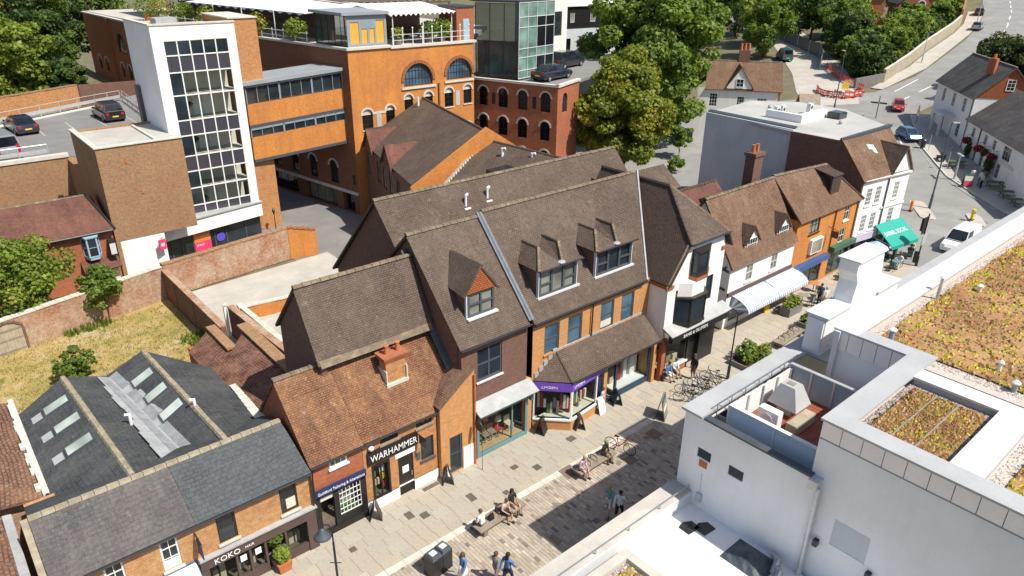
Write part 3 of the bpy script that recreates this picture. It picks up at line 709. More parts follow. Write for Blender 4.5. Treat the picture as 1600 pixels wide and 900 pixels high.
for left, sp in ((True,((34.4,2.8,1.7),(32.5,2.9,1.78),(30.5,2.95,1.82))),(False,((34.5,6.55,5.5),(32.7,6.65,5.6),(30.8,6.77,5.7)))):
    for v, ur, ul in sp:
        q = [(ul,v,on_slope(ul,v,left)),(ur,v,on_slope(ur,v,left)),(ur,v+.72,on_slope(ur,v+.72,left)),(ul,v+.72,on_slope(ul,v+.72,left))]
        lift = lambda P, h: [(x,y,z+h) for x,y,z in P]
        m = MB(); m.slab(up(lift(q,.11)),.1); o = m.build('rooflight','lead_dark',b)
        e = .06; qq = [(ul+e,v+e,0),(ur-e,v+e,0),(ur-e,v+.72-e,0),(ul+e,v+.72-e,0)]
        m = MB(); m.slab(up([(x,y,on_slope(x,y,left)+.135) for x,y,_z in qq]),.015); m.build('pane','skylight',o)
        m = MB(); m.slab(up([(x,y,on_slope(x,y,left)+.085) for x,y in ((ul-.5,v+.08),(ul-.08,v+.08),(ul-.08,v+.62),(ul-.5,v+.62))]),.02); m.build('apron','lead_pale',b)
for x, y, z in ((4.55,31.3,4.75),(7.05,30.2,5.05)):
    m = MB(); m.tube([(x,y,z-.2),(x,y,z+.42)],.07,8); m.tube([(x,y,z+.38),(x-.2,y,z+.45)],.06,8); m.build('flue','frame_white',b)
gutter(F(.75,28.4,90),0,7.6,0,4.1,b,'black_metal',.08)
m = MB()
for k in range(9): m.box(9.15+.02*k,9.6,28.6+k*.42,28.98+k*.42,4.05,4.2+rng.uniform(0,.06))
m.build('abutment_stones','mortar',b)
# --- old orange roofs at the left edge
b = thing('old_tiled_outbuilding','old building at the left edge with worn orange tiles edged in white mortar','building',(-3,33,0))
m = MB(); m.box(-8,.5,29.6,37.5,0,4.0); m.build('wall','brick_old',b)
roof(b,[up([(-8,29.2,5.6),(.7,29.2,4.05),(.75,37.8,4.05),(-8,37.8,5.6)])],'tile_old')
m = MB()
for k in range(20): m.box(.55+rng.uniform(-.12,.08),.84,29.2+k*.43,29.6+k*.43,3.98,4.2+rng.uniform(0,.05))
m.build('mortar_fillet','mortar',b); m = MB(); m.tube([(-1.3,32.4,4.4),(-1.3,32.4,5.0)],.12,8); m.tube([(-1.3,32.4,4.95),(-1.2,32.2,5.05)],.09,8); m.build('flue','frame_white',b)
b = thing('corner_tiled_house','house cut off by the bottom left corner, brown tiled roof, pale verge','building',(-3,25,0))
m = MB(); m.box(-8,-.75,22.5,28.7,0,3.7); m.build('wall','brick_red',b)
roof(b,[up([(-8,21.5,5.2),(-.75,21.5,3.95),(-.75,28.9,3.95),(-8,28.9,5.2)])],'tile_old')
m = MB(); m.slab(up([(-.85,21.5,4.06),(-.55,21.5,4.0),(-.55,29,4.0),(-.85,29,4.06)]),.16); m.build('verge','lead_pale',b)
m = MB(); m.box(-1.6,-.4,21.0,23.6,3.4,3.98); m.build('parapet','render_white',b)
# --- brown lean-to roofs behind the tailor
b = thing('lean_to','larger red-brown tiled lean-to against a brick parapet behind the slate workshop','building',(11,34,0))
m = MB(); m.box(9.45,12.3,30.3,36.2,0,3.0); m.box(12.2,12.65,31.6,38.5,0,4.05); m.build('wall','brick_red',b)
roof(b,[up([(9.3,30.3,3.15),(12.25,31.8,3.95),(12.2,37.9,3.95),(9.3,35.0,3.15)])],'tile_lean')
m = MB()
for k in range(17): m.box(12.1,12.75,31.6+k*.41,31.99+k*.41,4.05,4.15+rng.uniform(0,.02))
stuff(m.build('parapet_coping','brick_tan',b))
b = thing('small_lean_to','smaller red-tiled lean-to roof with a brick ledge next to the dry grass garden','building',(10.4,38,0))
m = MB(); m.box(9.6,10.9,36.6,40,0,2.9); m.box(10.9,11.3,37.0,40.2,0,3.6); m.build('wall','brick_red',b)
roof(b,[up([(9.4,35.2,3.0),(10.95,37.0,3.5),(10.9,40.2,3.5),(9.4,39.2,3.0)])],'tile_lean')
m = MB(); m.box(10.85,11.4,36.9,40.3,3.6,3.72); m.build('parapet_coping','brick_tan',b)

# --- tailor's shop
b = thing('tailor_shop','small red brick shop with a black shopfront and a tailoring sign','building',(10.9,24.2,0))
f = F(0,24.2); m = MB()
wall(m,f,9.62,12.1,2.3,4.12,[(10.5,11.35,3.45,4.1)]); end_wall(m,9.62,[(24.2,0),(29.4,0),(29.4,3.9),(26.95,6.9),(24.2,4.05)],.25)
m.build('wall','brick_red',b)
window(f,b,10.5,11.35,3.45,4.1,'frame_white','glass_pale',3,2,.06,d=-.06,sill='frame_white')
roof(b,gable_roof_quads(9.55,12.12,23.98,4.0,26.95,7.02,29.5,4.0),'tile_red'); ridge((9.55,26.95,7.04),(12.12,26.95,7.04),b)
gutter(F(0,23.95),9.55,12.1,0,4.05,b); pipe([(9.66,24.06,4.0),(9.6,24.05,3.3),(9.62,24.08,0)],b)
m = MB(); m.fbox(f,9.62,12.12,-.1,.14,0,.3); m.fbox(f,9.62,9.85,-.1,.1,.3,2.3); m.fbox(f,11.85,12.12,-.1,.1,.3,2.3); m.fbox(f,10.5,10.75,-.1,.1,.3,2.3); m.fbox(f,10.75,11.85,-.1,.06,.3,.75); m.fbox(f,9.62,12.12,-.1,.1,2.2,2.36)
m.build('shopfront','black_paint',b)
m = MB(); m.fbox(f,9.64,12.12,.1,.2,2.37,2.72); o = m.build('sign','navy',b); text('Guildford Tailoring & Alterations',F(0,24.0),9.72,2.46,.2,'white_letters',o,d=.012,squeeze=.86)
window(f,b,10.75,11.85,.75,2.2,'frame_white','glass_shop',6,5,.03,d=.0,bar=.025)
m = MB(); m.fbox(f,9.85,10.5,-.75,-.7,.02,2.0); m.build('door','frame_dark',b)
m = MB(); m.fbox(f,9.85,10.5,-.05,.0,1.92,2.2); m.build('fanlight','blind_pale',b)
m = MB(); m.fbox(f,9.7,12.1,-1.5,-1.4,0,2.3); m.fbox(f,9.85,12.0,-1.4,-.02,.02,.7); m.build('interior','interior',b)
q = MB()
for k in range(9): q.fbox(f,10.8+k*.115,10.89+k*.115,-.7,-.6,.7,rng.uniform(1.2,2.0))
q.build('clothes','blind_pale',b); q = MB(); q.fbox(f,10.78,11.8,-.55,-.1,.7,.76); q.build('window_bed','cloth_green',b)
# --- games shop
b = thing('games_shop','brick shop with a black sign reading WARHAMMER, black door and white painted plinth','building',(14.2,24.2,0))
m = MB(); ops = [(12.5,13.45,.6,2.55),(13.9,14.75,.0,2.3),(13.05,14.0,3.5,4.08),(15.0,15.9,3.5,4.08),(15.2,15.95,1.5,2.75)]
wall(m,f,12.12,16.15,.62,4.12,ops); m.build('wall','brick_warm',b)
m = MB(); wall(m,F(0,24.17),12.12,16.15,0,.62,[(13.9,14.75,0,.62)],.1); m.build('plinth','render_white',b); m = MB(); m.fbox(f,13.75,14.85,.0,.035,2.32,2.6); m.build('door_lintel','render_white',b)
roof(b,gable_roof_quads(12.13,17.65,23.98,4.0,26.95,7.02,29.5,4.0),'tile_red'); ridge((12.13,26.95,7.04),(17.65,26.95,7.04),b)
gutter(F(0,23.95),12.13,16.1,0,4.05,b)
m = MB(); m.fbox(f,12.3,15.0,.0,.12,2.72,3.4); o = m.build('sign','black_paint',b); text('WARHAMMER',F(0,24.08),12.42,2.86,.5,'white_letters',o,d=.012,squeeze=.79)
window(f,b,12.5,13.45,.6,2.55,'black_paint','glass_shop',2,1,.1,d=-.04,bar=.06,th=.08)
m = MB(); m.fbox(f,12.4,13.55,-.9,-.85,.5,2.6); m.fbox(f,12.5,13.45,-.85,-.1,.55,.62); m.build('interior','interior',b)
for a, h, c in ((12.6,.65,'cloth_green'),(12.75,1.1,'cloth_cream'),(13.05,1.75,'white_plate'),(13.08,1.3,'yellow_plastic'),(13.1,.8,'cloth_red'),(12.6,1.6,'cloth_green')):
    q = MB(); q.fbox(f,a,a+.26,-.4,-.3,h,h+.34); q.build('display',c,b)
m = MB(); m.fbox(f,13.94,14.71,-.12,-.06,.02,2.28); o = m.build('door','black_paint',b); q = MB(); q.fbox(f,14.15,14.5,-.058,-.05,1.25,1.65); q.build('decal','white_letters',o); q = MB(); q.fbox(f,14.62,14.66,-.06,.0,.95,1.2); q.build('handle','steel',o)
for o_ in ops[2:4]: window(f,b,*o_,'frame_dark','glass_dark',3,1,.05,d=-.08,sill='timber')
window(f,b,*ops[4],'frame_dark','glass_dark',1,1,.06,d=-.08,sill='frame_grey')
m = MB(); m.fbox(f,14.93,15.13,.0,.05,1.7,2.1); m.build('menu_case','frame_grey',b); m = MB(); m.lathe([(.02,0),(.12,.02),(.14,.12),(.06,.2)],f.p(12.5,.12,3.55),8); m.build('wall_lamp','frame_white',b)
m = MB(); m.tube([f.p(15.05,.05,3.2),f.p(15.05,.75,3.25)],.025); m.fbox(f,15.03,15.07,.15,.7,2.75,3.2); m.build('hanging_sign','frame_dark',b)
# chimney on its roof
m = MB(); m.box(14.35,15.4,25.5,26.1,5.2,6.7); m.build('chimney','brick_warm',b)
ch = [o for o in b.children if o.name.startswith('chimney')][0]
m = MB()
for k in range(4): e = .04 + .035 * k; m.box(14.35-e,15.4+e,25.5-e,26.1+e,6.7+k*.08,6.78+k*.08)
m.build('chimney_head','brick_red',ch)
for x in (14.6,15.2): m = MB(); m.lathe([(.11,0),(.1,.4),(.13,.42),(.13,.47),(.08,.48)],(x,25.8,7.0),10); m.build('chimney_pot','terracotta',ch)
m = MB(); m.box(14.28,15.48,25.36,25.5,5.3,5.62); m.box(14.3,14.35,25.4,26.2,5.4,6.3); m.box(15.4,15.46,25.4,26.2,5.4,6.3); m.build('flashing','stone_pale',ch)
# --- angled brick annex with its own door
b = thing('brick_annex','small brick annex with a slanting top, grey glazed door and white painted corner','building',(17.2,24,0))
f = F(0,23.95); m = MB()
wall(m,f,16.2,18.3,0,4.2,[(16.72,17.5,.05,2.25)]); m.fprism(f,[(16.2,4.2),(18.3,4.2),(18.3,5.85),(16.2,4.35)],-.2,0); end_wall(m,16.2,[(23.95,0),(25,0),(25,4.3),(23.95,4.3)]); end_wall(m,18.1,[(23.95,0),(24.4,0),(24.4,5.7),(23.95,5.7)],.2)
m.build('wall','brick_peach',b)
roof(b,[up([(16.05,23.8,4.34),(18.3,23.8,5.94),(17.85,25.8,5.62),(16.05,24.4,4.34)])],'tile_brown_right')
window(f,b,16.72,17.5,.05,2.25,'frame_grey','glass_tint',1,2,.09,name='door')
for q in ((17.56,18.3,.0,.025,0,1.3),(16.2,16.7,0,.025,0,.5)): m = MB(); m.fbox(f,*q); m.build('plinth','render_white',b)
m = MB(); m.tube([f.p(18.25,.1,5.4),f.p(18.25,.1,0)],.05); m.build('downpipe','terracotta',b)
m = MB(); m.tube([f.p(18.2,.1,2.3),f.p(18.2,.72,2.45),f.p(18.2,.72,.0)],.02); m.build('bracket','black_metal',b)
m = MB(); m.lathe([(.01,-.04),(.28,-.04),(.28,.04),(.01,.04)],(0,0,0),16); o = m.build('round_sign','frame_dark',b,local=True); o.location = base(b).inverted() @ Vector(f.p(18.15,.55,2.65)); o.rotation_euler = (0,R_(90),0)

# --- homeware shop under a steep gabled roof
b = thing('lamp_shop','dark brown brick shop with one red-fronted dormer and a teal shopfront','building',(20,24.3,0))
f = F(0,24.3); m = MB()
wall(m,f,17.8,22.05,3.0,6.95,[(18.75,20.35,4.5,6.35)]); m.box(17.8,22.05,24.55,24.6,3,6.9)
m.build('wall','brick_brown',b)
m = MB(); end_wall(m,17.8,[(24.3,3.0),(31.5,3.0),(31.5,8.4),(28.4,11.3),(24.3,6.7)],.3); m.build('gable_wall','brick_brown',b)
for q in ((17.8,18.5,-.3,.02,0,3.0),(22.05,22.45,-.3,.05,0,3.3)): m = MB(); m.fbox(f,*q); m.build('pier','brick_peach',b)
window(f,b,18.75,20.35,4.5,6.35,'frame_grey','glass_dark',2,2,.09,bar=.09,sill='coping_white',split=True)
MR = 28.45; ZR = 11.42
roof(b,[[(17.62,24.05,6.75),(22.05,24.05,6.75),(22.05,MR,ZR),(17.62,MR,ZR)]],'tile_brown',name='roof_slope')
roof(b,[[(17.62,MR,ZR),(22.05,MR,ZR),(22.05,31.4,8.6),(17.62,31.4,8.6)]],'tile_brown',name='rear_slope')
ridge((17.62,MR,ZR+.02),(22.05,MR,ZR+.02),b); gutter(F(0,24.0),17.62,22.1,0,6.78,b)
# lead gutter between this roof and the next
m = MB(); m.slab([(22.02,24.1,6.98),(22.36,24.1,6.98),(22.36,MR,ZR+.2),(22.02,MR,ZR+.2)],.1); m.build('lead_gutter','lead_gutter',b); m = MB(); m.slab([(22.12,24.1,6.99),(22.24,24.1,6.99),(22.24,MR,ZR+.21),(22.12,MR,ZR+.21)],.02); m.build('gutter_channel','lead_dark',b)
def slope_z(v,v0=24.05,z0=6.75,v1=MR,z1=ZR): return z0 + (z1-z0) * (v-v0) / (v1-v0)
# its dormer: hung-tile gable over a window
d = MB(); fd = F(0,24.95)
d.fprism(fd,[(18.72,7.6),(20.42,7.6),(20.42,9.2),(18.72,9.2)],-1.6,-.12); d.build('dormer','brick_brown',b)
dm = [o for o in b.children if o.name.startswith('dormer')][0]
window(fd,dm,18.76,20.38,7.85,9.12,'frame_grey','glass_pale',2,2,.1,d=-.12,bar=.1,sub=False,th=.1)
m = MB(); m.fprism(fd,[(18.62,9.12),(20.52,9.12),(19.57,10.35)],-.1,.04); m.build('hung_tile_gable','tile_hung',dm)
roof(dm,[[(18.5,24.86,9.02),(19.57,24.86,10.45),(19.6,27.4,10.4),(18.6,26.25,9.08)][::-1]],'tile_brown',.1,'dormer_roof'); roof(dm,[[(20.66,24.86,9.02),(20.6,26.25,9.08),(19.6,27.4,10.4),(19.57,24.86,10.45)]],'tile_brown',.1,'dormer_roof')
m = MB(); m.fbox(fd,18.65,20.55,-.1,.16,7.74,7.83); m.fbox(fd,18.66,18.72,-.14,-.02,7.8,9.1); m.build('lead_sill','coping_white',dm); ridge((19.57,24.86,10.47),(19.6,27.4,10.43),dm,'ridge_dark',.09,.3)
# teal shopfront
m = MB(); m.fbox(f,18.35,22.2,-.3,.75,2.98,3.06); m.slab([f.p(18.3,.85,3.02),f.p(22.25,.85,3.02),f.p(22.25,.02,3.42),f.p(18.3,.02,3.42)],.08); m.build('pent_roof','lead_pale',b)
m = MB(); m.fbox(f,18.6,22.0,.3,.42,2.5,2.96); o = m.build('sign','frame_teal',b); text('MARQUESS & HERTS',F(0,23.88),18.8,2.6,.3,'pale_letters',o,d=.01,squeeze=.95)
for a in (18.42,22.0): m = MB(); m.fbox(f,a,a+.18,.0,.5,2.3,2.96); m.build('console','teal_dark',b)
m = MB(); m.fbox(f,18.55,18.7,.1,.22,0,2.5); m.fbox(f,21.85,22.02,.1,.22,0,2.5); m.fbox(f,18.7,21.85,.1,.2,2.38,2.5); m.fbox(f,18.7,21.85,.1,.22,0,.22); m.fbox(f,20.9,20.98,.1,.2,.22,2.38); m.build('shopfront','frame_teal',b)
for a0, a1 in ((18.7,20.9),(20.98,21.85)): m = MB(); m.poly([f.p(a0,.15,.22),f.p(a1,.15,.22),f.p(a1,.15,2.4),f.p(a0,.15,2.4)]); m.build('pane','glass_shop',b)
m = MB(); m.fbox(f,18.4,22.1,-2.4,-2.3,0,3); m.fbox(f,18.4,22.1,-2.3,.1,.05,.2); m.build('interior','interior',b); m = MB(); m.fbox(f,18.72,21.8,-2.2,.08,.2,.24); m.build('shop_floor','shop_floor',b)
for k, (a,c,h) in enumerate(((18.95,'yellow_plastic',1.55),(19.6,'orange_sign',1.6),(20.5,'cloth_cream',1.2))):
    q = MB(); q.tube([f.p(a,-.5,.24),f.p(a,-.5,h)],.02); q.lathe([(.2,0),(.13,.32)],f.p(a,-.5,h),10); q.build('lamp_display',c,b)
for a, c in ((19.1,'cloth_green'),(19.65,'timber'),(20.1,'timber'),(20.55,'cloth_red'),(21.3,'cloth_cream')):
    q = MB(); q.fbox(f,a-.2,a+.2,-.7,-.3,.62,.67); q.fbox(f,a-.2,a+.2,-.74,-.7,.62,1.05)
    for x, y in ((-.18,-.68),(.14,-.68),(-.18,-.34),(.14,-.34)): q.fbox(f,a+x,a+x+.04,y,y+.04,.24,.62)
    q.build('chair_display',c,b)

# --- the long brick shop with two wide dormers
b = thing('dormered_brick_shop','long orange brick shop with two wide dormers above a tiled pent roof','building',(27,24.3,0))
m = MB(); ops = [(23.3,24.4,4.4,6.1),(25.05,26.15,4.4,6.1),(27.65,28.75,4.4,6.1),(29.4,30.5,4.4,6.1)]
wall(m,f,22.45,32.3,2.6,6.6,ops); m.build('wall','brick_peach',b)
for i, o_ in enumerate(ops): window(f,b,*o_,'frame_grey','glass_blue',1,2,.09,bar=.08,sill='brick_warm',curtain=('blind_pale',.1,.9,.06,.3) if i==2 else None)
m = MB()
for k in range(78): m.fbox(f,22.5+k*.125,22.56+k*.125,0,.05,6.3,6.38)
m.fbox(f,22.45,32.3,.0,.065,6.39,6.5); stuff(m.build('dentil_course','brick_orange_dark',b))
ZM = 11.62
main = MB(); main.slab([(22.36,24.05,6.62),(31.2,24.05,6.62),(34.9,28.5,ZM),(22.36,28.5,ZM)],.14); main.build('roof_slope','tile_brown',b)
roof(b,[[(22.36,28.5,ZM),(35,28.5,ZM),(35,31.2,9.0),(22.36,31.2,9.0)]],'tile_brown',name='rear_slope')
ridge((22.36,28.5,ZM+.02),(34.6,28.5,ZM+.02),b); gutter(F(0,24.0),22.36,31.2,0,6.64,b); pipe([(26.85,24.18,6.5),(26.85,24.2,4.4)],b)
m = MB(); m.tube([(31.25,24.05,6.66),(34.9,28.5,ZM+.05)],.07); m.build('valley_lead','lead_pale',b)
def wide_dormer(a0,a1,gmat):
    vf_ = 24.86; fd = F(0,vf_); q = MB(); q.fbox(fd,a0,a1,-1.6,-.12,7.3,9.18); d = q.build('dormer','brick_brown',b)
    window(fd,d,a0+.06,a1-.06,7.62,9.08,'frame_grey',gmat,3,1,.1,d=-.1,bar=.14,sub=False,th=.1,split=True)
    q = MB(); w = (a1-a0) / 3
    for x0, x1 in ((a0+.1,a0+w),(a1-w,a1-.1)): q.fbox(fd,x0,x1,-.06,-.01,8.2,8.31)
    q.build('transom','frame_grey',d)
    q = MB(); q.fbox(fd,a0-.1,a1+.25,-.1,.1,7.5,7.6); q.fbox(fd,a0-.05,a0,-.14,.03,7.5,9.1); q.fbox(fd,a1,a1+.05,-.14,.03,7.5,9.1); q.build('lead_trim','coping_white',d)
    # twin hipped tops: each a short ridge running back, a slope to the left and front, and a valley between the two
    mid = a0 + 1.5; zt = 10.0; ze = 9.18; vf = 24.66; vh = 25.75; vb = 27.08
    for k, (l,r) in enumerate(((a0-.2,mid),(mid,a1+.3))):
        rx = a0 + .72 + k * 1.45; zl = ze if k == 0 else ze + .25; vl = 26.25 if k == 0 else 26.5; zr_ = ze if k else ze + .25; q = MB()
        q.slab(up([(l,vf,ze),(rx,vh,zt),(rx,vb,zt),(l,vl,zl)]),.08); q.slab(up([(l,vf,ze),(r,vf,ze),(rx,vh,zt)]),.08)
        q.slab(up([(r,vf,ze),(r,26.4,zr_),(rx,vb,zt),(rx,vh,zt)]),.08); q.build('dormer_roof','tile_brown',d)
        ridge((rx,vh,zt+.02),(rx,vb,zt+.02),d,'ridge_dark',.08,.3); ridge((l,vf,ze+.04),(rx,vh,zt+.02),d,'ridge_tile',.1,.2)
    q = MB(); q.ball((mid,vf+.12,ze+.1),.26,.2,.1); q.build('lead_saddle','lead_pale',d); gutter(F(0,vf-.03),a0-.15,a1+.3,0,ze-.02,d,r=.05)
wide_dormer(23.3,26.05,'glass_pale'); wide_dormer(27.6,30.55,'glass_dark')
# tiled pent roof, purple bay, blue shopfront
m = MB(); m.slab([(24.0,22.75,3.12),(31.45,22.75,3.12),(31.45,24.3,4.35),(24.2,24.3,4.35)],.1); m.slab(up([(22.5,24.3,3.12),(24.0,22.75,3.12),(24.2,24.3,4.35)]),.1); m.build('pent_roof','tile_brown',b)
ridge((24.0,22.75,3.16),(24.2,24.3,4.4),b,'ridge_dark',.07,.25)
m = MB()
for k in range(13): m.fbox(f,24.2+k*.56,24.74+k*.56,.02,.07,4.33,4.47)
for k in range(5): m.fbox(f,22.6+k*.33,22.9+k*.33,.02,.07,3.25+k*.25,3.55+k*.25)
stuff(m.build('stepped_flashing','lead_pale',b)); gutter(F(0,22.72),24.0,31.45,0,3.08,b)
bl = F(22.55,24.25,-45.5); Lb = 2.12; br = F(24.05,22.75,6.5); Lr = 3.0
for fr, L0, t in ((bl,Lb,'LMZEN'),(br,Lr,'LMZEN')):
    m = MB(); m.fbox(fr,0,L0,-.06,.0,2.5,3.02); o = m.build('purple_sign','purple',b); text(t,fr,L0*(.2 if fr is bl else .05),2.66,.2,'white_letters',o,d=.012,squeeze=1.4)
    L1 = L0 if fr is bl else 2.3; m = MB(); m.fbox(fr,0,L1,-.15,.0,0,.62); m.build('stall_riser','brick_peach',b); m = MB(); m.fbox(fr,0,L1,-.2,.06,.62,.72); m.fbox(fr,0,.09,-.1,0,.72,2.5); m.fbox(fr,L1-.09,L1,-.1,0,.72,2.5); m.build('bay_frame','frame_white',b)
    m = MB(); m.poly([fr.p(.09,-.05,.72),fr.p(L1-.09,-.05,.72),fr.p(L1-.09,-.05,2.5),fr.p(.09,-.05,2.5)]); m.build('pane','glass_shop',b)
    m = MB()
    for k in range(9):
        a = .2 + (L1-.5) * k / 9; q = MB(); h = rng.uniform(.9,2.0); q.fbox(fr,a,a+.14,-.6-.2*(k % 2),-.5,.75 if h<1.3 else 1.1,h+.3); q.build('display',('cloth_cream','cloth_red','white_plate','cloth_green','cloth_cream','timber')[k % 6],b)
m = MB(); m.prism([(22.6,24.2),(24.1,22.85),(26.9,23.1),(26.9,24.2)],.66,.72); m.build('window_bed','blind_pale',b); m = MB(); m.fbox(f,22.5,27,-.9,-.8,0,2.9); m.build('interior','interior',b)
m = MB(); m.fbox(F(0,23.3),26.45,27.05,-.1,-.04,.03,2.5); m.build('door','navy',b)
for q in ((27.08,27.35,23.2,24.2,0,3.0),(31.35,31.62,23.1,24.2,0,3.0)): m = MB(); m.box(*q); m.build('pier','brick_peach',b)
fb = F(0,23.35); m = MB(); m.fbox(fb,27.35,31.35,-.08,.04,2.55,3.0); m.fbox(fb,27.35,27.5,-.08,.04,.1,2.55); m.fbox(fb,28.2,28.35,-.08,.04,.1,2.55); m.fbox(fb,31.2,31.35,-.08,.04,.1,2.55); m.fbox(fb,28.35,31.2,-.08,.04,0.1,.4); m.fbox(fb,27.5,28.2,-.08,.0,.02,.12); m.build('blue_shopfront','frame_blue',b)
for a0, a1 in ((27.5,28.2),(28.35,31.2)): m = MB(); m.poly([fb.p(a0,-.02,.12),fb.p(a1,-.02,.12),fb.p(a1,-.02,2.55),fb.p(a0,-.02,2.55)]); m.build('pane','glass_shop',b)
m = MB(); m.fbox(fb,27.4,31.3,-2.2,-2.1,0,2.9); m.build('back_wall','interior_pale',b); m = MB(); m.fbox(fb,28.4,31.2,-1.9,-.15,.3,.42); m.build('window_bed','white_membrane',b)
for a, h, c in ((28.7,.5,'cloth_cream'),(29.4,.9,'cloth_red'),(29.9,1.3,'white_plate'),(30.5,1.9,'frame_white'),(30.8,1.9,'frame_white')):
    q = MB(); q.fbox(fb,a,a+.3,-1.0,-.8,.42,.42+h); q.build('display',c,b)

# --- white corner building
b = thing('white_corner_building','white rendered building with a half-hipped tiled roof and black bay windows','building',(35,23.5,0))
f = F(-.45,22.95,0,.42); m = MB()
wall(m,f,32.3,37.7,3.05,6.2,[(33.1,36.0,3.7,5.5),(36.15,36.85,3.9,5.6)]); m.fprism(f,[(32.3,6.2),(37.7,6.2),(37.7,7.4),(37.35,8.25),(33.85,8.25)],-.2,0)
m.box(31.85,32.1,22.965,31,2.9,6.5); end_wall(m,37.0,[(22.95,3.4),(31,3.4),(31,7.8),(22.95,7.8)],.24); m.build('wall','render_white',b)
P_ = (34.95,25.9,11.3); Q_ = (34.95,31.5,11.3)
roof(b,[up([(31.75,22.75,6.5),(33.35,22.75,8.74),P_,Q_,(31.75,31.5,6.5)])],'tile_brown_dark',name='roof_slope')  # darker tiles paint this slope's shade into its colour
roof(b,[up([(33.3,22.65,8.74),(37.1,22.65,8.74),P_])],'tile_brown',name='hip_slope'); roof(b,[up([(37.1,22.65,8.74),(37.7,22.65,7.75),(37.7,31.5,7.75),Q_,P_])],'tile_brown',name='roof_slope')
ridge(P_,Q_,b,'ridge_dark'); ridge((33.3,22.65,8.77),(34.95,25.9,11.33),b,'ridge_dark',.1,.3); ridge((37.1,22.65,8.77),(34.95,25.9,11.33),b,'ridge_tile',.1,.3)
roof(b,gable_roof_quads(35.1,38.2,27.4,10.2,29.0,11.4,31,9.5),'tile_brown',name='rear_roof')
m = MB(); m.fprism(f,[(32.15,6.0),(32.4,6.0),(33.85,8.2),(33.7,8.3)],.0,.1); m.build('barge_board','timber',b)
for q in ((32.1,32.8,.0,.08,5.78,6.0),(37.3,37.8,0,.08,7.1,7.32),(32.22,32.3,-1.4,-.01,5.8,6.02)): m = MB(); m.fbox(f,*q); m.build('brick_corbel','brick_red',b)
gutter(F(0,22.6),33.4,37.1,0,8.72,b)
def bay(par,a0,a1,dep,h0,h1,n,gm):
    pts = [(a0,0),(a0+.75,dep),(a1-.75,dep),(a1,0)] if n == 3 else [(a0,0),(a0+.001,dep),(a1-.9,dep),(a1,0)]
    o = None
    for (x0,d0), (x1,d1) in zip(pts,pts[1:]):
        q0 = Vector(f.p(x0,d0,0)); q1 = Vector(f.p(x1,d1,0)); g = F(q0.x,q0.y,math.degrees(math.atan2(q1.y-q0.y,q1.x-q0.x))); L_ = (q1-q0).length
        if L_ < .05: continue
        window(g,par,0,L_,h0,h1,'frame_dark',gm,1,1,.08,d=-.06,name='bay_window')
    m = MB(); m.prism([(x,y) for x,y in [f.p(a,d+(.06 if d else 0),0)[:2] for a,d in pts]],h1,h1+.1); m.prism([f.p(a,d+(.05 if d else 0),0)[:2] for a,d in pts],h0-.12,h0); m.build('bay_cap','frame_dark',par)
bay(b,33.1,36.0,.75,3.75,5.4,3,'glass_dark'); bay(b,34.3,36.2,.5,6.75,8.15,2,'glass_dark')
m = MB(); m.prism([f.p(a,d,0)[:2] for a,d in ((34.25,0),(34.25,.56),(35.35,.56),(36.3,0))],6.38,6.63); m.build('brick_band','brick_red',b)
m = MB(); m.prism([f.p(a,d,0)[:2] for a,d in ((33.3,0),(33.95,.55),(35.15,.55),(35.8,0))],5.5,6.38); m.build('bay_apron','render_white',b)
window(f,b,36.15,36.85,3.9,5.6,'frame_dark','glass_dark',1,1,.07)
f = F(-.45,22.95)
m = MB(); m.slab([f.p(32.2,.8,3.4),f.p(38.3,.8,3.4),f.p(38.3,.0,3.75),f.p(32.2,.0,3.75)],.1); m.build('pent_roof','lead_pale',b)
m = MB(); m.fbox(f,32.35,38.1,.4,.72,2.85,3.32); o = m.build('sign','black_paint',b); text('BANG & OLUFSEN',F(-.45,22.23),33.4,2.95,.3,'white_letters',o,d=.012)
m = MB(); m.fbox(f,32.3,32.65,-.2,.1,0,2.9); m.fbox(f,32.65,35.0,-.2,.08,0,.5); m.build('stall_riser','brick_red',b); m = MB(); m.fbox(f,32.65,35.0,-.15,.14,.5,.62); m.build('sill','frame_white',b)
m = MB(); m.fbox(f,32.65,32.75,-.05,.08,.62,2.85); m.fbox(f,34.9,35.05,-.05,.08,.0,2.85); m.build('shopfront','black_paint',b); m = MB(); m.fbox(f,36.1,37.7,-.2,.08,0,2.85); m.fbox(f,35.05,36.1,-.6,-.199,0,2.85); m.build('shop_pier','black_paint',b)
m = MB(); m.poly([f.p(32.75,.0,.62),f.p(34.9,.0,.62),f.p(34.9,0,2.85),f.p(32.75,0,2.85)]); m.build('pane','glass_shop',b); m = MB(); m.fbox(f,35.15,36.0,-.48,-.44,.1,2.75); m.build('door','glass_dark',b)
m = MB(); m.fbox(f,32.6,35,-2,-1.9,0,2.9); m.build('back_wall','timber_dark',b); m = MB(); m.fbox(f,32.7,34.9,-1.9,-.1,.45,.52); m.build('window_bed','shop_floor',b)
for a, c, h in ((33.0,'white_plate',.1),(33.6,'timber',.5),(34.3,'cloth_cream',.35)): q = MB(); q.fbox(f,a,a+.45,-.9,-.5,.52,.55+h); q.build('display',c,b)

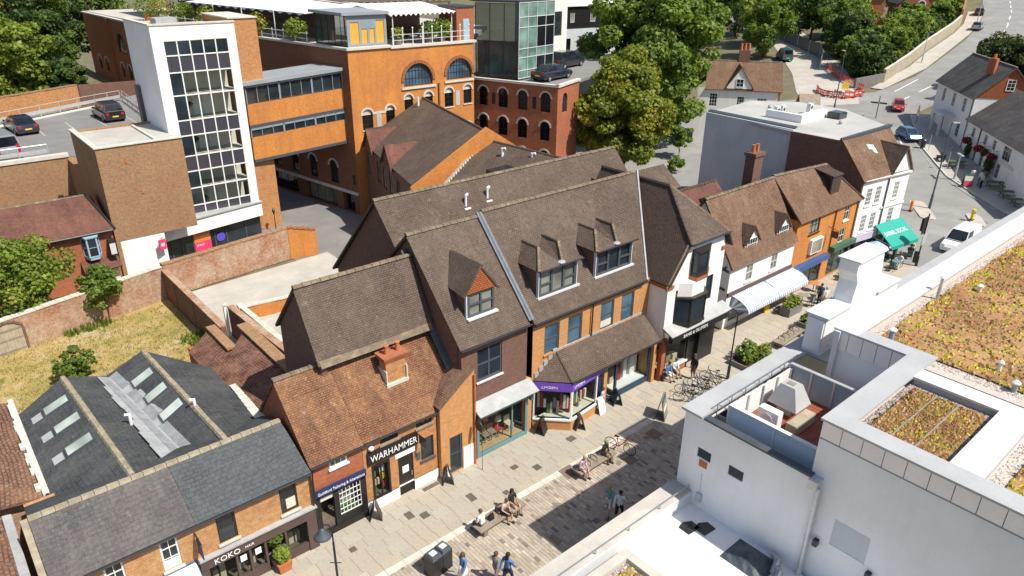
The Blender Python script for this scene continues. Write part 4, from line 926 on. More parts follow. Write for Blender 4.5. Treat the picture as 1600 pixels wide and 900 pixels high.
# --- roofs behind the street front
b = thing('rear_roof_block','long brown tiled roof range behind the street front with a blank brick gable','building',(28,34,0))
m = MB(); end_wall(m,19.0,[(31.6,5.0),(31.6,9.0),(33.5,11.5),(38.9,5.8),(38.9,0),(31.6,0)],.3); m.box(19.2,38,38.5,38.8,0,6.0); m.box(37.9,38.2,31,38.8,0,7.5); m.build('wall','brick_brown',b)
ZB = 11.65
roof(b,gable_roof_quads(18.8,38.3,30.9,8.9,33.5,ZB,39.3,5.7),'tile_brown'); ridge((18.8,33.5,ZB+.02),(38.3,33.5,ZB+.02),b)
for x, y, z in ((24.3,32.4,10.6),(26.0,32.5,10.7)):
    m = MB(); m.tube([(x,y,z-.3),(x,y,z+.55)],.07,8); m.tube([(x,y,z+.5),(x+.16,y,z+.6)],.09,8); m.box(x-.22,x+.22,y-.25,y+.1,z-.28,z-.2); m.build('flue','frame_white',b)
m = MB(); m.box(23.5,24.2,31.35,31.75,9.6,10.0); m.build('vent_box','lead_pale',b)
b = thing('tiled_side_range','brown tiled range with a tall dark gable between courtyard and small brick shops','building',(14.5,28,0))
m = MB(); end_wall(m,11.65,[(26.5,0),(30.6,0),(30.6,7.6),(28.2,10.35),(26.5,7.2)],.3); m.box(11.7,17.7,30.3,30.6,0,7.6); m.build('wall','brick_brown',b)
roof(b,[[(11.5,26.4,7.2),(17.7,26.4,7.2),(17.7,28.2,10.45),(11.5,28.2,10.45)]] ,'tile_brown',name='roof_slope'); roof(b,[[(11.5,28.2,10.45),(17.7,28.2,10.45),(17.7,30.9,7.5),(11.5,30.9,7.5)]],'tile_brown',name='rear_slope')
ridge((11.5,28.2,10.47),(17.7,28.2,10.47),b)
m = MB(); m.slab([(11.6,26.3,7.1),(17.6,26.3,7.1),(17.6,26.5,7.4),(11.6,26.5,7.4)],.05); m.build('lead_flashing','ridge_tile',b)
m = MB(); m.slab([(17.45,24.4,4.7),(17.82,24.4,4.75),(17.82,26.6,7.3),(17.45,26.6,7.2)],.1); m.slab([(17.42,26.6,7.4),(17.8,26.6,7.45),(17.8,28.6,10.6),(17.42,28.6,10.6)],.1); m.build('lead_gutter','lead_dark',b)

# --- tiled house in the courtyard behind, turned a little
b = thing('courtyard_house','brown tiled house with two little gables over its eaves and an orange parapet','building',(33,51,0))
rd = Vector((-.27,-.963)); R0 = Vector((40.2,60.3)); R1 = Vector((36.0,45.2)); lf = Vector((-.963,.27))
def rp(t,s,z): p = R0.lerp(R1,t) + lf * s; return (p.x,p.y,z)
zrh = 11.0; zeh = 7.3; sp = 6.4
roof(b,[up([rp(0,0,zrh),rp(1,0,zrh),rp(1,sp,zeh),rp(0,sp,zeh)])],'tile_brown',name='roof_slope'); roof(b,[up([rp(0,0,zrh),rp(1,0,zrh),rp(1,-5,zeh+.5),rp(0,-5,zeh+.5)])],'tile_brown',name='rear_slope')
ridge(rp(0,0,zrh+.02),rp(1,0,zrh+.02),b,'ridge_dark')
m = MB(); a = rp(0,sp-.3,0); c = rp(1,sp-.3,0); ang = math.degrees(math.atan2(c[1]-a[1],c[0]-a[0])); fh_ = F(a[0],a[1],ang); LH = math.hypot(c[0]-a[0],c[1]-a[1])
ops = [(.9,1.9,4.4,6.4),(4.2,5.4,4.4,6.4),(6.2,7.4,4.4,6.4),(8.2,9.4,4.4,6.4),(10.5,11.7,4.4,6.4)]
wall(m,fh_,0,LH,0,7.25,ops); e = rp(1,-5,0); m.slab([(c[0],c[1],0),(e[0],e[1],0),(e[0],e[1],7.6),rp(1,0,zrh-.1),(c[0],c[1],7.2)],.3)
m.slab([rp(0,-5,0),rp(0,sp-.3,0),rp(0,sp-.3,7.2),rp(0,0,zrh-.1),rp(0,-5,7.6)],.3); m.build('wall','brick_brown',b)
for o_ in ops: window(fh_,b,*o_,'frame_dark','glass_pale',2,2,.08)
m = MB(); m.slab([rp(1.0,sp+.1,zeh-.2),rp(1.0,0,zrh+.35),rp(1.0,-4.8,zeh+.9),rp(1,-4.8,zeh-2),rp(1,sp+.1,zeh-2.4)][::-1],-.35); m.build('parapet','brick_orange',b)
for k, t in enumerate((.04,.44)):
    q = MB(); h0 = 6.9; w = .1
    A = rp(t,sp+.15,h0); B_ = rp(t+.24,sp+.15,h0); Cc = rp(t+.12,sp+.15,9.0); D = rp(t+.12,2.9,9.15)
    q.slab(up([A,Cc,D]),.08); q.slab(up([B_,D,Cc]),.08); o = q.build('gablet_roof','tile_plum',b)
    q = MB(); q.slab([rp(t+.02,sp-.05,6.9),rp(t+.22,sp-.05,6.9),rp(t+.12,sp-.05,8.8)],.15); q.build('gablet','timber_dark',b); ridge(Cc,D,b,'ridge_dark',.08,.3)
m = MB(); m.tube([rp(.08,.9,zrh-.6),rp(.08,.9,zrh+.35)],.1,8); m.build('flue','frame_white',b)
b = thing('lower_courtyard_roof','lower brown tiled roof with white mortar verge and a dark box dormer beside the orange parapet','building',(33,42,0))
G0 = (36.4,45.6,10.2); G1 = (37.2,37.0,10.2)
roof(b,[up([G0,G1,(31.0,36.0,6.4),(30.2,44.8,6.4)])],'tile_brown',name='roof_slope'); roof(b,[up([G0,G1,(42,37.5,7.4),(41.5,46.2,7.4)])],'tile_brown',name='rear_slope'); ridge(G0,G1,b,'ridge_dark')
m = MB(); m.prism([(30.6,36.3),(41.5,37.6),(41,45.8),(30.2,44.3)],0,6.2); m.build('wall','brick_brown',b)
m = MB()
for k in range(48): t0 = k / 48; q = Vector(G0).lerp(Vector((30.2,44.8,6.4)),t0); m.box(q.x-.14,q.x,q.y-.1-.09*(k % 2),q.y+.15,q.z-.02,q.z+.1)
stuff(m.build('mortar_verge','mortar',b))
m = MB(); m.box(33.0,35.2,39.2,41.4,7.4,9.2); m.build('box_dormer','black_paint',b)
for x, y, z in ((35.6,42.6,9.9),(36.4,40.0,9.9)): m = MB(); m.tube([(x,y,z-.6),(x,y,z+.3)],.12,8); m.tube([(x,y,z+.2),(x+.1,y-.25,z+.3)],.1,8); m.build('flue','frame_white',b)
# ---------------------------------------------------------------- yard, garden and walls on the left
m = MB(); m.poly([(-12,36,.0),(12.4,36,.0),(12.4,54,.0),(-12,50.2,.0)]); g_ = struct(m,'garden_ground','dry_grass')
m = MB(); m.prism([(12.3,36),(26,37),(26,55),(12.3,54)],-.04,.006); struct(m,'courtyard_floor','concrete_light')
m = MB(); m.poly([(23,54.5,-.02),(36,50,-.02),(36,80,-.02),(24,80,-.02)]); struct(m,'service_lane','deck_asphalt')
m = MB(); m.poly([(34,42,-.015),(64,42,-.015),(64,62,-.015),(34,62,-.015)]); struct(m,'yard','asphalt')
tf = []
def blades(name,pts,hh,cols,lab=None,mat='leaf',n=5,spread=.25):
    m = MB()
    for x, y, z in pts:
        for k in range(n):
            a = rng.uniform(0,6.28); r = rng.uniform(.02,spread); h = hh * rng.uniform(.5,1.2); c = rng.choice(cols); w = hh * .16
            px_, py_ = x + r * math.cos(a), y + r * math.sin(a); t = rng.uniform(0,6.28)
            m.poly([(px_-w*math.cos(t),py_-w*math.sin(t),z),(px_+w*math.cos(t),py_+w*math.sin(t),z),(px_+r*.5*math.cos(a),py_+r*.5*math.sin(a),z+h)],c)
    return m.build(name,mat)
GC = [(.42,.32,.12),(.36,.28,.09),(.27,.25,.065),(.16,.20,.045),(.46,.37,.17)]
pts = []
for i in range(3800):
    x, y = rng.uniform(-8,12.2), rng.uniform(36.8,53)
    pts.append((x,y,0))
tag(blades('grass',pts,.16,GC),'dry yellowed grass with green tufts in the walled garden','grass',kind='stuff')
def leafquads(name,centres,radii,n,size,cols,parent=None,seed=1,flat=.0,per=None,local=False):
    """many small leaf faces spread through clumps"""
    r = np.random.RandomState(seed); Cn = np.array(centres,float); Rd = np.array(radii,float)
    if Rd.ndim == 1: Rd = np.stack([Rd]*3,1)
    w = (Rd[:,0]*Rd[:,1]) ; w /= w.sum(); idx = r.choice(len(Cn),n,p=w)
    d = r.normal(size=(n,3)); d /= np.linalg.norm(d,axis=1)[:,None]; rad = r.uniform(.45,1.05,n) ** .6
    P = Cn[idx] + d * Rd[idx] * rad[:,None]
    nrm = d * .8 + r.normal(size=(n,3)) * .55 + np.array([0,0,.45]); nrm /= np.linalg.norm(nrm,axis=1)[:,None]
    t = np.cross(nrm,r.normal(size=(n,3))); t /= np.linalg.norm(t,axis=1)[:,None]; b = np.cross(nrm,t)
    s = size * r.uniform(.6,1.4,n)[:,None]
    k0 = P - t * s * .5; k1 = P + b * s * .42; k2 = P + t * s * .6; k3 = P - b * s * .42
    V = np.stack([k0,k1,k2,k3],1).reshape(-1,3)
    me = bpy.data.meshes.new(name); me.vertices.add(4*n); me.vertices.foreach_set("co",V.astype('f').ravel())
    me.loops.add(4*n); me.loops.foreach_set("vertex_index",np.arange(4*n,dtype='i'))
    me.polygons.add(n); me.polygons.foreach_set("loop_start",np.arange(0,4*n,4,dtype='i')); me.polygons.foreach_set("loop_total",np.full(n,4,'i'))
    me.update(calc_edges=True)
    cc = np.array(cols,float); cl = cc[r.randint(len(cc),size=len(Cn))][idx] * .6 + cc[r.randint(len(cc),size=n)] * .4
    cl = cl * r.uniform(.75,1.3,(n,1)); cl = np.concatenate([np.clip(cl,0,1),np.ones((n,1))],1)
    ca = me.color_attributes.new("Col",'FLOAT_COLOR','CORNER'); ca.data.foreach_set("color",np.repeat(cl,4,axis=0).astype('f').ravel())
    me.materials.append(MATS['leaf'])
    o = bpy.data.objects.new(name,me); C.objects.link(o)
    if parent is not None:
        o.parent = parent
        if not local: o.matrix_basis = base(parent).inverted()
    return o
G_MID = [(.105,.165,.025),(.135,.20,.034),(.08,.13,.022),(.17,.235,.04)]
G_DARK = [(.055,.10,.024),(.075,.125,.028),(.042,.08,.02),(.095,.145,.03)]
G_GOLD = [(.20,.215,.025),(.26,.25,.03),(.15,.185,.024),(.28,.25,.035),(.12,.165,.022),(.19,.23,.028)]
G_LIME = [(.165,.23,.032),(.21,.27,.04),(.125,.18,.028),(.25,.275,.045)]
G_PINE = [(.045,.075,.022),(.07,.095,.028),(.10,.10,.03),(.03,.06,.02)]
def tree(name,label,x,y,z0,ztop,rad,cols,n,leaf,seed,zbot=None,group=None,trunk=.3,nb=26,cat='tree',shape=.0):
    r = random.Random(seed); t = thing(name,label,cat,(x,y,z0),0,group); H_ = ztop - z0; zb = zbot if zbot is not None else z0 + H_ * .22
    zc = (zb+ztop) / 2; hz = (ztop-zb) / 2; cs = []; rs = []
    for i in range(int(nb*2.2)):
        u = r.uniform(-1,1); a = r.uniform(0,6.283); q = math.sqrt(max(0,1-u*u)); k = r.uniform(.5,.95)
        q *= 1 - shape * max(0,u)
        cs.append((x+rad*q*k*math.cos(a),y+rad*q*k*math.sin(a),zc+hz*u*k)); rr = rad * r.uniform(.13,.29); rs.append((rr,rr,rr*r.uniform(.55,.85)))
    for i in range(4): cs.append((x+r.uniform(-.3,.3)*rad,y+r.uniform(-.3,.3)*rad,zc+r.uniform(-.4,.5)*hz)); rs.append((rad*.42,rad*.42,hz*.4))
    leafquads('crown',cs,rs,n,leaf,cols,t,seed)
    m = MB(); m.tube([(x,y,z0-.3),(x+.1,y,z0+H_*.25),(x-.1,y+.1,z0+H_*.5),(x,y,z0+H_*.72)],[trunk*1.3,trunk,trunk*.7,trunk*.3],8); m.build('trunk','bark',t)
    for c in cs[:9]:
        h = r.uniform(.25,.5); m = MB(); m.tube([(x,y,z0+H_*h),((x+c[0])/2,(y+c[1])/2,(z0+H_*h+c[2])/2+.2),c],[trunk*.45,trunk*.3,trunk*.1],5); m.build('limb','bark',t)
    return t
tree('bush','round green bush standing in the dry grass garden behind the slate workshop',4.45,45.8,0,2.0,1.25,G_MID,2600,.17,21,.2,trunk=.06,nb=14,cat='bush')
tree('bush','green shrub at the left edge beside the old orange tiled roof',-.6,39.6,0,2.6,1.7,G_LIME,2600,.18,22,.2,trunk=.06,nb=14,cat='bush')
tree('small_tree','bright green garden tree in front of the red brick cottage at the left',3.6,55.3,0,6.2,3.5,G_LIME,9500,.23,23,1.7,trunk=.14,nb=30)
tree('small_tree','leafy shrub growing out over the old garden wall near the left edge',8.0,53.0,0,4.2,1.7,G_MID,3000,.2,24,1.2,trunk=.07,nb=16,cat='shrub')
m = []
for k in range(70): m.append((rng.uniform(11,12.2),rng.uniform(41,47),0))
for k in range(40): m.append((rng.uniform(5,8),rng.uniform(52.0,52.8),0))
tag(blades('weeds',m,.5,G_MID+G_LIME),'green weeds growing along the foot of the garden walls','weeds',kind='stuff')
def long_wall(name,label,p,q,h0,h1,th,mat,coping=None,gap=None):
    P, Q = Vector(p), Vector(q); L_ = (Q-P).length; f = F(P.x,P.y,math.degrees(math.atan2(Q.y-P.y,Q.x-P.x))); t = thing(name,label,'wall',(P.x,P.y,0)); m = MB(); n = max(2,int(L_/1.2))
    for i in range(n):
        a0, a1 = L_ * i / n, L_ * (i+1) / n
        if gap and gap[0] < (a0+a1) / 2 < gap[1]: continue
        ha, hb = h0 + (h1-h0) * i / n, h0 + (h1-h0) * (i+1) / n; w = .02 * math.sin(i*2.1)
        m.hexa([f.p(a0,w,0),f.p(a1,w,0),f.p(a1,-th,0),f.p(a0,-th,0),f.p(a0,w,ha),f.p(a1,w,hb),f.p(a1,-th,hb),f.p(a0,-th,ha)])
    m.build('wall',mat,t)
    if coping:
        m = MB(); k = int(L_/.45)
        for i in range(k):
            a0, a1 = L_ * i / k, L_ * (i+.97) / k; h = h0 + (h1-h0) * i / k + rng.uniform(-.01,.015)
            if gap and gap[0] < a0 < gap[1]: continue
            m.fbox(f,a0,a1,-th-.05,.05,h,h+.09)
        stuff(m.build('coping',coping,t))
    return t, f
t, f = long_wall('garden_wall','long old brick garden wall with worn pale patches and an arched timber gate',(-9,49.8),(12.3,53.95),2.0,2.6,.4,'brick_old','stone_pale')
m = MB(); G0_, GW = 10.35, 1.7; mm = [(G0_,0),(G0_+GW,0),(G0_+GW,1.6),(G0_+GW*.8,1.92),(G0_+GW*.5,2.06),(G0_+GW*.2,1.92),(G0_,1.6)]; m.fprism(f,mm,.0,.06)
gt = m.build('gate','timber_pale',t)
for h in (.15,.95,1.6): q = MB(); q.fbox(f,G0_+.05,G0_+GW-.05,.06,.11,h,h+.12); q.build('rail','timber',gt)
for a in range(8): q = MB(); q.fbox(f,G0_+.03+a*.207,G0_+.22+a*.207,.06,.078,.05,1.62); q.build('board','timber_pale',gt)
m = MB()
for k in range(9):
    a0, a1 = math.pi * k / 9, math.pi * (k+.9) / 9; m.fprism(f,[(G0_+.85+r_*math.cos(t_),1.55+(r_-.32)*math.sin(t_)) for r_,t_ in ((.86,a0),(1.0,a0),(1.0,a1),(.86,a1))],0,.1)
m.fbox(f,G0_-.15,G0_,0,.1,0,1.55); m.fbox(f,G0_+GW,G0_+GW+.15,0,.1,0,1.55); m.build('gate_arch','brick_brown',t)
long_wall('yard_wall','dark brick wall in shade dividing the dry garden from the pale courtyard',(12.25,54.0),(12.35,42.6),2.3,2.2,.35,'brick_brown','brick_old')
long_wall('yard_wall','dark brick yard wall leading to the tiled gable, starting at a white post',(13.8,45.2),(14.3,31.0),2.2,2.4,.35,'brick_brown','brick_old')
long_wall('courtyard_wall','sunlit mottled brick wall along the back of the pale courtyard',(12.4,54.2),(22.85,55.5),2.6,2.75,.4,'brick_old','brick_tan')
long_wall('courtyard_wall','short orange brick wall closing the right end of the courtyard',(22.85,55.45),(25.1,54.9),2.75,2.2,.4,'brick_orange','brick_orange_dark')
long_wall('ramp_wall','low orange brick wall round a sunken corner of the courtyard',(15.1,46.9),(18.8,46.4),1.0,1.0,.3,'brick_orange','stone_pale')
long_wall('ramp_wall','low brick wall with pale top beside the yard wall in the courtyard',(15.2,47.6),(15.3,40.5),1.0,1.0,.3,'brick_warm','stone_pale')
t = thing('post','white post at the corner of the dark yard wall','post',(13.65,45.3,0)); m = MB(); m.box(13.55,13.75,45.2,45.4,0,2.35); m.build('shaft','render_white',t); m = MB(); m.box(13.5,13.8,45.15,45.45,2.35,2.42); m.build('cap','stone_pale',t)

# --- red brick cottage at the left
b = thing('red_brick_cottage','red brick cottage with a plum tiled roof and pale blue oriel window','building',(5,60,0))
f = F(-6,59.4); m = MB(); wall(m,f,0,16.6,0,4.7,[(7.0,8.3,3.0,4.3),(10.5,11.5,3.0,4.3)]); m.box(-6,10.5,66,66.3,0,4.5); end_wall(m,10.3,[(59.4,0),(66,0),(66,4.6),(62.6,6.5),(59.4,4.6)],.2); m.build('wall','brick_red',b)
for o_ in ((7.0,8.3,3.0,4.3),(10.5,11.5,3.0,4.3)): window(f,b,*o_,'frame_white','glass_pale',3,2,.08)
roof(b,gable_roof_quads(-6.2,9.8,59.0,4.5,62.4,6.55,66,4.5),'tile_plum'); roof(b,[up([(9.8,59.0,4.5),(10.75,59.0,4.5),(9.82,62.4,6.55)])],'tile_plum',name='hip'); ridge((-6.2,62.4,6.58),(9.8,62.4,6.58),b,'ridge_tile',.11)
m = MB(); m.tube([(10.78,59,4.55),(9.85,62.4,6.62)],.09); m.build('verge','black_metal',b); gutter(F(0,58.95),-6,10.6,0,4.5,b,r=.08)
for k, (p,q) in enumerate((((8.35,59.4),(8.6,58.75)),((8.6,58.75),(9.35,58.75)),((9.35,58.75),(9.6,59.4)))):
    g = F(p[0],p[1],math.degrees(math.atan2(q[1]-p[1],q[0]-p[0]))); window(g,b,0,math.hypot(q[0]-p[0],q[1]-p[1]),2.7,4.25,'frame_sky','glass_dark',1,2,.1,d=-.05,name='oriel_window')
m = MB(); m.prism([(8.3,59.4),(8.55,58.68),(9.4,58.68),(9.65,59.4)],4.25,4.36); m.prism([(8.4,59.4),(8.65,58.78),(9.3,58.78),(9.55,59.4)],2.5,2.7); m.build('oriel_trim','frame_sky',b)
roof(b,[[(8.0,58.3,1.75),(10.6,58.3,1.75),(10.6,59.4,2.35),(8.0,59.4,2.35)]],'tile_plum',.08,'pent_roof')
m = MB(); m.fbox(f,14.9,16.4,.02,.4,0,1.7); m.build('porch','frame_pale',b); m = MB(); m.fbox(f,15.2,15.9,.4,.46,.05,1.65); m.build('door','frame_white',b)
m = MB(); m.fbox(f,16.1,16.5,.1,.9,2.6,3.8); o = m.build('side_bay','frame_dark',b); m = MB(); m.fbox(f,16.05,16.45,.9,.95,2.75,3.6); m.build('pane','frame_pale',o)

# --- brick block, white shop base, stair tower
b = thing('brick_block','plain tan brick block with a flat concrete roof on a white base','building',(14,63,0))
m = MB(); wall(m,F(10.75,59.6),0,6.2,3.25,10.55); end_wall(m,10.75,[(59.6,0),(67.6,0),(67.6,10.55),(59.6,10.55)],.3); m.box(10.8,17.0,67.3,67.6,0,10.5); m.box(10.76,17.0,67.61,73.0,0,7.25); m.build('wall','brick_tan',b)
m = MB(); m.box(11.0,16.9,59.9,67.4,10.2,10.35); m.build('flat_roof','concrete_light',b)
m = MB(); m.box(10.65,17.0,59.5,59.85,10.55,10.65); m.box(10.65,11.05,59.85,67.6,10.55,10.65); m.box(15.2,15.4,60,67,10.36,10.5); m.build('coping','stone_pale',b)
m = MB(); m.box(10.78,14.3,59.62,60.0,0,3.2); m.build('white_base','render_white',b)
for x, z in ((12.6,9.2),(13.3,6.7)): m = MB(); m.fbox(F(0,59.6),x,x+.16,.0,.06,z,z+.25); m.build('bolt_plate','terracotta',b)
t = thing('blade_sign','round red and pale hanging sign on the white wall below the tan brick block','sign',(13.9,59.6,2.4)); m = MB(); m.tube([(14.1,59.55,2.9),(13.7,59.0,2.9)],.03); m.build('arm','steel',t)
m = MB(); m.fbox(F(13.6,59.0,20),0,.6,-.05,.05,2.0,2.85); o = m.build('panel','pink_sign',t); m = MB(); m.fbox(F(13.6,59.0,20),.15,.45,.05,.06,2.3,2.55); m.build('emblem','white_plate',o)
b = thing('stair_tower','tall white stair tower with a gridded glass front, over a white shop fascia','building',(20,63,0))
f = F(16.85,62.5); W_ = 6.6; m = MB()
wall(m,f,0,W_,2.9,18.6,[(.85,5.9,2.95,17.42)],.25); m.build('front_wall','render_white',b)
m = MB(); end_wall(m,16.85,[(62.5,0),(69.5,0),(69.5,18.6),(62.5,18.6)],.25); m.build('side_wall','render_cool',b)
m = MB(); m.box(17.1,23.4,62.8,69.4,18.0,18.2); m.build('flat_roof','concrete_light',b); m = MB(); m.box(16.75,23.5,62.42,62.78,18.6,18.72); m.box(16.75,17.15,62.78,69.5,18.6,18.72); m.build('coping','stone_pale',b); m = MB(); m.box(18.0,19.6,64.5,66.0,18.2,18.95); m.build('roof_light','lead_pale',b)
rows_ = [17.42,16.3,15.0,13.2,11.2,9.95,8.25,6.95,5.5,4.0,2.95]; kinds = 'gdggdgdggd'
m = MB(); cw = 5.05 / 5
for i in range(6): m.fbox(f,.85+i*cw-.045,.85+i*cw+.045,-.12,-.02,2.95,17.42)
for z in rows_: m.fbox(f,.85,5.9,-.117,-.023,z-.045,z+.045)
o = m.build('glazing_grid','frame_white',b)
for r_ in range(10):
    for c_ in range(5):
        x0, x1, z0, z1 = .85 + c_ * cw + .045, .85 + (c_+1) * cw - .045, rows_[r_+1] + .045, rows_[r_] - .045; m = MB(); m.poly([f.p(x0,-.08,z0),f.p(x1,-.08,z0),f.p(x1,-.08,z1),f.p(x0,-.08,z1)])
        if kinds[r_] == 'd': m.build('spandrel','spandrel',o)
        else: m.build('pane','glass_dark' if r_==0 or c_==0 else 'glass_shop',o)
m = MB(); m.fbox(f,.3,6.3,-2.6,-2.5,2.9,17); m.build('stair_wall','interior_pale',b)
m = MB()
for z in (3.0,5.4,8.2,11.1,13.2,15.0): m.fbox(f,.3,6.3,-2.5,-.2,z-.15,z)
m.build('landing','concrete_pale',b)
for z in (3.0,8.2,11.1):
    for a in (3.0,3.85): m = MB(); m.fbox(f,a,a+.75,-2.49,-2.42,z,z+2.1); m.build('stair_door','frame_white',b)
    m = MB(); m.slab([f.p(.9,-.5,z),f.p(2.4,-.5,z+1.4),f.p(2.4,-1.6,z+1.4),f.p(.9,-1.6,z)],.15); m.tube([f.p(.9,-.5,z+.9),f.p(2.4,-.5,z+2.3)],.03); m.build('stair_flight','frame_dark',b)
m = MB(); m.fbox(F(16.85,69.4,-90),.4,1.2,.0,.3,8,13.4); m.build('side_glazing','frame_grey',b)
g = F(14.1,60.75,9.5); L_ = 9.6
m = MB(); m.fbox(g,0,L_,-1.5,.0,1.95,3.2); m.build('fascia','render_white',b); m = MB(); m.fbox(g,-.05,L_+.05,-1.5,.12,3.2,3.3); m.build('fascia_coping','lead_pale',b)
m = MB()
for a in (0,1.1,2.0,3.0,5.0,6.1,8.0,9.5): m.fbox(g,a,a+.1,-.7,-.6,0,1.95)
m.fbox(g,0,L_,-.7,-.6,1.85,1.95); m.build('shopfront','frame_grey',b); m = MB(); m.poly([g.p(0,-.65,0),g.p(L_,-.65,0),g.p(L_,-.65,1.95),g.p(0,-.65,1.95)]); m.build('pane','glass_dark',b)
m = MB(); m.fbox(g,3.1,4.6,-.6,-.54,.1,1.8); o = m.build('red_sign','orange_sign',b); m = MB(); m.fbox(g,3.1,4.6,-.54,-.53,.1,.9); m.build('sign_band','pink_sign',o); text('Landmark',g,3.2,1.25,.33,'white_letters',o,d=-.53); text('SPACE',g,3.25,.55,.25,'white_letters',o,d=-.52)
m = MB(); m.fprism(g,[(5.55+.42*math.cos(k*.524),.85+.42*math.sin(k*.524)) for k in range(12)],-.6,-.55); m.build('round_sign','violet_sign',b)
b = thing('brick_pier_block','narrow orange-brown brick tower slab joined to the right side of the stair tower','building',(24.5,66,0))
m = MB(); m.box(23.5,25.85,63.8,70,0,18.75); m.build('wall','brick_warm',b); m = MB(); m.box(23.4,25.95,63.7,70.1,18.75,18.85); m.build('coping','stone_pale',b)

# --- raised car deck
b = thing('car_park_deck','raised car park deck with brick front wall and grey barrier rails','building',(5,80,0))
m = MB(); m.prism([(-22,72.2),(10.9,72.8),(16.8,68),(24,76),(24.5,101),(17.5,96.5),(-22,74.5+10)],6.7,7.3); m.build('deck','deck_asphalt',b)
m = MB(); m.box(-22,10.9,72.0,72.4,0,7.45); m.build('wall','brick_tan',b); m = MB(); m.box(-22,10.9,71.9,72.5,7.45,7.75); m.build('parapet','stone_pale',b)
def rail(par,p,q,z,n,h=.9,beam=True):
    P, Q = Vector((*p,z)), Vector((*q,z)); m = MB()
    for i in range(n+1): c = P.lerp(Q,i/n); m.tube([c,c+Vector((0,0,h))],.05,5)
    m.build('rail_posts','galv',par); m = MB(); m.tube([P+Vector((0,0,h)),Q+Vector((0,0,h))],.035,5)
    if beam: d = (Q-P).normalized(); m.slab([P+Vector((0,0,.35)),Q+Vector((0,0,.35)),Q+Vector((0,0,.7)),P+Vector((0,0,.7))],.06)
    m.build('barrier_rail','galv',par)
rail(b,(-10,72.8),(9.6,73.1),7.4,9,1.1); rail(b,(-6,83.0),(18.6,96.2),7.3,12,1.2); rail(b,(18.6,96.2),(21.6,97.5),7.3,2,1.2); rail(b,(21.8,97.4),(21,84),7.3,5,1.2)
m = MB()
for x in (5.6,8.2,10.9,13.75,16.65,19.5): m.box(x,x+.12,82.6,82.6+5.8,7.3,7.306)
stuff(m.build('bay_markings','road_paint_worn',b)); m = MB(); m.slab(up([(-6,82.0,7.32),(18.6,95.2,7.32),(18.3,96.0,7.32),(-6,82.9,7.32)]),.03); m.build('kerb','stone_pale',b)
t, _f = long_wall('retaining_wall','orange brick retaining wall below the dark trees behind the car deck',(-10,90),(17.5,98.4),8.6,9.4,.5,'brick_warm','brick_tan')
t, _f = long_wall('retaining_wall','shaded brown brick wall between the trees and the arcaded building',(17.6,98.4),(25.5,103),9.4,8.6,.5,'brick_brown',None)

# --- the arcaded orange brick building
b = thing('arcaded_brick_building','large orange brick building with round-arched windows and a planted roof terrace','building',(40,70,0))
ZT = 15.75; f = F(33.2,61.8,-.9); LF = 14.3
small = [(1.0,2.15,8.3,10.3,'arch'),(3.6,4.6,8.45,10.4,'arch'),(5.75,6.75,9.1,11.2,'arch'),(8.1,9.1,9.2,11.25,'arch'),(10.55,11.65,9.45,11.4,'arch'),(12.95,14.0,9.55,11.5,'arch'),(5.75,6.75,5.4,7.4,'arch'),(12.95,14.0,5.6,7.6,'arch')]
big = [(5.8,9.15,11.95,14.1,'arch'),(10.85,14.05,12.15,14.2,'arch')]
m = MB(); wall(m,f,0,LF,0,ZT,small+big,.28,nseg=12); m.build('front_wall','brick_orange',b)
def arch_ring(par,f,o,w,mat,d0=0.0,d1=.06,n=12,band=True,nm='arch_ring'):
    x0, x1, y0, y1 = o[:4]; r = (x1-x0) / 2; cx = (x0+x1) / 2; sy = y1 - min(r,y1-y0); ry = y1 - sy; m = MB()
    for k in range(n):
        t0, t1 = math.pi * k / n, math.pi * (k+.94) / n
        m.fprism(f,[(cx+(r+e)*math.cos(t),sy+(ry+e)*math.sin(t)) for e,t in ((0,t0),(w,t0),(w,t1),(0,t1))],d0,d1)
    m.build(nm,mat,par)
for o_ in small:
    window(f,b,*o_[:4],'frame_dark','glass_black',2,4,.05,d=-.2,arch=True,sill='stone_pale'); arch_ring(b,f,o_,.16,'stone_pale')
    m = MB(); r = (o_[1]-o_[0]) / 2; cx = (o_[0]+o_[1]) / 2; m.fprism(f,[(cx+(r-.04)*math.cos(math.pi*k/8),o_[3]-r+(r-.04)*math.sin(math.pi*k/8)) for k in range(9)],-.19,-.13); m.build('tympanum','stone_pale',b)
for o_ in big:
    window(f,b,*o_[:4],'frame_dark','glass_blue',9,3,.07,d=-.22,arch=True,bar=.05); arch_ring(b,f,o_,.3,'brick_orange_dark',0,.1,16)
m = MB(); m.fbox(f,5.5,9.5,.0,.14,11.7,11.88); m.fbox(f,10.6,14.25,.0,.14,11.88,12.06); m.build('string_course','stone_pale',b)
for a in (2.55,11.95): m = MB(); m.fbox(f,a,a+.5,.0,.03,8.5+(a>5)*1.0,10.0+(a>5)*1.0); m.build('louvre','coping_grey',b)
m = MB(); m.fbox(f,2.2,3.6,0,.05,9.75,9.95); m.build('terracotta_band','stone_pale',b); pipe([f.p(9.85,.1,12),f.p(9.85,.1,6)],b,'brick_orange_dark',.1)
m = MB(); m.fbox(f,-.15,4.55,-.4,.18,ZT,ZT+.22); m.fbox(f,4.5,LF+.3,-.4,.15,ZT-.12,ZT+.1); m.build('cornice','stone_pale',b)
fl = F(26.9,98,math.degrees(math.atan2(61.8-98,33.2-26.9))); LL = math.hypot(36.2,6.3)
ops = [(20,23.2,10.6,13.2,'arch'),(26.0,29.2,10.8,13.4,'arch')] + [(a,a+1.3,2.6,5.0,'arch') for a in (22.6,25.8,29.0,32.4)]
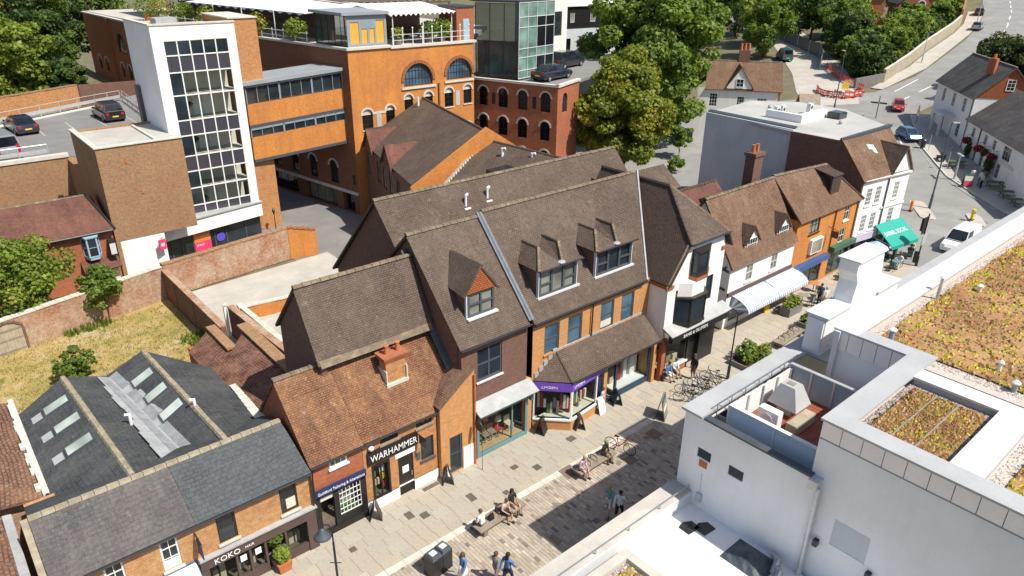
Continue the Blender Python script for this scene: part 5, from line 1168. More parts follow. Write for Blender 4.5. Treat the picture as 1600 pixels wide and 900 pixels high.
m = MB(); wall(m,fl,0,LL,2.0,ZT,ops+[(36.0,36.4,3,4)],.3,nseg=10); wall(m,fl,0,LL,0,2.0,[(21.5,26.5,0,1.9),(28,33.2,0,1.9),(34.2,36,0,1.9)],.6); m.build('side_wall','brick_shade',b)
for o_ in ops[:2]: window(fl,b,*o_[:4],'frame_dark','glass_dark',5,3,.07,d=-.22,arch=True); arch_ring(b,fl,o_,.35,'brick_orange_dark',0,.1)
for o_ in ops[2:]: window(fl,b,*o_[:4],'frame_dark','glass_dark',2,3,.06,d=-.22,arch=True); arch_ring(b,fl,o_,.18,'stone_pale')
for o_ in ((21.5,26.5,0,1.9),(28,33.2,0,1.9),(34.2,36,0,1.9)): window(fl,b,*o_,'frame_dark','glass_pale' if o_[0]==28 else 'glass_black',4,1,.08,d=-.5,name='shop_window')
m = MB(); m.fbox(fl,20,LL,.0,.12,2.0,2.3); m.fbox(fl,0,LL,-.4,.15,ZT,ZT+.2); m.build('stone_band','stone_pale',b)
fw = F(25.5,127,-88.2); ops = [(14.5,18.0,11.2,13.7,'arch')] + [(a,a+1.35,z,z+1.9,'arch') for a in (3.6,6.9,14.2,17.3) for z in (7.9,4.3)]
m = MB(); wall(m,fw,0,29,0,15.3,ops,.3); m.box(25.6,36,126.7,127,0,15.2); m.build('far_wing_wall','brick_red',b)
for o_ in ops: window(fw,b,*o_[:4],'frame_dark','glass_dark',2,3,.06,d=-.22,arch=True); arch_ring(b,fw,o_,.16 if o_[1]-o_[0]<2 else .35,'stone_pale' if o_[1]-o_[0]<2 else 'brick_orange_dark')
m = MB(); m.fbox(fw,11.5,12.3,0,.25,0,15.3); m.build('pilaster','brick_orange_dark',b); m = MB(); m.fbox(fw,-.2,29,-.4,.15,15.3,15.5); m.build('far_cornice','stone_pale',b)
m = MB(); m.prism([(33.4,62.2),(47.6,61.9),(49,64),(60,75),(60,126.5),(25.8,126.5),(27.1,98)],15.2,15.6); m.build('terrace_floor','concrete_pale',b)
# red wing with deck on top
fr = F(48.3,62.6,math.degrees(math.atan2(53.3-62.6,51.8-48.3))); LR = math.hypot(9.3,3.5)
ops = [(a,a+1.15,z,z+2.0,'arch') for a in (.6,3.0,5.35,8.0) for z in (9.15,6.2,3.2)]
m = MB(); wall(m,fr,0,LR,0,11.9,ops,.25); ff = F(51.8,53.3,21); wall(m,ff,0,5.3,0,11.9,[(1.2,2.4,9.0,11.0,'arch')],.25); m.build('red_wing_wall','brick_red',b)
for o_ in ops: window(fr,b,*o_[:4],'frame_dark','glass_black',2,3,.05,d=-.2,arch=True); arch_ring(b,fr,o_,.16,'stone_pale')
window(ff,b,1.2,2.4,9.0,11.0,'frame_dark','glass_dark',2,3,.05,d=-.2,arch=True)
for a in (2.25,7.1): m = MB(); m.fbox(fr,a,a+.4,0,.04,9.4,10.6); m.build('louvre','frame_dark',b)
m = MB(); m.fbox(fr,0,LR+.15,-.3,.15,11.75,11.98); m.fbox(ff,-.1,5.4,-.3,.15,11.75,11.98); m.build('wing_coping','stone_pale',b)
m = MB(); m.prism([(51.9,53.7),(56.8,55.6),(75,62),(75,80),(49,64)],11.4,11.7); m.build('parking_deck','deck_asphalt',b)
# glass stair block on the wing
b2 = thing('glass_block','glazed office block with green glass front and dark glass side above the red brick wing','building',(54,61,11.9))
fg = F(51.5,59.1,11); LG = 6.2; zs = [11.9,12.7,14.0,14.9,17.0,18.0,19.4]; n = 6
def curtain(par,f,L,n,zs,pick,fm,w=.06):
    m = MB()
    for i in range(n+1): m.fbox(f,L*i/n-w/2,L*i/n+w/2,-.06,.06,zs[0],zs[-1])
    for z in zs: m.fbox(f,0,L,-.055,.055,z-w/2,z+w/2)
    o = m.build('glazing_grid',fm,par)
    for i in range(n):
        for j in range(len(zs)-1):
            m = MB(); m.poly([f.p(L*i/n,0,zs[j]),f.p(L*(i+1)/n,0,zs[j]),f.p(L*(i+1)/n,0,zs[j+1]),f.p(L*i/n,0,zs[j+1])]); m.build('pane',pick(i,j),o)
curtain(b2,fg,LG,4,zs,lambda i,j: 'glass_black' if i >= 2 and j in (0,1,3,4) else 'glass_green','frame_pale')
fk = F(49.0,63.1,math.degrees(math.atan2(59.1-63.1,51.5-49.0))); LK = math.hypot(4,2.5)
curtain(b2,fk,LK,3,[11.95,15.6,19.3],lambda i,j: 'glass_tint','frame_dark')
m = MB(); wall(m,F(fk.x+.5,fk.y+.3,fk.ang),0,LK,11.9,15.6,[(.8,3.4,12.1,14.2,'arch')],.2); m.build('wall_behind','brick_red',b2); m = MB(); q = F(fk.x+.6,fk.y+.35,fk.ang); m.poly([q.p(.8,-.1,12.1),q.p(3.4,-.1,12.1),q.p(3.4,-.1,14.2),q.p(.8,-.1,14.2)]); m.build('inner_pane','glass_blue',b2)
m = MB(); m.prism([(49,63.1),(51.45,59.05),(57.6,60.25),(57,66),(50,66)],19.4,19.6); m.build('roof','dark_roof',b2); m = MB(); m.prism([(50.0,63.2),(52.0,59.9),(57.2,60.9),(56.8,65.8),(50.2,65.8)],11.75,11.9); m.build('floor','concrete_pale',b2)
m = MB(); m.slab([(57.5,60.4,11.8),(57.0,66,11.8),(57.0,66,19.4),(57.5,60.4,19.4)],.1); m.build('rear_wall','render_grey',b2)
# bridge
br_ = thing('link_bridge','enclosed brick and glass link bridge between the stair tower and the arcaded building','bridge',(28,63.5,6))
A, B_ = Vector((24.0,63.6)), Vector((33.05,62.9)); fb = F(A.x,A.y,math.degrees(math.atan2(B_.y-A.y,B_.x-A.x))); LB = (B_-A).length; rise = .62
def rb(m,a0,a1,d0,d1,h0,h1):
    s0, s1 = rise * a0 / LB, rise * a1 / LB; P = fb.p; m.hexa([P(a0,d1,h0+s0),P(a1,d1,h0+s1),P(a1,d0,h0+s1),P(a0,d0,h0+s0),P(a0,d1,h1+s0),P(a1,d1,h1+s1),P(a1,d0,h1+s1),P(a0,d0,h1+s0)])
m = MB(); rb(m,0,LB,-3.6,0,9.85,11.65); m.build('upper_band','brick_orange',br_); m = MB(); rb(m,0,LB,-3.6,0,6.75,8.75); m.build('lower_band','brick_orange',br_)
m = MB(); rb(m,-.2,LB+.1,-3.9,.3,13.3,13.6); m.build('roof','steel_roof',br_); m = MB(); rb(m,0,LB,-3.6,.06,9.6,9.84); rb(m,0,LB,-3.6,.1,6.5,6.74); m.build('soffit_beam','frame_grey',br_)
for h0, h1, n in ((11.66,13.3,9),(8.76,9.6,9)):
    m = MB()
    for i in range(n+1): a = LB * i / n; w = .16 if i % 3 == 0 else .05; rb(m,max(0,a-w/2),min(LB,a+w/2),-.12,.03,h0,h1)
    rb(m,0,LB,-.14,.03,h1-.22,h1-.01); o = m.build('window_frames','frame_steel',br_)
    for i in range(n): m = MB(); a0, a1 = LB * i / n, LB * (i+1) / n; s0, s1 = rise * a0 / LB, rise * a1 / LB; m.poly([fb.p(a0,-.06,h0+s0),fb.p(a1,-.06,h0+s1),fb.p(a1,-.06,h1+s1),fb.p(a0,-.06,h1+s0)]); m.build('pane','glass_tint',o)
m = MB(); rb(m,0,LB,-3.6,-3.5,11.6,13.3); rb(m,0,LB,-3.6,-3.5,8.7,9.6); m.build('rear_wall','interior',br_)
# terrace: pavilion, canopies, plants, rail
p = thing('roof_pavilion','dark grey roof terrace pavilion with orange blinds at the corner of the arcaded building','pavilion',(35,64,15.7))
fp = F(33.55,62.25); m = MB(); wall(m,fp,0,4.15,15.95,18.7,[(.35,1.25,16.2,18.1),(1.5,2.1,16.2,17.5),(2.35,2.85,16.2,17.5),(3.05,3.9,16.2,18.2)],.12); m.build('wall','frame_steel',p)
for o_ in ((.35,1.25,16.2,18.1),(1.5,2.1,16.2,17.5),(2.35,2.85,16.2,17.5),(3.05,3.9,16.2,18.2)): m = MB(); m.fbox(fp,o_[0],o_[1],-.1,-.06,o_[2],o_[3]); m.build('blind','blind_orange',p)
fq = F(33.0,67.6,-84); window(fq,p,0,5.35,15.95,18.7,'frame_dark','glass_tint',5,1,.12,name='glazed_side'); m = MB(); m.prism([(33.0,62.0),(37.9,61.95),(38.0,68),(32.7,68)],18.7,18.95); m.build('roof','steel_roof',p); m = MB(); m.box(37.6,37.75,62.3,67.6,15.9,18.7); m.build('side_wall','frame_steel',p)
def canopy(label,pts,z,posts):
    c = thing('terrace_canopy',label,'canopy',(pts[0][0],pts[0][1],15.6)); m = MB(); n = len(pts); m.slab(up([(x,y,z+dz) for (x,y),dz in zip(pts,(0,0,.5,.5))]),.06); m.build('cloth','canopy_white',c); m = MB()
    for i in range(14):
        t0, t1 = i / 14, (i+1) / 14; q0 = Vector(pts[0]).lerp(Vector(pts[1]),t0); q1 = Vector(pts[0]).lerp(Vector(pts[1]),t1); mid = (q0+q1) / 2; m.poly([(q0.x,q0.y,z),(mid.x,mid.y,z-.25),(q1.x,q1.y,z)])
    m.build('valance','canopy_white',c)
    for x, y in posts: m = MB(); m.tube([(x,y,15.6),(x,y,z)],.05,6); m.build('post','frame_white',c)
canopy('white scalloped terrace canopy over the dining area right of the dark pavilion',[(38.4,62.9),(46.3,62.9),(47,70),(38.6,70)],18.6,[(39,63.2),(42.5,63.2),(46,63.2)])
canopy('large white terrace canopy behind the pavilion and stair tower',[(29.3,92),(32.8,69.0),(41,70),(38,94)],18.5,[(31.9,74),(31.0,80),(30.2,86)])
canopy('white terrace canopy at the far end of the roof terrace, top left',[(29.5,119),(29.6,94),(44,95),(44,119)],18.6,[(30,100),(30,106),(30,112)])
for x, y, z0, w, l, lab in ((39,72,18.9,14,9,'brown slatted pergola roof on the terrace behind the pavilion'),):
    c = thing('pergola',lab,'pergola',(x,y,15.6)); m = MB()
    for k in range(16): m.box(x+k*.85,x+k*.85+.3,y+1,y+l,z0,z0+.12)
    m.build('slats','timber',c); m = MB(); m.box(x,x+w,y+.9,y+1.1,z0-.2,z0); m.box(x,x+w,y+l-.2,y+l,z0-.2,z0); m.build('beam','timber_dark',c)
    for dx in (0.1,w-.2): m = MB(); m.box(x+dx,x+dx+.12,y+1,y+1.12,15.6,z0); m.build('post','timber_dark',c)
q = thing('canopy_shade_wall','dark wall added for the shade under the left white canopies','building',(37,80,15.6)); m = MB(); m.box(36.5,37,71,118,15.6,18.3); m.build('wall','timber_dark',q); m = MB(); m.box(36.2,36.5,72,116,15.6,16.7); m.build('counter','interior',q)  # dark wall and counter added to stand for the shade under these canopies
q = thing('canopy_shade_wall','dark mottled wall added for the shade under the right white canopy','building',(42,70,15.6)); m = MB(); m.box(38.2,46.4,69.6,70,15.6,18.4); m.build('wall','rust',q); m = MB(); m.box(38.6,46,69.3,69.59,15.6,16.8); m.build('counter','timber_dark',q)  # added dark backing that stands for shade beneath the right canopy
q = thing('stair_housing','red brick roof stair housing with a pale blue door at the end of the terrace','building',(47.5,64,15.6)); m = MB(); m.box(46.4,48.6,62.9,66,15.6,18.9); m.build('wall','brick_red',q); m = MB(); m.fbox(F(46.4,62.9),.8,1.55,0,.06,15.7,17.8); m.build('door','frame_sky',q); m = MB(); m.box(46.3,48.7,62.8,66.1,18.9,19.05); m.build('roof','dark_roof',q)
tr = thing('terrace_railing','white post and rail guard along the edge of the roof terrace','railing',(40,62,15.8)); m = MB()
for i in range(9): q = Vector(f.p(4.9+i*1.12,-.15,ZT)); m.tube([q,q+Vector((0,0,1.5+.25*(i % 3==1)))],.045,6); m.ball(tuple(q+Vector((0,0,1.6))),.1,n=6,m=4)
stuff(m.build('posts','frame_white',tr)); m = MB()
for h in (.55,1.05): m.tube([f.p(4.9,-.15,ZT+h),f.p(14,-.15,ZT+h)],.025,5); m.tube([fl.p(2,-.2,ZT+h),fl.p(LL-6,-.2,ZT+h)],.03,5)
m.build('rails','frame_pale',tr); m = MB()
for i in range(16): q = Vector(fl.p(2+i*1.9,-.2,ZT)); m.tube([q,q+Vector((0,0,1.2))],.045,5)
stuff(m.build('side_posts','frame_pale',tr))
for k, (x,y,r_,cl,lab) in enumerate(((32.3,70.2,.95,G_LIME,'clipped pale green ball shrub beside the dark pavilion on the terrace'),(31.0,76.4,1.0,G_GOLD,'rounded yellowish shrub in an orange pot on the terrace edge'),
        (29.9,87,1.1,G_LIME,'pale green clipped shrub on the terrace above the stair tower'),(29.3,93.5,1.1,G_LIME,'bright lime shrub in a grey pot on the terrace, left of the tower top'),(28.6,99,1.3,G_GOLD,'bushy golden shrub at the top left of the terrace'),(28.4,105,1.2,G_MID,'dark green shrub at the far left end of the terrace'),
        (39.6,63.4,.5,G_LIME,'small lime plant behind the first white terrace posts'),(43.4,63.7,.75,G_MID,'feathery green plant under the right canopy, its left one'),(45.0,63.6,.9,G_LIME,'tall feathery lime plant under the right canopy near the brick stair housing'))):
    t = thing('potted_shrub',lab,'plant',(x,y,15.6)); r_ *= 1.25; leafquads('foliage',[(x,y,16.4+r_*.6)],[(r_,r_,r_*.85)],620,.22,cl,t,60+k); m = MB(); m.lathe([(.3,0),(.42,.75),(.36,.75)],(x,y,15.6),10); m.build('pot','orange_pot' if k in (1,5) else 'planter_grey',t)
dn = [(x,y) for x in (40.0,42.2,44.4) for y in (64.6,66.8)]
for i, (x,y) in enumerate(dn[:6]):
    if i == 0:
        t0 = thing('terrace_table','round terrace table in the front row, left under the right canopy','table',(x,y,15.6),0,'dining tables on the roof terrace'); m = MB(); m.lathe([(.45,.7),(.45,.75)],(0,0,0),10); m.build('top','frame_pale',t0,local=True); m = MB(); m.lathe([(.25,0),(.04,.05),(.04,.7)],(0,0,0),8); m.build('pedestal','frame_dark',t0,local=True)
    else: dup(t0,(x,y,15.6),0,'round terrace table in the %s row, %s under the right canopy' % (('front','back')[i % 2],('left','middle','right')[i // 2]))
# white modern buildings behind
b = thing('white_office_block','cream modern office block with a square corner window right of the glass block','building',(64,66,11))
f = F(57.8,66.6,6); m = MB(); wall(m,f,0,9.0,9,19.5,[(3.8,8.0,14.8,17.6)],.2); m.build('wall','render_cream',b); window(f,b,3.8,8.0,14.8,17.6,'frame_grey','glass_dark',4,2,.1,split=True); m = MB(); m.prism([f.p(a,d,0)[:2] for a,d in ((-.2,.2),(9.2,.2),(9.2,-6),(-.2,-6))],19.5,19.7); m.build('roof','render_white',b); m = MB(); m.fbox(f,8.8,9.0,-6,-.01,9,19.45); m.build('side_wall','render_white',b); m = MB(); m.fbox(f,0,9.0,0,.08,12.8,12.9); m.build('band','stone_pale',b)
b = thing('white_black_block','white rendered block with a black upper storey partly behind the big green tree','building',(78,76,8))
f = F(74.5,75.5,-6); m = MB(); wall(m,f,0,12,4,14.6,[(.1,.9,10.6,13.2),(2.6,4.0,10.5,12.9)],.2); m.build('lower_wall','render_grey',b); m = MB(); wall(m,f,-.1,12,14.6,17.4,[(.6,1.4,15.3,16.6),(4.2,5.2,15.3,16.6)],.2,.1); m.fbox(f,11.9,12,-6,0,14.6,17.4); m.build('upper_wall','black_paint',b)
for o_ in ((.1,.9,10.6,13.2),(2.6,4.0,10.5,12.9)): window(f,b,*o_,'frame_dark','glass_black',1,2,.08)
for o_ in ((.6,1.4,15.3,16.6),(4.2,5.2,15.3,16.6)): window(f,b,*o_,'frame_pale','glass_pale',2,1,.08,d=.0)
m = MB(); m.fbox(f,-.3,12.3,-7,.4,17.4,17.7); m.build('roof','render_white',b)
# ---------------------------------------------------------------- the white building in the right foreground
b = thing('white_commercial_building','big white rendered building in the right foreground with sedum roofs and beige panels','building',(30,6,0))
m = MB(); wall(m,F(19.35,12.55,-90),0,5.2,0,8.92,[(.72,1.3,7.2,7.62),(2.05,2.65,7.2,7.62)],.12); m.build('end_wall','render_cool',b)
for a0, a1 in ((.72,1.3),(2.05,2.65)):
    m = MB(); ft = F(19.35,12.55,-90); m.fbox(ft,a0,a1,-.1,-.08,7.2,7.62)
    for k in range(6): m.fbox(ft,a0,a1,-.08,-.02,7.22+k*.068,7.25+k*.068)
    m.build('vent_grille','frame_grey',b)
m = MB(); ft = F(19.35,12.55,-90); m.tube([ft.p(1.05,.03,6.6),ft.p(1.1,.03,5.6)],.012); m.fbox(ft,.98,1.2,.0,.12,5.35,5.7); m.build('cable_box','galv',b)
m = MB(); m.fbox(ft,.85,1.2,.002,.012,6.85,7.15); m.build('rust_stain_plate','terracotta',b)
m = MB(); m.box(19.4,63,12.3,12.55,0,8.92); m.build('street_wall','render_white',b)
m = MB(); m.box(19.2,26.4,11.75,12.65,8.92,9.02); m.box(26.4,63,10.5,12.65,8.92,9.0); m.build('coping','coping_grey',b); m = MB(); m.box(19.24,19.55,7.6,11.7,8.92,9.0); m.build('end_coping','lead_dark',b); m = MB(); m.box(19.56,20.4,7.72,11.7,8.3,8.36); m.build('gutter_tray','lead_dark',b)
m = MB(); m.box(19.45,26,7.7,12.2,8.0,8.12); m.build('well_floor','dark_roof',b)
m = MB()                                                                     # quarry tiles, each its own
for i in range(8):
    for j in range(7):
        q = MB(); x, y = 20.7 + i * .5, 8.0 + j * .5; q.box(x,x+.485,y,y+.485,8.12,8.15+rng.uniform(0,.004)); q.build('paving_tile','quarry_tile',b)
m = MB(); m.box(24.85,25.6,7.75,11.6,8.12,8.8); m.build('upper_well_floor','quarry_tile',b)
# louvred screens of the plant well
def louvres(par,f,L,h0,h1,mat,n,posts=2,pm='frame_white'):
    m = MB(); st = (h1-h0) / n
    for k in range(n): h = h0 + st * k; m.poly([f.p(0,.07,h),f.p(L,.07,h),f.p(L,.01,h+st*.92),f.p(0,.01,h+st*.92)]); m.poly([f.p(0,.0,h),f.p(L,.0,h),f.p(L,.07,h),f.p(0,.07,h)])
    stuff(m.build('louvre_blades',mat,par)); m = MB(); m.fbox(f,0,L,-.06,-.01,h0,h1); m.build('screen_back','frame_white',par)
    for k in range(posts+1): a = L * k / posts; m = MB(); m.fbox(f,a-.04,a+.04,-.1,.09,h0,h1+.03); m.build('screen_post',pm,par)
    m = MB(); m.fbox(f,0,L,-.08,.09,h1+.031,h1+.07); m.build('screen_rail',pm,par)
sc = thing('louvre_screen','pale blue-grey louvred screen along the near edge of the roof plant well','screen',(20.45,9.5,8.1)); louvres(sc,F(20.3,11.35,-90),3.6,8.2,9.25,'louvre_pale',15)
sc = thing('louvre_screen','dark louvred screen with pale posts across the far side of the roof plant well','screen',(24.7,9.8,8.1)); louvres(sc,F(24.7,11.5,-90),3.7,8.15,9.25,'coping_grey',14,4,'galv')
sc = thing('panel_screen','white panelled screen on the street side of the roof plant well','screen',(22.5,11.5,8.1)); m = MB(); m.box(20.5,24.7,11.42,11.48,8.1,9.12); m.build('panel','frame_white',sc)
for k in range(5): m = MB(); m.box(20.55+k,20.63+k,11.36,11.42,8.1,9.14); m.build('screen_post','galv' if k != 2 else 'frame_steel',sc)
rl = thing('safety_rail','thin steel safety rail round the corner of the white roof parapet','railing',(20,11.7,9)); m = MB(); m.tube([(19.95,11.2,9.3),(19.95,11.68,9.3),(25.5,11.68,9.3)],.022)
for k in range(7): m.tube([(20+k*.9,11.68,8.6),(20+k*.9,11.68,9.3)],.018)
m.build('rail','steel',rl); m = MB()
for k in range(9): m.tube([(19.98,11.6-k*.05,8.15),(19.98,11.6-k*.05,8.9)],.012)
m.build('balusters','steel',rl)
hd = thing('extract_hood','grey sheet metal extract hood in the roof plant well','hood',(23.2,10.6,8.15)); m = MB(); m.hexa([(22.65,10.0,8.55),(23.75,10.0,8.55),(23.75,11.2,8.55),(22.65,11.2,8.55),(22.95,10.35,9.35),(23.5,10.35,9.35),(23.5,10.95,9.35),(22.95,10.95,9.35)]); m.build('cowl','coping_grey',hd); m = MB(); m.box(22.9,23.5,10.3,10.9,8.15,8.54); m.build('base','galv',hd); m = MB(); m.box(23.1,23.35,10.5,10.8,9.351,9.37); m.build('vent','timber',hd)
ac = thing('air_conditioner','white air conditioning unit standing before the extract hood','air conditioner',(21.7,10.4,8.15)); m = MB(); m.box(21.5,21.85,10.1,10.9,8.25,8.95); m.build('casing','frame_white',ac); m = MB(); m.lathe([(.02,0),(.22,.0),(.25,.03),(.25,.05)],(0,0,0),14); o = m.build('fan_guard','frame_pale',ac,local=True); o.location = (-.2-.02,.1,.45); o.rotation_euler = (0,R_(-90),0); m = MB(); m.box(21.52,21.8,10.15,10.25,8.15,8.25); m.box(21.52,21.8,10.75,10.85,8.15,8.25); m.build('feet','frame_dark',ac)
t = thing('timber_box','tan plywood duct box beside the extract hood','box',(22.3,9.6,8.15)); m = MB(); m.box(21.9,23.3,9.55,9.95,8.15,8.55); m.build('casing','timber_pale',t)
# upper block with panels and green roofs
m = MB(); wall(m,F(19.5,7.72,-90),0,24,3.5,10.32,[(1.05,2.2,6.7,7.75)],.06); m.build('upper_wall','render_cool',b); m = MB(); fu = F(19.5,7.72,-90); m.fbox(fu,1.05,2.2,-.055,-.02,6.7,7.75); m.build('blank_panel','render_grey',b)
m = MB(); m.fbox(fu,0,24,.0,.04,10.32,10.37); m.build('drip_trim','frame_steel',b)
for k in range(30):
    m = MB(); m.fbox(fu,.02+k*.64,.02+k*.64+.615,.0,.045,10.38,11.0); m.build('cladding_panel','panel_beige',b)
fw_ = F(25.6,10.45,-90)
for k in range(5): m = MB(); m.fbox(fw_,.02+k*.54,.02+k*.54+.515,.0,.045,10.2,10.98); m.build('cladding_panel','panel_beige',b)
m = MB(); m.box(25.62,25.8,7.7,10.4,8.12,10.19); m.box(25.66,25.8,7.7,10.4,10.19,10.98); m.build('well_wall','render_cool',b)
m = MB(); m.box(19.6,25.6,7.55,7.7,8.0,10.98); m.build('well_side_wall','render_cool',b)
m = MB(); m.box(25.4,70,10.2,10.4,8.9,10.98); m.build('roof_edge_wall','coping_white',b)
for x0, x1, y0, y1, w_ in ((19.42,20.2,-16,6.98,0),(19.42,26.2,6.98,7.78,0),(25.5,26.2,7.78,9.6,0),(25.5,70,9.6,10.5,1),(20.2,24.9,3.45,4.35,1),(24.15,24.9,4.35,6.98,1)):
    m = MB(); m.box(x0,x1,y0,y1,10.98,11.06); m.build('roof_coping','coping_white' if w_ else 'coping_grey',b)
for x0, x1, y0, y1 in ((24.2,24.85,4.4,6.95),(20.25,24.9,3.5,4.3)): m = MB(); m.box(x0,x1,y0,y1,10.2,10.979); m.build('kerb_upstand','coping_grey',b)
for k, q in enumerate(((19.6,25.7,-16,7.5),(25.82,70,-16,10.18))): m = MB(); m.box(*q,10.45,10.62); m.build('roof_deck','gravel_pale',b)
dp = MB(); dp.tube([ft.p(5.25,.1,8.7),ft.p(5.25,.1,4.6)],.09,8); dp.build('downpipe','galv',b); m = MB(); m.box(19.1,19.5,7.3,7.62,8.6,8.95); m.build('hopper','galv',b)
for y, z in ((7.05,6.5),(5.3,6.45)): m = MB(); m.box(19.32,19.5,y-.08,y+.08,z-.1,z+.14); m.build('wall_light','black_metal',b)
# lower terrace
m = MB(); m.box(0,19.35,3,12.6,3.6,5.0); m.build('terrace_deck','white_membrane',b); m = MB(); m.box(0,19.35,12.3,12.62,0,5.5); m.build('terrace_wall','render_white',b); m = MB(); m.box(0,19.34,11.85,12.7,5.5,5.58); m.build('terrace_coping','concrete_pale',b)
m = MB(); m.box(0,19.34,11.8,11.85,5.0,5.56); m.build('inner_upstand','coping_white',b); m = MB(); m.tube([(0,11.95,5.78),(19.25,11.95,5.78)],.03,6)
for k in range(12): m.tube([(.6+k*1.7,11.95,5.58),(.6+k*1.7,11.95,5.78)],.025,5)
m.build('terrace_rail','steel',b)
m = MB(); m.box(0,15.3,11.2,11.55,5.0,5.5); m.box(14.95,15.3,3,11.2,5.0,5.5); m.build('bed_kerb','concrete_pale',b); m = MB(); m.box(0,14.95,3,11.2,5.0,5.3); m.build('bed_soil','gravel_pale',b)
def sedum(label,x0,x1,y0,y1,z,n,skip=(),yellow=.35,seed=3,marg=0.0,green=0):
    r = np.random.RandomState(seed); me = bpy.data.meshes.new('sedum'); V = []; Fc = []; Cc = []; rr = random.Random(seed)
    nx, ny = max(4,int((x1-x0)/.35)), max(4,int((y1-y0)/.35)); P = MB()
    hts = [[rr.uniform(0,.05) for _i in range(ny+1)] for _j in range(nx+1)]
    def pat(x,y): return .5 + .25 * math.sin(x*1.1+1.7*math.sin(y*.7+seed)) + .25 * math.sin(y*1.35+1.3*math.sin(x*.9)) 
    for i in range(nx):
        for j in range(ny):
            xa, xb, ya, yb = x0 + (x1-x0) * i / nx, x0 + (x1-x0) * (i+1) / nx, y0 + (y1-y0) * j / ny, y0 + (y1-y0) * (j+1) / ny
            k = pat(xa,ya); c = (.30+.15*k+rr.uniform(-.04,.04),.17+.10*k+rr.uniform(-.02,.02),.075+.06*k)
            P.poly([(xa,ya,z+hts[i][j]),(xb,ya,z+hts[i+1][j]),(xb,yb,z+hts[i+1][j+1]),(xa,yb,z+hts[i][j+1])],c)
    browns = [(.33,.18,.075),(.40,.24,.10),(.26,.125,.055),(.27,.20,.06),(.45,.29,.15),(.38,.15,.08),(.50,.35,.21),(.22,.18,.05)]; yel = [(.42,.36,.03),(.52,.44,.04),(.34,.32,.03),(.58,.50,.07)]
    for q in range(n):
        x, y = rr.uniform(x0,x1), rr.uniform(y0,y1); k = pat(x*1.0,y*1.0) * .55 + .45 * (.5+.5*math.sin(x*3.1+y*2.3+2*math.sin(y*1.9)))
        edge = min(x-x0,x1-x,y-y0,y1-y); yl = rr.random() < (min(.85,yellow*1.7) if k>.63 else .05) + (.3 if edge<.7 and yellow>.3 else 0)
        c = rr.choice(yel) if yl else rr.choice(browns); s = rr.uniform(.04,.13); h = s * rr.uniform(.4,.9); a = rr.uniform(0,6.28); zb = z + .02
        b_ = [(x+s*math.cos(a+t*2.094),y+s*math.sin(a+t*2.094),zb) for t in range(3)]; tp = (x+rr.uniform(-.03,.03),y+rr.uniform(-.03,.03),zb+h)
        P.mesh(b_+[tp],[(0,1,3),(1,2,3),(2,0,3)],c)
    o = P.build('sedum','sedum_mat'); return tag(o,label,'sedum roof',kind='stuff')
colattr('sedum_mat',.95,.35,14,.5)
sedum('broad brown and yellow sedum covering on the large upper roof at the right',26.7,56,-9,9.3,10.66,30000,seed=3)
sedum('square brown sedum bed sunk between white copings on the foreground roof',20.5,23.9,4.6,6.75,10.76,4200,yellow=.1,seed=5)
sedum('bright yellow sedum at the right edge below the square bed',20.7,27.2,-9,3.0,10.66,9000,yellow=.6,seed=9)
sedum('patch of yellow and rusty sedum in the lower bed at the bottom edge',0.2,14.85,3.4,11.0,5.33,9000,yellow=.5,seed=12)
m = MB(); r2 = random.Random(4)
def pebbles(x0,x1,y0,y1,z,n):
    for q in range(n):
        x, y = r2.uniform(x0,x1), r2.uniform(y0,y1); s = r2.uniform(.02,.05); g = r2.uniform(.35,.7); c = (g,g*r2.uniform(.82,.95),g*r2.uniform(.72,.92)); a = r2.uniform(0,6)
        b_ = [(x+s*math.cos(a+t*2.094),y+s*math.sin(a+t*2.094),z) for t in range(3)]; m.mesh(b_+[(x,y,z+s*.8)],[(0,1,3),(1,2,3),(2,0,3)],c)
for q in ((26.3,60,9.2,9.6,10.62,2600),(26.2,26.8,2,9,10.62,1000),(20.2,24.2,6.7,7.0,10.75,700),(20.2,24.15,4.35,4.65,10.75,700),(23.85,24.15,4.35,7,10.75,600),(20.2,20.55,4.35,7,10.75,600),(20.2,27.2,2.8,3.45,10.62,900),(11,14.9,10.3,11.2,5.34,500),(14.0,14.95,6,11.2,5.34,600)): pebbles(*q)
tag(m.build('gravel','sedum_mat'),'pale pebble margin running round the sedum roofs','gravel',kind='stuff')
for y in (5.35,6.05): m = MB(); m.box(20.5,23.9,y,y+.05,10.8,10.86); m.build('bed_strip','timber',b)
for (x,y,r_,h,lab,mt) in ((26.9,8.9,.1,.45,'short pale blue vent pipe in yellow sedum near the plant well','awning_blue'),(27.6,5.4,.07,.35,'small white vent pipe with cap on the right sedum roof','frame_white'),(26.6,4.6,.09,.3,'low grey outlet by the edge of the right sedum roof','lead'),(32.3,9.3,.07,.95,'tall pale vent pipe standing near the street coping','galv'),(34.5,8.4,.09,.25,'small white domed vent farther along the sedum roof','frame_white')):
    t = thing('roof_vent',lab,'vent',(x,y,10.65)); m = MB(); m.tube([(x,y,10.6),(x,y,10.65+h)],r_,8); m.build('pipe',mt,t); m = MB(); m.lathe([(r_*1.5,0),(r_*1.6,.05),(r_*.6,.12)],(x,y,10.65+h),8); m.build('cowl','frame_white',t)
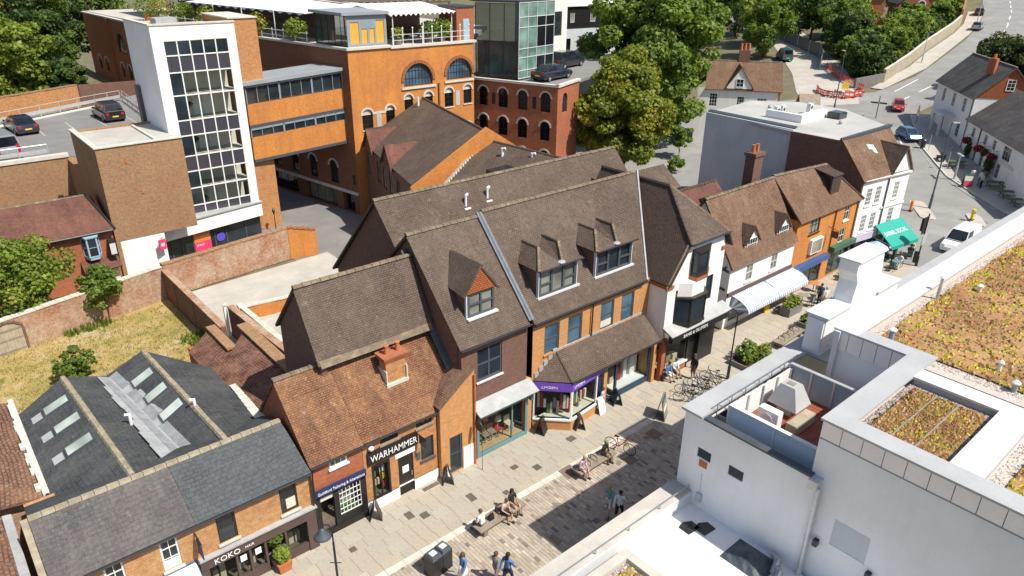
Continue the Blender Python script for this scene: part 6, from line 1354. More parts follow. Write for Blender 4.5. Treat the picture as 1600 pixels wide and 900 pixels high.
# white shaped gable rising over the street parapet
g = thing('shaped_parapet','white stepped and curved parapet gable rising above the street edge of the sedum roof','parapet',(30,11.7,9)); prof = [(26.6,9.0),(33.2,9.0),(33.2,10.5),(31.0,10.55),(30.95,11.6),(30.8,12.55),(28.5,12.65),(28.45,12.2),(28.75,11.7),(28.6,11.1),(28.55,10.7),(26.6,10.7)]
m = MB(); m.fprism(F(0,12.1),[(a,h) for a,h in prof],.0,.8); m.build('wall','render_white',g)
for q in ((26.5,28.6,11.2,12.2,10.705,10.78),(28.4,30.9,11.2,12.2,12.66,12.73),(31.0,33.3,11.2,12.2,10.56,10.63)): m = MB(); m.box(*q); m.build('capping','coping_white',g)
m = MB(); m.box(26.5,26.6,11.35,12.05,9.2,10.6); m.build('sunk_panel','render_cool',g)
t = thing('tarpaulin','dark crumpled tarpaulin at the foot of the white end wall','tarpaulin',(18.5,8.6,5.0)); r2 = random.Random(8); m = MB(); n = 9
gz = [[max(0,.38-.5*math.hypot((i-4)/5,(j-4)/5))+r2.uniform(0,.07) if 0<i<8 and 0<j<8 else .0 for j in range(n)] for i in range(n)]
for i in range(n-1):
    for j in range(n-1): m.poly([(17.9+(i+dx)*.16,7.9+(j+dy)*.2,5.01+gz[i+dx][j+dy]) for dx,dy in ((0,0),(1,0),(1,1),(0,1))])
m.build('sheet','lead_dark',t)
for k, (x,y) in enumerate(((18.9,7.9),(18.5,7.6))): t = thing('flexible_duct',('silver flexible duct lying against the end wall beside the tarpaulin','shorter silver duct in front of the dark tarpaulin')[k],'duct',(x,y,5.0)); m = MB(); m.tube([(x-.4,y-.1,5.15),(x,y,5.35),(x+.3,y+.3,5.2)],.13,8); m.build('hose','steel',t)
for k, (x,y) in enumerate(((18.6,10.65),(18.2,11.05))): t = thing('dark_patch',('flat dark patch on the white terrace by the end wall','second flat dark patch beside it, nearer the street parapet')[k],'mat',(x,y,5.0)); m = MB(); m.prism([(x-.3,y-.25),(x+.3,y-.3),(x+.35,y+.1),(x+.05,y+.28),(x-.28,y+.22)],5.0,5.03); m.build('sheet','black_metal',t)  # two thin dark patches laid on the terrace floor

# ---------------------------------------------------------------- shops on the right, towards the junction
b = thing('white_dormer_shop','white rendered shop with two small gabled dormers and timber framing on its side wall','building',(44,24.4,0))
f = F(40.7,24.4); L_ = 8.3; m = MB(); ops = [(2.0,2.9,3.1,4.4),(5.2,6.1,3.1,4.4)]
wall(m,f,0,L_,0,5.0,ops+[(.6,8.0,.3,2.3)]); end_wall(m,40.7,[(24.4,0),(30,0),(30,5),(27,8.8),(24.4,4.9)]); m.build('wall','render_white',b)
for o_ in ops: window(f,b,*o_,'frame_white','glass_pale',2,2,.06,d=-.05,sill='frame_white')
window(f,b,.6,8.0,.3,2.3,'frame_white','glass_dark',6,1,.08,name='shop_window'); m = MB(); m.fbox(f,0,L_,0,.12,2.55,2.8); m.build('fascia','frame_brown',b)
roof(b,gable_roof_quads(40.5,49.05,24.1,4.7,27.0,9.0,30.2,4.8),'tile_red' if 0 else 'tile_brown_right'); ridge((40.5,27,9.02),(49.05,27,9.02),b)
m = MB()
for p, q in (((24.5,4.3),(27.9,4.9)),((25.2,4.4),(26.2,7.6)),((24.6,2.9),(27.5,3.3)),((26.3,3.2),(24.7,4.6))): m.slab([(40.66,p[0],p[1]),(40.66,q[0],q[1]),(40.66,q[0],q[1]+.18),(40.66,p[0],p[1]+.18)][::-1],.05)
m.build('timber_framing','frame_grey',b)
for k, (a,v) in enumerate(((2.7,24.66),(6.8,24.66))):
    fd = F(40.7+a,v); m = MB(); m.fprism(fd,[(-.82,5.1),(.82,5.1),(.82,6.0),(0,7.0),(-.82,6.0)],-1.3,-.05); d = m.build('dormer','frame_white',b); window(fd,d,-.6,.6,5.3,6.2,'frame_white','glass_dark',4,2,.05,d=-.045,sub=False)
    x = 40.7 + a; roof(d,[up([(x-1.0,v-.12,5.86),(x,v-.12,7.1),(x,v+1.2,7.1),(x-1.0,v+.5,5.86)]),],'tile_brown_dark',.07,'dormer_roof'); roof(d,[up([(x+1.0,v-.12,5.86),(x,v-.12,7.1),(x,v+1.2,7.1),(x+1.0,v+.5,5.86)])],'tile_brown_right',.07,'dormer_roof')  # left slopes get the darker tiles, their shade painted in
aw = thing('striped_awning','wide blue and white striped awning over the white shop window','awning',(45,23.6,2.4)); n = 60; x0, x1 = 41.3, 49.3
for mt, ph in (('awning_white',0),('awning_blue',1)):
    m = MB()
    for k in range(n):
        if k % 2 != ph: continue
        a, c = x0 + (x1-x0) * k / n, x0 + (x1-x0) * (k+1) / n
        for s in range(4):
            t0, t1 = s / 4 * 1.35, (s+1) / 4 * 1.35; g_ = lambda t: (24.35-1.5*math.sin(t) ** 1.25,1.62+.85*math.cos(t))
            (y0,z0), (y1,z1) = g_(t0), g_(t1); m.poly([(a,y0,z0),(a,y1,z1),(c,y1,z1),(c,y0,z0)])
        m.poly([(a,y1,z1),(a,y1,z1-.22),(c,y1,z1-.22),(c,y1,z1)])
    m.build('stripes' if ph else 'cloth',mt,aw)
for x in (x0,x1):
    for k in range(7):
        t0, t1 = k / 7 * 1.35, (k+1) / 7 * 1.35; m = MB(); m.poly([(x,24.35,1.45),(x,24.35-1.5*math.sin(t0),1.45+math.cos(t0)),(x,24.35-1.5*math.sin(t1),1.45+math.cos(t1))]); m.build('side_panel',('awning_blue','awning_white')[k % 2],aw)
m = MB(); m.tube([(45.3,24.3,2.47),(45.3,23.6,2.3),(45.3,23.0,1.9),(45.3,22.88,1.65)],.04); m.build('joint_strip','navy',aw)

b = thing('orange_brick_shops','pair of orange brick shops under one brown roof, with blue and green shop fascias','building',(53,24.4,0))
f = F(49.0,24.4); L_ = 9.6; m = MB(); ops = [(1.9,3.4,4.7,6.0),(7.3,8.2,4.6,6.1),(7.2,8.1,2.7,3.9),(.6,5.0,.1,2.0),(6.1,9.4,.1,2.3)]
wall(m,f,0,L_,0,6.35,ops); m.box(49,49.2,24.42,30,0,6.2); m.build('wall','brick_orange',b)
window(f,b,*ops[0],'frame_dark','glass_pale',3,2,.09,sill='frame_dark'); window(f,b,*ops[1],'frame_white','glass_dark',2,2,.06,sill='frame_white'); window(f,b,*ops[2],'frame_white','glass_dark',2,2,.06,sill='frame_white')
window(f,b,*ops[3],'navy','glass_dark',3,1,.12,name='shop_window'); window(f,b,*ops[4],'green_fascia','glass_dark',3,2,.1,name='shop_window')
m = MB(); m.fbox(f,.2,5.2,0,.5,2.05,2.45); m.build('blue_sign','blue_fascia',b); m = MB(); m.fbox(f,5.9,9.6,0,.45,2.35,2.75); m.build('green_sign','green_fascia',b)
m = MB(); m.fbox(f,2.3,4.0,.0,.25,3.0,4.2); o = m.build('display_case','frame_white',b); m = MB(); m.fbox(f,2.42,3.88,.25,.27,3.1,4.1); m.build('pane','glass_pale',o)
pipe([f.p(5.7,.08,6.2),f.p(5.7,.08,2.4)],b); m = MB(); m.tube([f.p(5.0,0,4.7),f.p(5.0,.9,4.5)],.03); m.fbox(f,4.97,5.03,.3,.9,3.9,4.45); m.build('hanging_sign','timber_dark',b)
roof(b,[up([(48.95,24.1,6.1),(58.7,24.1,6.1),(55.8,26.4,9.0),(49.3,27.2,9.0)]),up([(49.3,27.2,9.0),(55.8,26.4,9.0),(58,31,6.2),(49,31,6.2)])],'tile_brown_right'); roof(b,[up([(58.7,24.1,6.1),(58.4,31,6.2),(55.8,26.4,9.0)])],'tile_brown_right',name='hip'); ridge((49.3,27.2,9.02),(55.8,26.4,9.02),b); ridge((55.8,26.4,9.02),(58.7,24.1,6.14),b,'ridge_dark')
m = MB(); m.box(54.2,55.6,24.9,25.05,6.9,8.6); m.slab([(54.1,24.8,8.6),(55.7,24.8,8.6),(55.7,26.6,8.95),(54.1,26.6,8.95)],.1); m.build('roof_hatch','tile_brown_dark',b)
ch = thing('chimney_stack','tall dark brick chimney stack with pots behind the white shop roof','chimney',(47.9,28.2,5)); m = MB(); m.box(47.4,48.5,27.8,28.6,5,10.6); m.box(47.3,48.6,27.7,28.7,10.6,10.85); m.build('stack','brick_brown',ch)
for x in (47.7,48.2): m = MB(); m.lathe([(.14,0),(.12,.5),(.16,.55)],(x,28.2,10.85),8); m.build('pot','terracotta',ch)
b = thing('rear_tiled_shed','low brown tiled roof tucked behind the white dormer shop','building',(45,31,0)); m = MB(); m.box(41.5,49.5,30.4,34.5,0,5.2); m.build('wall','brick_brown',b); roof(b,gable_roof_quads(41.2,49.8,30.2,5.2,32.4,7.4,34.8,5.2),'tile_plum'); ridge((41.2,32.4,7.42),(49.8,32.4,7.42),b,'ridge_dark')

b = thing('georgian_corner_shop','white corner shop with sash windows, brown tiled roof and flat grey roof behind','building',(61,24,0))
f = F(58.5,24.3,-7.5); L_ = 6.6; m = MB(); ops = [(a,a+.8,z,z+h) for z,h in ((5.3,1.5),(3.0,1.5)) for a in (.7,2.0,4.6)]
wall(m,f,0,L_,2.2,7.6,ops,.1); m.fprism(f,[(3.7,7.6),(6.6,7.6),(5.15,9.7)],-.2,0); m.build('front_wall','render_white',b)
for o_ in ops: window(f,b,*o_,'frame_white','glass_pale',3,4,.06,d=-.06,sill='frame_white',bar=.035)
m = MB(); m.fbox(f,0,L_,-.5,-.4,0,2.2); m.build('shopfront','glass_dark',b); m = MB(); m.fbox(f,0,3.0,0,.15,2.2,2.8); m.build('sign','lilac',b); m = MB(); m.fbox(f,3.2,6.6,0,.1,4.7,4.85); m.fbox(f,3.55,3.7,0,.12,2.3,7.6); m.fbox(f,0,L_,0,.2,7.45,7.6); m.build('cornice','frame_white',b); pipe([f.p(3.5,.1,7.4),f.p(3.5,.1,2.2)],b,'frame_grey')
m = MB(); c0 = f.p(L_,0,0); m.slab([(c0[0],c0[1],0),(71,36,0),(71,36,9.0),(c0[0],c0[1],7.6)],.2); m.build('side_wall','render_white',b)
m = MB(); end_wall(m,58.3,[(24.3,0),(31.2,0),(31.2,10.4),(26.7,10.4),(24.3,7.55)],.2); m.build('party_wall','brick_brown',b)
m = MB(); m.slab(up([(58.9,31.2,0),(59.3,40.4,0),(59.3,40.4,10.5),(58.9,31.2,10.5)][::-1]),.3); q = m.build('grey_wall','render_grey',b)
roof(b,[up([(58.2,24.1,7.5),(64.6,23.3,7.5),(67.3,27.0,10.6),(58.2,26.7,10.6)])],'tile_brown_right'); m = MB(); m.slab(up([(61.3,25.0,8.75),(62.2,24.8,8.6),(62.2,25.8,9.7),(61.3,26.0,9.85)]),.02); o = m.build('rooflight','frame_pale',b)
fx = f.p(5.15,0,9.8); roof(b,[up([f.p(3.5,.2,7.5),f.p(5.15,.2,9.85),f.p(5.15,-3.0,9.85),f.p(3.5,-1.2,7.9)])],'tile_brown_dark',.1,'gable_roof'); roof(b,[up([f.p(6.8,.2,7.5),f.p(5.15,.2,9.85),f.p(5.15,-3.0,9.85),f.p(6.8,-3.0,7.6)])],'tile_brown_right',.1,'gable_roof')  # left slope's shade is in its darker tile colour
m = MB(); m.prism([(58.4,31),(58.4,26.6),(67.2,27.0),(71.5,33),(71.5,38),(68,41.5),(59.2,40.4)],10.1,10.4); m.build('flat_roof','grey_roof',b)
m = MB(); m.box(58.35,67.2,26.6,26.9,10.4,10.62); m.slab([(58.85,31.2,10.5),(59.2,40.4,10.5),(59.6,40.4,10.62),(59.25,31.2,10.62)],.1); m.build('roof_edge','lead_dark',b)
m = MB(); m.box(62,66.5,32.4,32.9,10.4,11.1); m.box(62,62.3,32.9,36,10.4,11.1); m.build('upstand','render_cool',b); m = MB(); m.box(66.2,67.6,31.0,32.2,10.4,10.95); m.box(66.3,67.5,31.1,32.1,10.95,11.0); m.build('skylight','glass_dark',b)
for k, (x,y) in enumerate(((62.8,35.4),(63.6,35.3),(66.6,34.2))):
    t = thing('rooftop_unit',('left white condenser of the pair on the flat grey roof','right white condenser of the pair on the flat grey roof','single white condenser farther right on the flat grey roof')[k],'air conditioner',(x,y,10.4)); m = MB(); m.box(x-.25,x+.25,y-.2,y+.2,10.5,11.4); m.build('casing','frame_white',t); m = MB(); m.fprism(F(x,y-.2),[(.17*math.cos(i*.524),11.05+.17*math.sin(i*.524)) for i in range(12)],0,.02); m.build('fan','frame_dark',t)
for k, (x,y) in enumerate(((64.5,30),(68,33.5),(66,38))): t = thing('roof_outlet',('small round outlet near the skylight on the flat grey roof','round outlet near the right edge of the flat grey roof','round outlet at the back of the flat grey roof')[k],'vent',(x,y,10.4)); m = MB(); m.lathe([(.15,0),(.2,.2),(.1,.35)],(x,y,10.4),8); m.build('cap','lead_pale',t)
aw = thing('shop_awning','green sloping awning lettered BARREL SOCIAL at the corner shop','awning',(64,22.6,2.4)); A0 = Vector(f.p(3.1,.1,3.1)); 
m = MB(); m.slab([f.p(2.9,2.0,1.9),f.p(6.9,2.0,1.9),f.p(6.9,.1,3.3),f.p(2.9,.1,3.3)],.04); o = m.build('cloth','awning_green',aw); m = MB(); m.fbox(f,2.9,6.9,1.97,2.0,1.6,1.88); m.build('valance','awning_green',aw)
for s_, sz, d_, h_, a_ in (('BARREL SOCIAL',.56,1.15,2.55,3.15),('est. 2014',.26,1.62,2.2,4.3)):
    if s_.startswith('est'): continue
    cu = bpy.data.curves.new('lettering','FONT'); cu.body = s_; cu.size = sz; cu.extrude = .006; t_ = bpy.data.objects.new('x',cu); C.objects.link(t_); me = bpy.data.meshes.new_from_object(t_); bpy.data.objects.remove(t_); me.name = 'lettering'; me.materials.append(MATS['white_letters'])
    o2 = bpy.data.objects.new('lettering',me); C.objects.link(o2); sl_ = Vector((0,-(2.0-.1),0)); ax = Vector((f.c,f.s,0)); dn = (Vector(f.p(0,.1,3.3))-Vector(f.p(0,2.0,1.9))).normalized(); nz = ax.cross(dn); pos = Vector(f.p(a_,d_,3.3-(d_-.1)*1.4/1.9)) + nz * .012; M = Matrix.Identity(4)
    for i in range(3): M[i][0] = ax[i] * .82; M[i][1] = dn[i]; M[i][2] = nz[i]; M[i][3] = pos[i]
    o2.parent = o; o2.matrix_basis = base(o).inverted() @ M
m = MB(); m.tube([f.p(3.0,.1,2.2),f.p(3.0,1.95,1.9)],.025); m.tube([f.p(6.8,.1,2.2),f.p(6.8,1.95,1.9)],.025); m.build('arm','galv',aw)

# --- cottage and little brick building beyond
b = thing('white_cottage','pale cottage with a brown tiled roof, front gable and brick chimney beyond the flat roof','building',(86,55,0))
f = F(84.6,58.3,-51.8); L_ = 9.5; m = MB(); ops = [(.4,1.5,5.4,7.2),(4.0,5.0,5.3,6.9),(6.6,7.9,5.5,6.8)]
wall(m,f,-1.2,L_,0,7.9,ops); m.fprism(f,[(2.5,7.9),(5.7,7.9),(5.7,8.2),(4.1,10.6),(2.5,8.2)],-.1,.3); m.build('wall','render_cream',b); window(F(*f.p(0,.3,0)[:2],f.ang),b,3.6,4.6,8.1,9.2,'frame_white','glass_dark',2,2,.08,d=.02)
for o_ in ops: window(f,b,*o_,'frame_white','glass_dark',3,4,.08,d=-.06)
roof(b,[up([f.p(-.2,.3,7.7),f.p(L_+.2,.3,7.7),f.p(L_+.2,-3.6,11.0),f.p(-.2,-3.6,11.0)]),up([f.p(-.2,-3.6,11.0),f.p(L_+.2,-3.6,11.0),f.p(L_+.2,-7.4,7.7),f.p(-.2,-7.4,7.7)])],'tile_brown_right'); ridge(f.p(-.2,-3.6,11.02),f.p(L_+.2,-3.6,11.02),b)
roof(b,[up([f.p(2.2,.45,7.9),f.p(4.1,.45,10.75),f.p(4.1,-3.2,10.75),f.p(2.2,-.2,7.9)]),up([f.p(6.0,.45,7.9),f.p(4.1,.45,10.75),f.p(4.1,-3.2,10.75),f.p(6.0,-.2,7.9)])],'tile_brown_right',name='gable_roof')
m = MB(); m.slab([f.p(L_,0,0),f.p(L_,-7.2,0),f.p(L_,-7.2,7.6),f.p(L_,-3.6,10.9),f.p(L_,0,7.6)],.3); m.build('brick_gable','brick_orange',b); m = MB(); m.fbox(f,3.9,5.3,-4.3,-3.4,10,12.4); m.build('chimney','brick_brown',b); ch = [o for o in b.children if o.name.startswith('chimney')][0]
for a in (4.1,4.6,5.1): m = MB(); m.lathe([(.2,0),(.16,.8),(.2,.85)],f.p(a,-3.85,12.4),8); m.build('chimney_pot','terracotta',ch)
b = thing('brick_outbuilding','small brick outbuilding with a brown pitched roof beside the cottage','building',(94,48,0)); f = F(93.0,50.5,-51.8); m = MB(); wall(m,f,0,3.6,0,5.4); m.slab([f.p(3.6,0,0),f.p(3.6,-4,0),f.p(3.6,-4,5.2),f.p(3.6,-2,6.9),f.p(3.6,0,5.2)],.2); m.build('wall','brick_orange',b); roof(b,[up([f.p(1.2,.3,5.2),f.p(3.9,.3,5.2),f.p(3.9,-2,7.0),f.p(1.2,-2,7.0)]),up([f.p(1.2,-2,7.0),f.p(3.9,-2,7.0),f.p(3.9,-4.3,5.2),f.p(1.2,-4.3,5.2)])],'timber')

# --- the inn and its lower wing
b = thing('white_inn','white inn with a dark slate roof, porch and an orange hung-tile gable','building',(110,37,0))
f = F(116.1,41.0,-142.2); L_ = 14.1; z0 = 1.4; m = MB(); ops = [(a,a+1.1,5.7,7.5) for a in (2.6,6.6,10.6)] + [(10.4,11.6,2.4,4.4),(4.2,5.4,2.0,4.6)]
wall(m,f,0,L_,0,8.2,ops); m.build('wall','render_white',b)
for o_ in ops: window(f,b,*o_,'frame_pale','glass_dark',2,4,.09)
inn = lambda a, d, h: f.p(a,-d,h); roof(b,[up([inn(-.4,-.4,7.9),inn(L_+.3,-.4,7.9),inn(L_+.3,3.6,11.9),inn(-.4,3.6,11.9)]),up([inn(-.4,3.6,11.9),inn(L_+.3,3.6,11.9),inn(L_+.3,7.6,7.9),inn(-.4,7.6,7.9)])],'slate_grey'); ridge(inn(-.4,3.6,11.92),inn(L_+.3,3.6,11.92),b,'ridge_mossy')
m = MB(); m.slab([inn(L_,0,0),inn(L_,7.2,0),inn(L_,7.2,8),inn(L_,0,8)],.25); m.build('side_wall','render_white',b); m = MB(); m.slab([inn(L_+.05,-.2,8.0),inn(L_+.05,7.4,8.0),inn(L_+.05,3.6,11.75)],.2); o = m.build('hung_tile_gable','tile_hung',b)
fgb = F(*inn(L_+.06,0,0)[:2],f.ang+90); window(fgb,b,3.1,4.1,9.0,10.4,'frame_white','glass_dark',2,3,.08,d=.0)
m = MB(); m.fbox(f,5.5,9.2,0,1.8,T(109)+2.7,T(109)+3.0)
for a in (5.7,8.8): m.fbox(f,a,a+.3,1.4,1.7,1.5,T(109)+2.7)
m.build('porch','frame_pale',b); m = MB(); m.fbox(f,9.5,10.3,3.6,0,0,0) if 0 else None
m = MB(); m.box(108.4,109.4,32.2,33.1,10.6,12.5); m.build('chimney','brick_red',b); ch = [o for o in b.children if o.name.startswith('chimney')][0]
for dx in (.25,.7): m = MB(); m.lathe([(.14,0),(.12,.5)],(108.4+dx,32.6,12.5),8); m.build('chimney_pot','terracotta',ch)
pipe([f.p(13.9,.1,8),f.p(13.9,.1,1.5)],b)
b = thing('inn_wing','lower white wing of the inn with a brown-grey roof and red hanging flower baskets','building',(98,27,0))
f2 = F(104.9,32.4,-143.2); L2 = 26; m = MB(); ops = [(a,a+1.0,3.6,4.8) for a in (2.0,6.2,9.0)] + [(a,a+1.1,1.0,2.7) for a in (2.2,6.4,11.6)] + [(12.2,14.4,3.3,4.9),(9.4,10.4,.3,2.4)]
wall(m,f2,0,L2,0,5.5,ops); m.build('wall','render_white',b)
for o_ in ops: window(f2,b,*o_,'frame_pale' if o_[0] != 9.4 else 'green_fascia','glass_dark',3,3,.08)
roof(b,[up([f2.p(-.2,.4,5.3),f2.p(L2,.4,5.3),f2.p(L2,-4.5,9.3),f2.p(-.2,-4.5,9.3)]),up([f2.p(-.2,-4.5,9.3),f2.p(L2,-4.5,9.3),f2.p(L2,-9.4,5.3),f2.p(-.2,-9.4,5.3)])],'slate_grey'); pipe([f2.p(4.9,.08,5.2),f2.p(4.9,.08,.4)],b,'black_metal',.07)
m = MB(); m.slab([f2.p(0,0,0),f2.p(0,-9,0),f2.p(0,-9,5.2),f2.p(0,-4.5,9.1),f2.p(0,0,5.2)][::-1],.2); m.build('end_wall','render_white',b); m = MB(); m.fbox(f2,12.3,16,.02,.08,2.85,3.2); m.build('sign','frame_pale',b)
for k, a in enumerate((2.6,6.9,8.8,11.2)):
    p_ = f2.p(a,.55,3.2); t = thing('hanging_basket',('leftmost red hanging basket on the white inn wing','red hanging basket right of the downpipe on the inn wing','red hanging basket beside the green inn door','red hanging basket nearest the inn sign')[k],'flower basket',p_); leafquads('flowers',[p_],[(.5,.5,.42)],260,.2,[(.30,.012,.03),(.38,.02,.05),(.22,.01,.03),(.06,.10,.02)],t,90+k); m = MB(); m.lathe([(.05,-.5),(.3,-.2),(.32,-.1)],p_,8); m.build('bowl','timber_dark',t); m = MB(); m.tube([f2.p(a,.02,3.9),f2.p(a,.55,3.9),f2.p(a,.55,3.3)],.025); m.build('bracket','black_metal',t)
for k, a in enumerate((4.0,10.7,11.3)):
    p_ = f2.p(a,.6,T(100)); t = thing('potted_conifer',('narrow conifer in a pot by the inn downpipe','tall clipped conifer left of the inn doorway','tall clipped conifer right of the inn doorway')[k],'plant',p_); leafquads('foliage',[(p_[0],p_[1],p_[2]+1.2),(p_[0],p_[1],p_[2]+1.9)],[(.4,.4,.8),(.25,.25,.6)],500,.2,G_DARK,t,95+k); m = MB(); m.lathe([(.25,0),(.35,.5)],p_,8); m.build('pot','planter_grey',t)

# --- the hillside: walls, houses, trees
def hill_wall(name,label,pts,h,th,mat,cop=None):
    t = thing(name,label,'wall',(pts[0][0],pts[0][1],T(pts[0][0]))); m = MB(); c_ = MB()
    for (x0,y0), (x1,y1) in zip(pts,pts[1:]):
        d = Vector((x1-x0,y1-y0)); k = max(1,int(d.length/2.5)); n_ = Vector((-d.y,d.x)).normalized() * th
        for j in range(k):
            a = Vector((x0,y0)) + d * (j/k); b_ = Vector((x0,y0)) + d * ((j+1)/k); za, zb = T(a.x), T(b_.x); hh = h
            Q = lambda z_a, z_b, e=0: [(a.x,a.y,z_a),(b_.x,b_.y,z_b),(b_.x+n_.x,b_.y+n_.y,z_b),(a.x+n_.x,a.y+n_.y,z_a)]
            m.hexa(Q(za-.5,zb-.5)+Q(za+hh,zb+hh))
            if cop: c_.hexa(Q(za+hh+.003,zb+hh+.003)+Q(za+hh+.12,zb+hh+.12))
    m.build('wall',mat,t)
    if cop: stuff(c_.build('coping',cop,t))
    return t
plain('flint',(.40,.35,.26),.9,.3,2.2,.5,stain=(.25,.24,.15),stain_amt=.6)
hill_wall('roadside_wall','long pale flint wall climbing beside the hill road below the trees',[(132.6,55.6),(146.1,57.7),(161.3,60.7),(181.7,64.0),(191,66)],2.2,.4,'flint','stone_pale')
hill_wall('roadside_wall','orange brick wall farther up the hill road beyond the flint wall',[(191,66),(200,69),(212,73.5)],3.4,.4,'brick_orange','brick_tan'); hill_wall('roadside_wall','pinkish brick wall at the top of the hill road',[(213,74),(240,84),(280,100)],3.0,.4,'brick_red','stone_pale')
hill_wall('garden_bank_wall','short grey wall below the trees behind the roadworks',[(126.5,57.6),(132.6,55.6)],1.6,.4,'planter_grey')
hf = thing('hoarding_fence','dark mesh fence panels along the lane below the trees','fence',(146,75,T(146)))
pl = [(162,96),(157,89.5),(153,84),(149,79),(145.6,74.7),(141,71.8),(136.5,69.6)]
for p, q in zip(pl,pl[1:]):
    za, zb = T(p[0]), T(q[0]); m = MB(); m.slab([(p[0],p[1],za),(q[0],q[1],zb),(q[0],q[1],zb+2.4),(p[0],p[1],za+2.4)],.05); m.build('panel','frame_grey',hf); m = MB(); m.tube([(q[0],q[1],zb),(q[0],q[1],zb+2.5)],.07,5); m.build('post','galv',hf)
b = thing('brick_villa','red brick villa gable with a round white window above the hill road','building',(189,74,T(189))); f = F(185.6,78.3,-53); zb = T(187); m = MB(); m.fprism(f,[(0,zb-2),(9.6,zb-2),(9.6,zb+5),(4.8,zb+9),(0,zb+5)],-9,0); m.build('wall','brick_red',b)
m = MB(); m.fprism(f,[(4.8+.95*math.cos(k*.393),zb+4.6+.95*math.sin(k*.393)) for k in range(16)],.0,.12); o = m.build('round_window','frame_white',b); m = MB(); m.fprism(f,[(4.8+.7*math.cos(k*.393),zb+4.6+.7*math.sin(k*.393)) for k in range(16)],.12,.14); m.fbox(f,4.76,4.84,.14,.17,zb+3.9,zb+5.3); m.build('pane','glass_dark',o)
roof(b,[up([f.p(-.5,.4,zb+4.6),f.p(4.8,.4,zb+9.2),f.p(4.8,-9.4,zb+9.2),f.p(-.5,-9.4,zb+4.6)]),up([f.p(10.1,.4,zb+4.6),f.p(4.8,.4,zb+9.2),f.p(4.8,-9.4,zb+9.2),f.p(10.1,-9.4,zb+4.6)])],'slate_blue'); m = MB(); m.fbox(f,.0,9.6,0,.06,zb+.6,zb+.9); m.build('string_course','stone_pale',b)
b = thing('brick_house','brick house with white sash windows half hidden by trees left of the villa','building',(188,86,T(188))); f = F(178,92,-53); zb = T(180); m = MB(); wall(m,f,0,13,zb-2,zb+7,[(9,10.6,zb+1,zb+4),(5,6.6,zb+1,zb+4)]); m.build('wall','brick_red',b)
for a in (9,5): window(f,b,a,a+1.6,zb+1,zb+4,'frame_white','glass_dark',2,3,.12)
roof(b,[up([f.p(-.4,.5,zb+6.8),f.p(13.4,.5,zb+6.8),f.p(13.4,-5,zb+10),f.p(-.4,-5,zb+10)])],'tile_plum')
b = thing('slate_cottage','low cottage with a blue-grey slate roof at the top of the hill road','building',(222,84,T(222))); f = F(208,78.5,20); zb = T(212); m = MB(); m.fbox(f,0,16,-7,0,zb-3,zb+3.6); m.build('wall','brick_red',b); roof(b,[up([f.p(-.4,.5,zb+3.5),f.p(16.4,.5,zb+3.5),f.p(16.4,-3.5,zb+6.6),f.p(-.4,-3.5,zb+6.6)]),up([f.p(-.4,-3.5,zb+6.6),f.p(16.4,-3.5,zb+6.6),f.p(16.4,-7.5,zb+3.5),f.p(-.4,-7.5,zb+3.5)])],'slate_blue'); m = MB(); m.fbox(f,15.7,16.45,-7.3,.4,zb+6.7,zb+6.9); m.build('verge','frame_white',b)
b = thing('pale_terrace_house','pale house glimpsed between trees at the left of the hillside','building',(176,112,T(176))); f = F(170,118,-45); zb = T(172); m = MB(); wall(m,f,0,12,zb-2,zb+8,[(2,3.4,zb+3.5,zb+6),(6,7.4,zb+3.5,zb+6)]); m.build('wall','render_cream',b)
for a in (2,6): window(f,b,a,a+1.4,zb+3.5,zb+6,'frame_white','glass_dark',2,2,.12)
roof(b,[up([f.p(-.4,.5,zb+7.8),f.p(12.4,.5,zb+7.8),f.p(12.4,-5,zb+11),f.p(-.4,-5,zb+11)])],'tile_plum')
tree('golden_tree','tall golden green tree behind the rear roofs, in front of the bigger green tree',61,52.5,0,15.2,5.6,G_GOLD,46000,.34,31,1.6,trunk=.35,nb=60,shape=.5)
tree('plane_tree','very large bright green tree filling the top centre, behind the golden tree',79,63.5,0,24.5,8.7,G_MID+G_LIME[:1],70000,.46,32,1.2,trunk=.5,nb=70)
HT = [(141,64.5,7,4.6,G_MID,'round green tree just behind the grey wall at the roadworks'),(135.5,60.5,7.5,4.4,G_DARK,'dark green tree nearest the roadworks fence'),(146,62,7.2,4.2,G_MID,'green tree against the flint wall, lower end'),(153.5,64.8,7.5,4.4,G_LIME,'light green tree against the flint wall, middle'),(162,66.5,8,4.6,G_MID,'green tree below the villa by the flint wall'),
      (171,69,7,4.2,G_LIME,'lime tree in front of the villa'),(148,71,9.5,5.0,G_DARK,'dark tree behind the mesh fence, right one'),(156,76,11,5.6,G_MID,'tall tree behind the fence in the middle of the slope'),(160,85,12,6.0,G_DARK,'broad dark tree above the lane bend'),(168,80,11,5.0,G_GOLD,'yellowish tree beside the brick house'),
      (166,96,13,6.0,G_MID,'tall green tree left of the brick house'),(176,104,14,7.0,G_LIME,'large light tree at the top of the slope, left'),(178,72,6.5,3.8,G_MID,'small tree right of the villa steps'),(187,69.6,6,3.6,G_MID,'leafy tree right of the villa by the wall'),(196,72.5,6.5,3.8,G_LIME,'lime green tree by the orange brick wall'),
      (150,92,13,5.5,G_LIME,'bright tree at the left of the lane beside the cottage chimney'),(158,103,15,7.0,G_DARK,'dark tree behind the big central tree'),(140,84,12,5.0,G_MID,'green tree left of the teal van'),(200,90,11,6,G_DARK,'dark tree behind the villa'),(188,100,13,7,G_MID,'green tree behind the brick house'),(210,110,14,8,G_DARK,'far dark tree on the skyline'),(232,96,11,7,G_MID,'far green tree beyond the slate cottage')]
for k, (x,y,h,r_,cl_,lab) in enumerate(HT): tree('hillside_tree',lab,x,y,T(x),T(x)+h,r_,cl_,5600,.52,200+k,T(x)+.3,group='trees on the hillside',trunk=.22,nb=20)
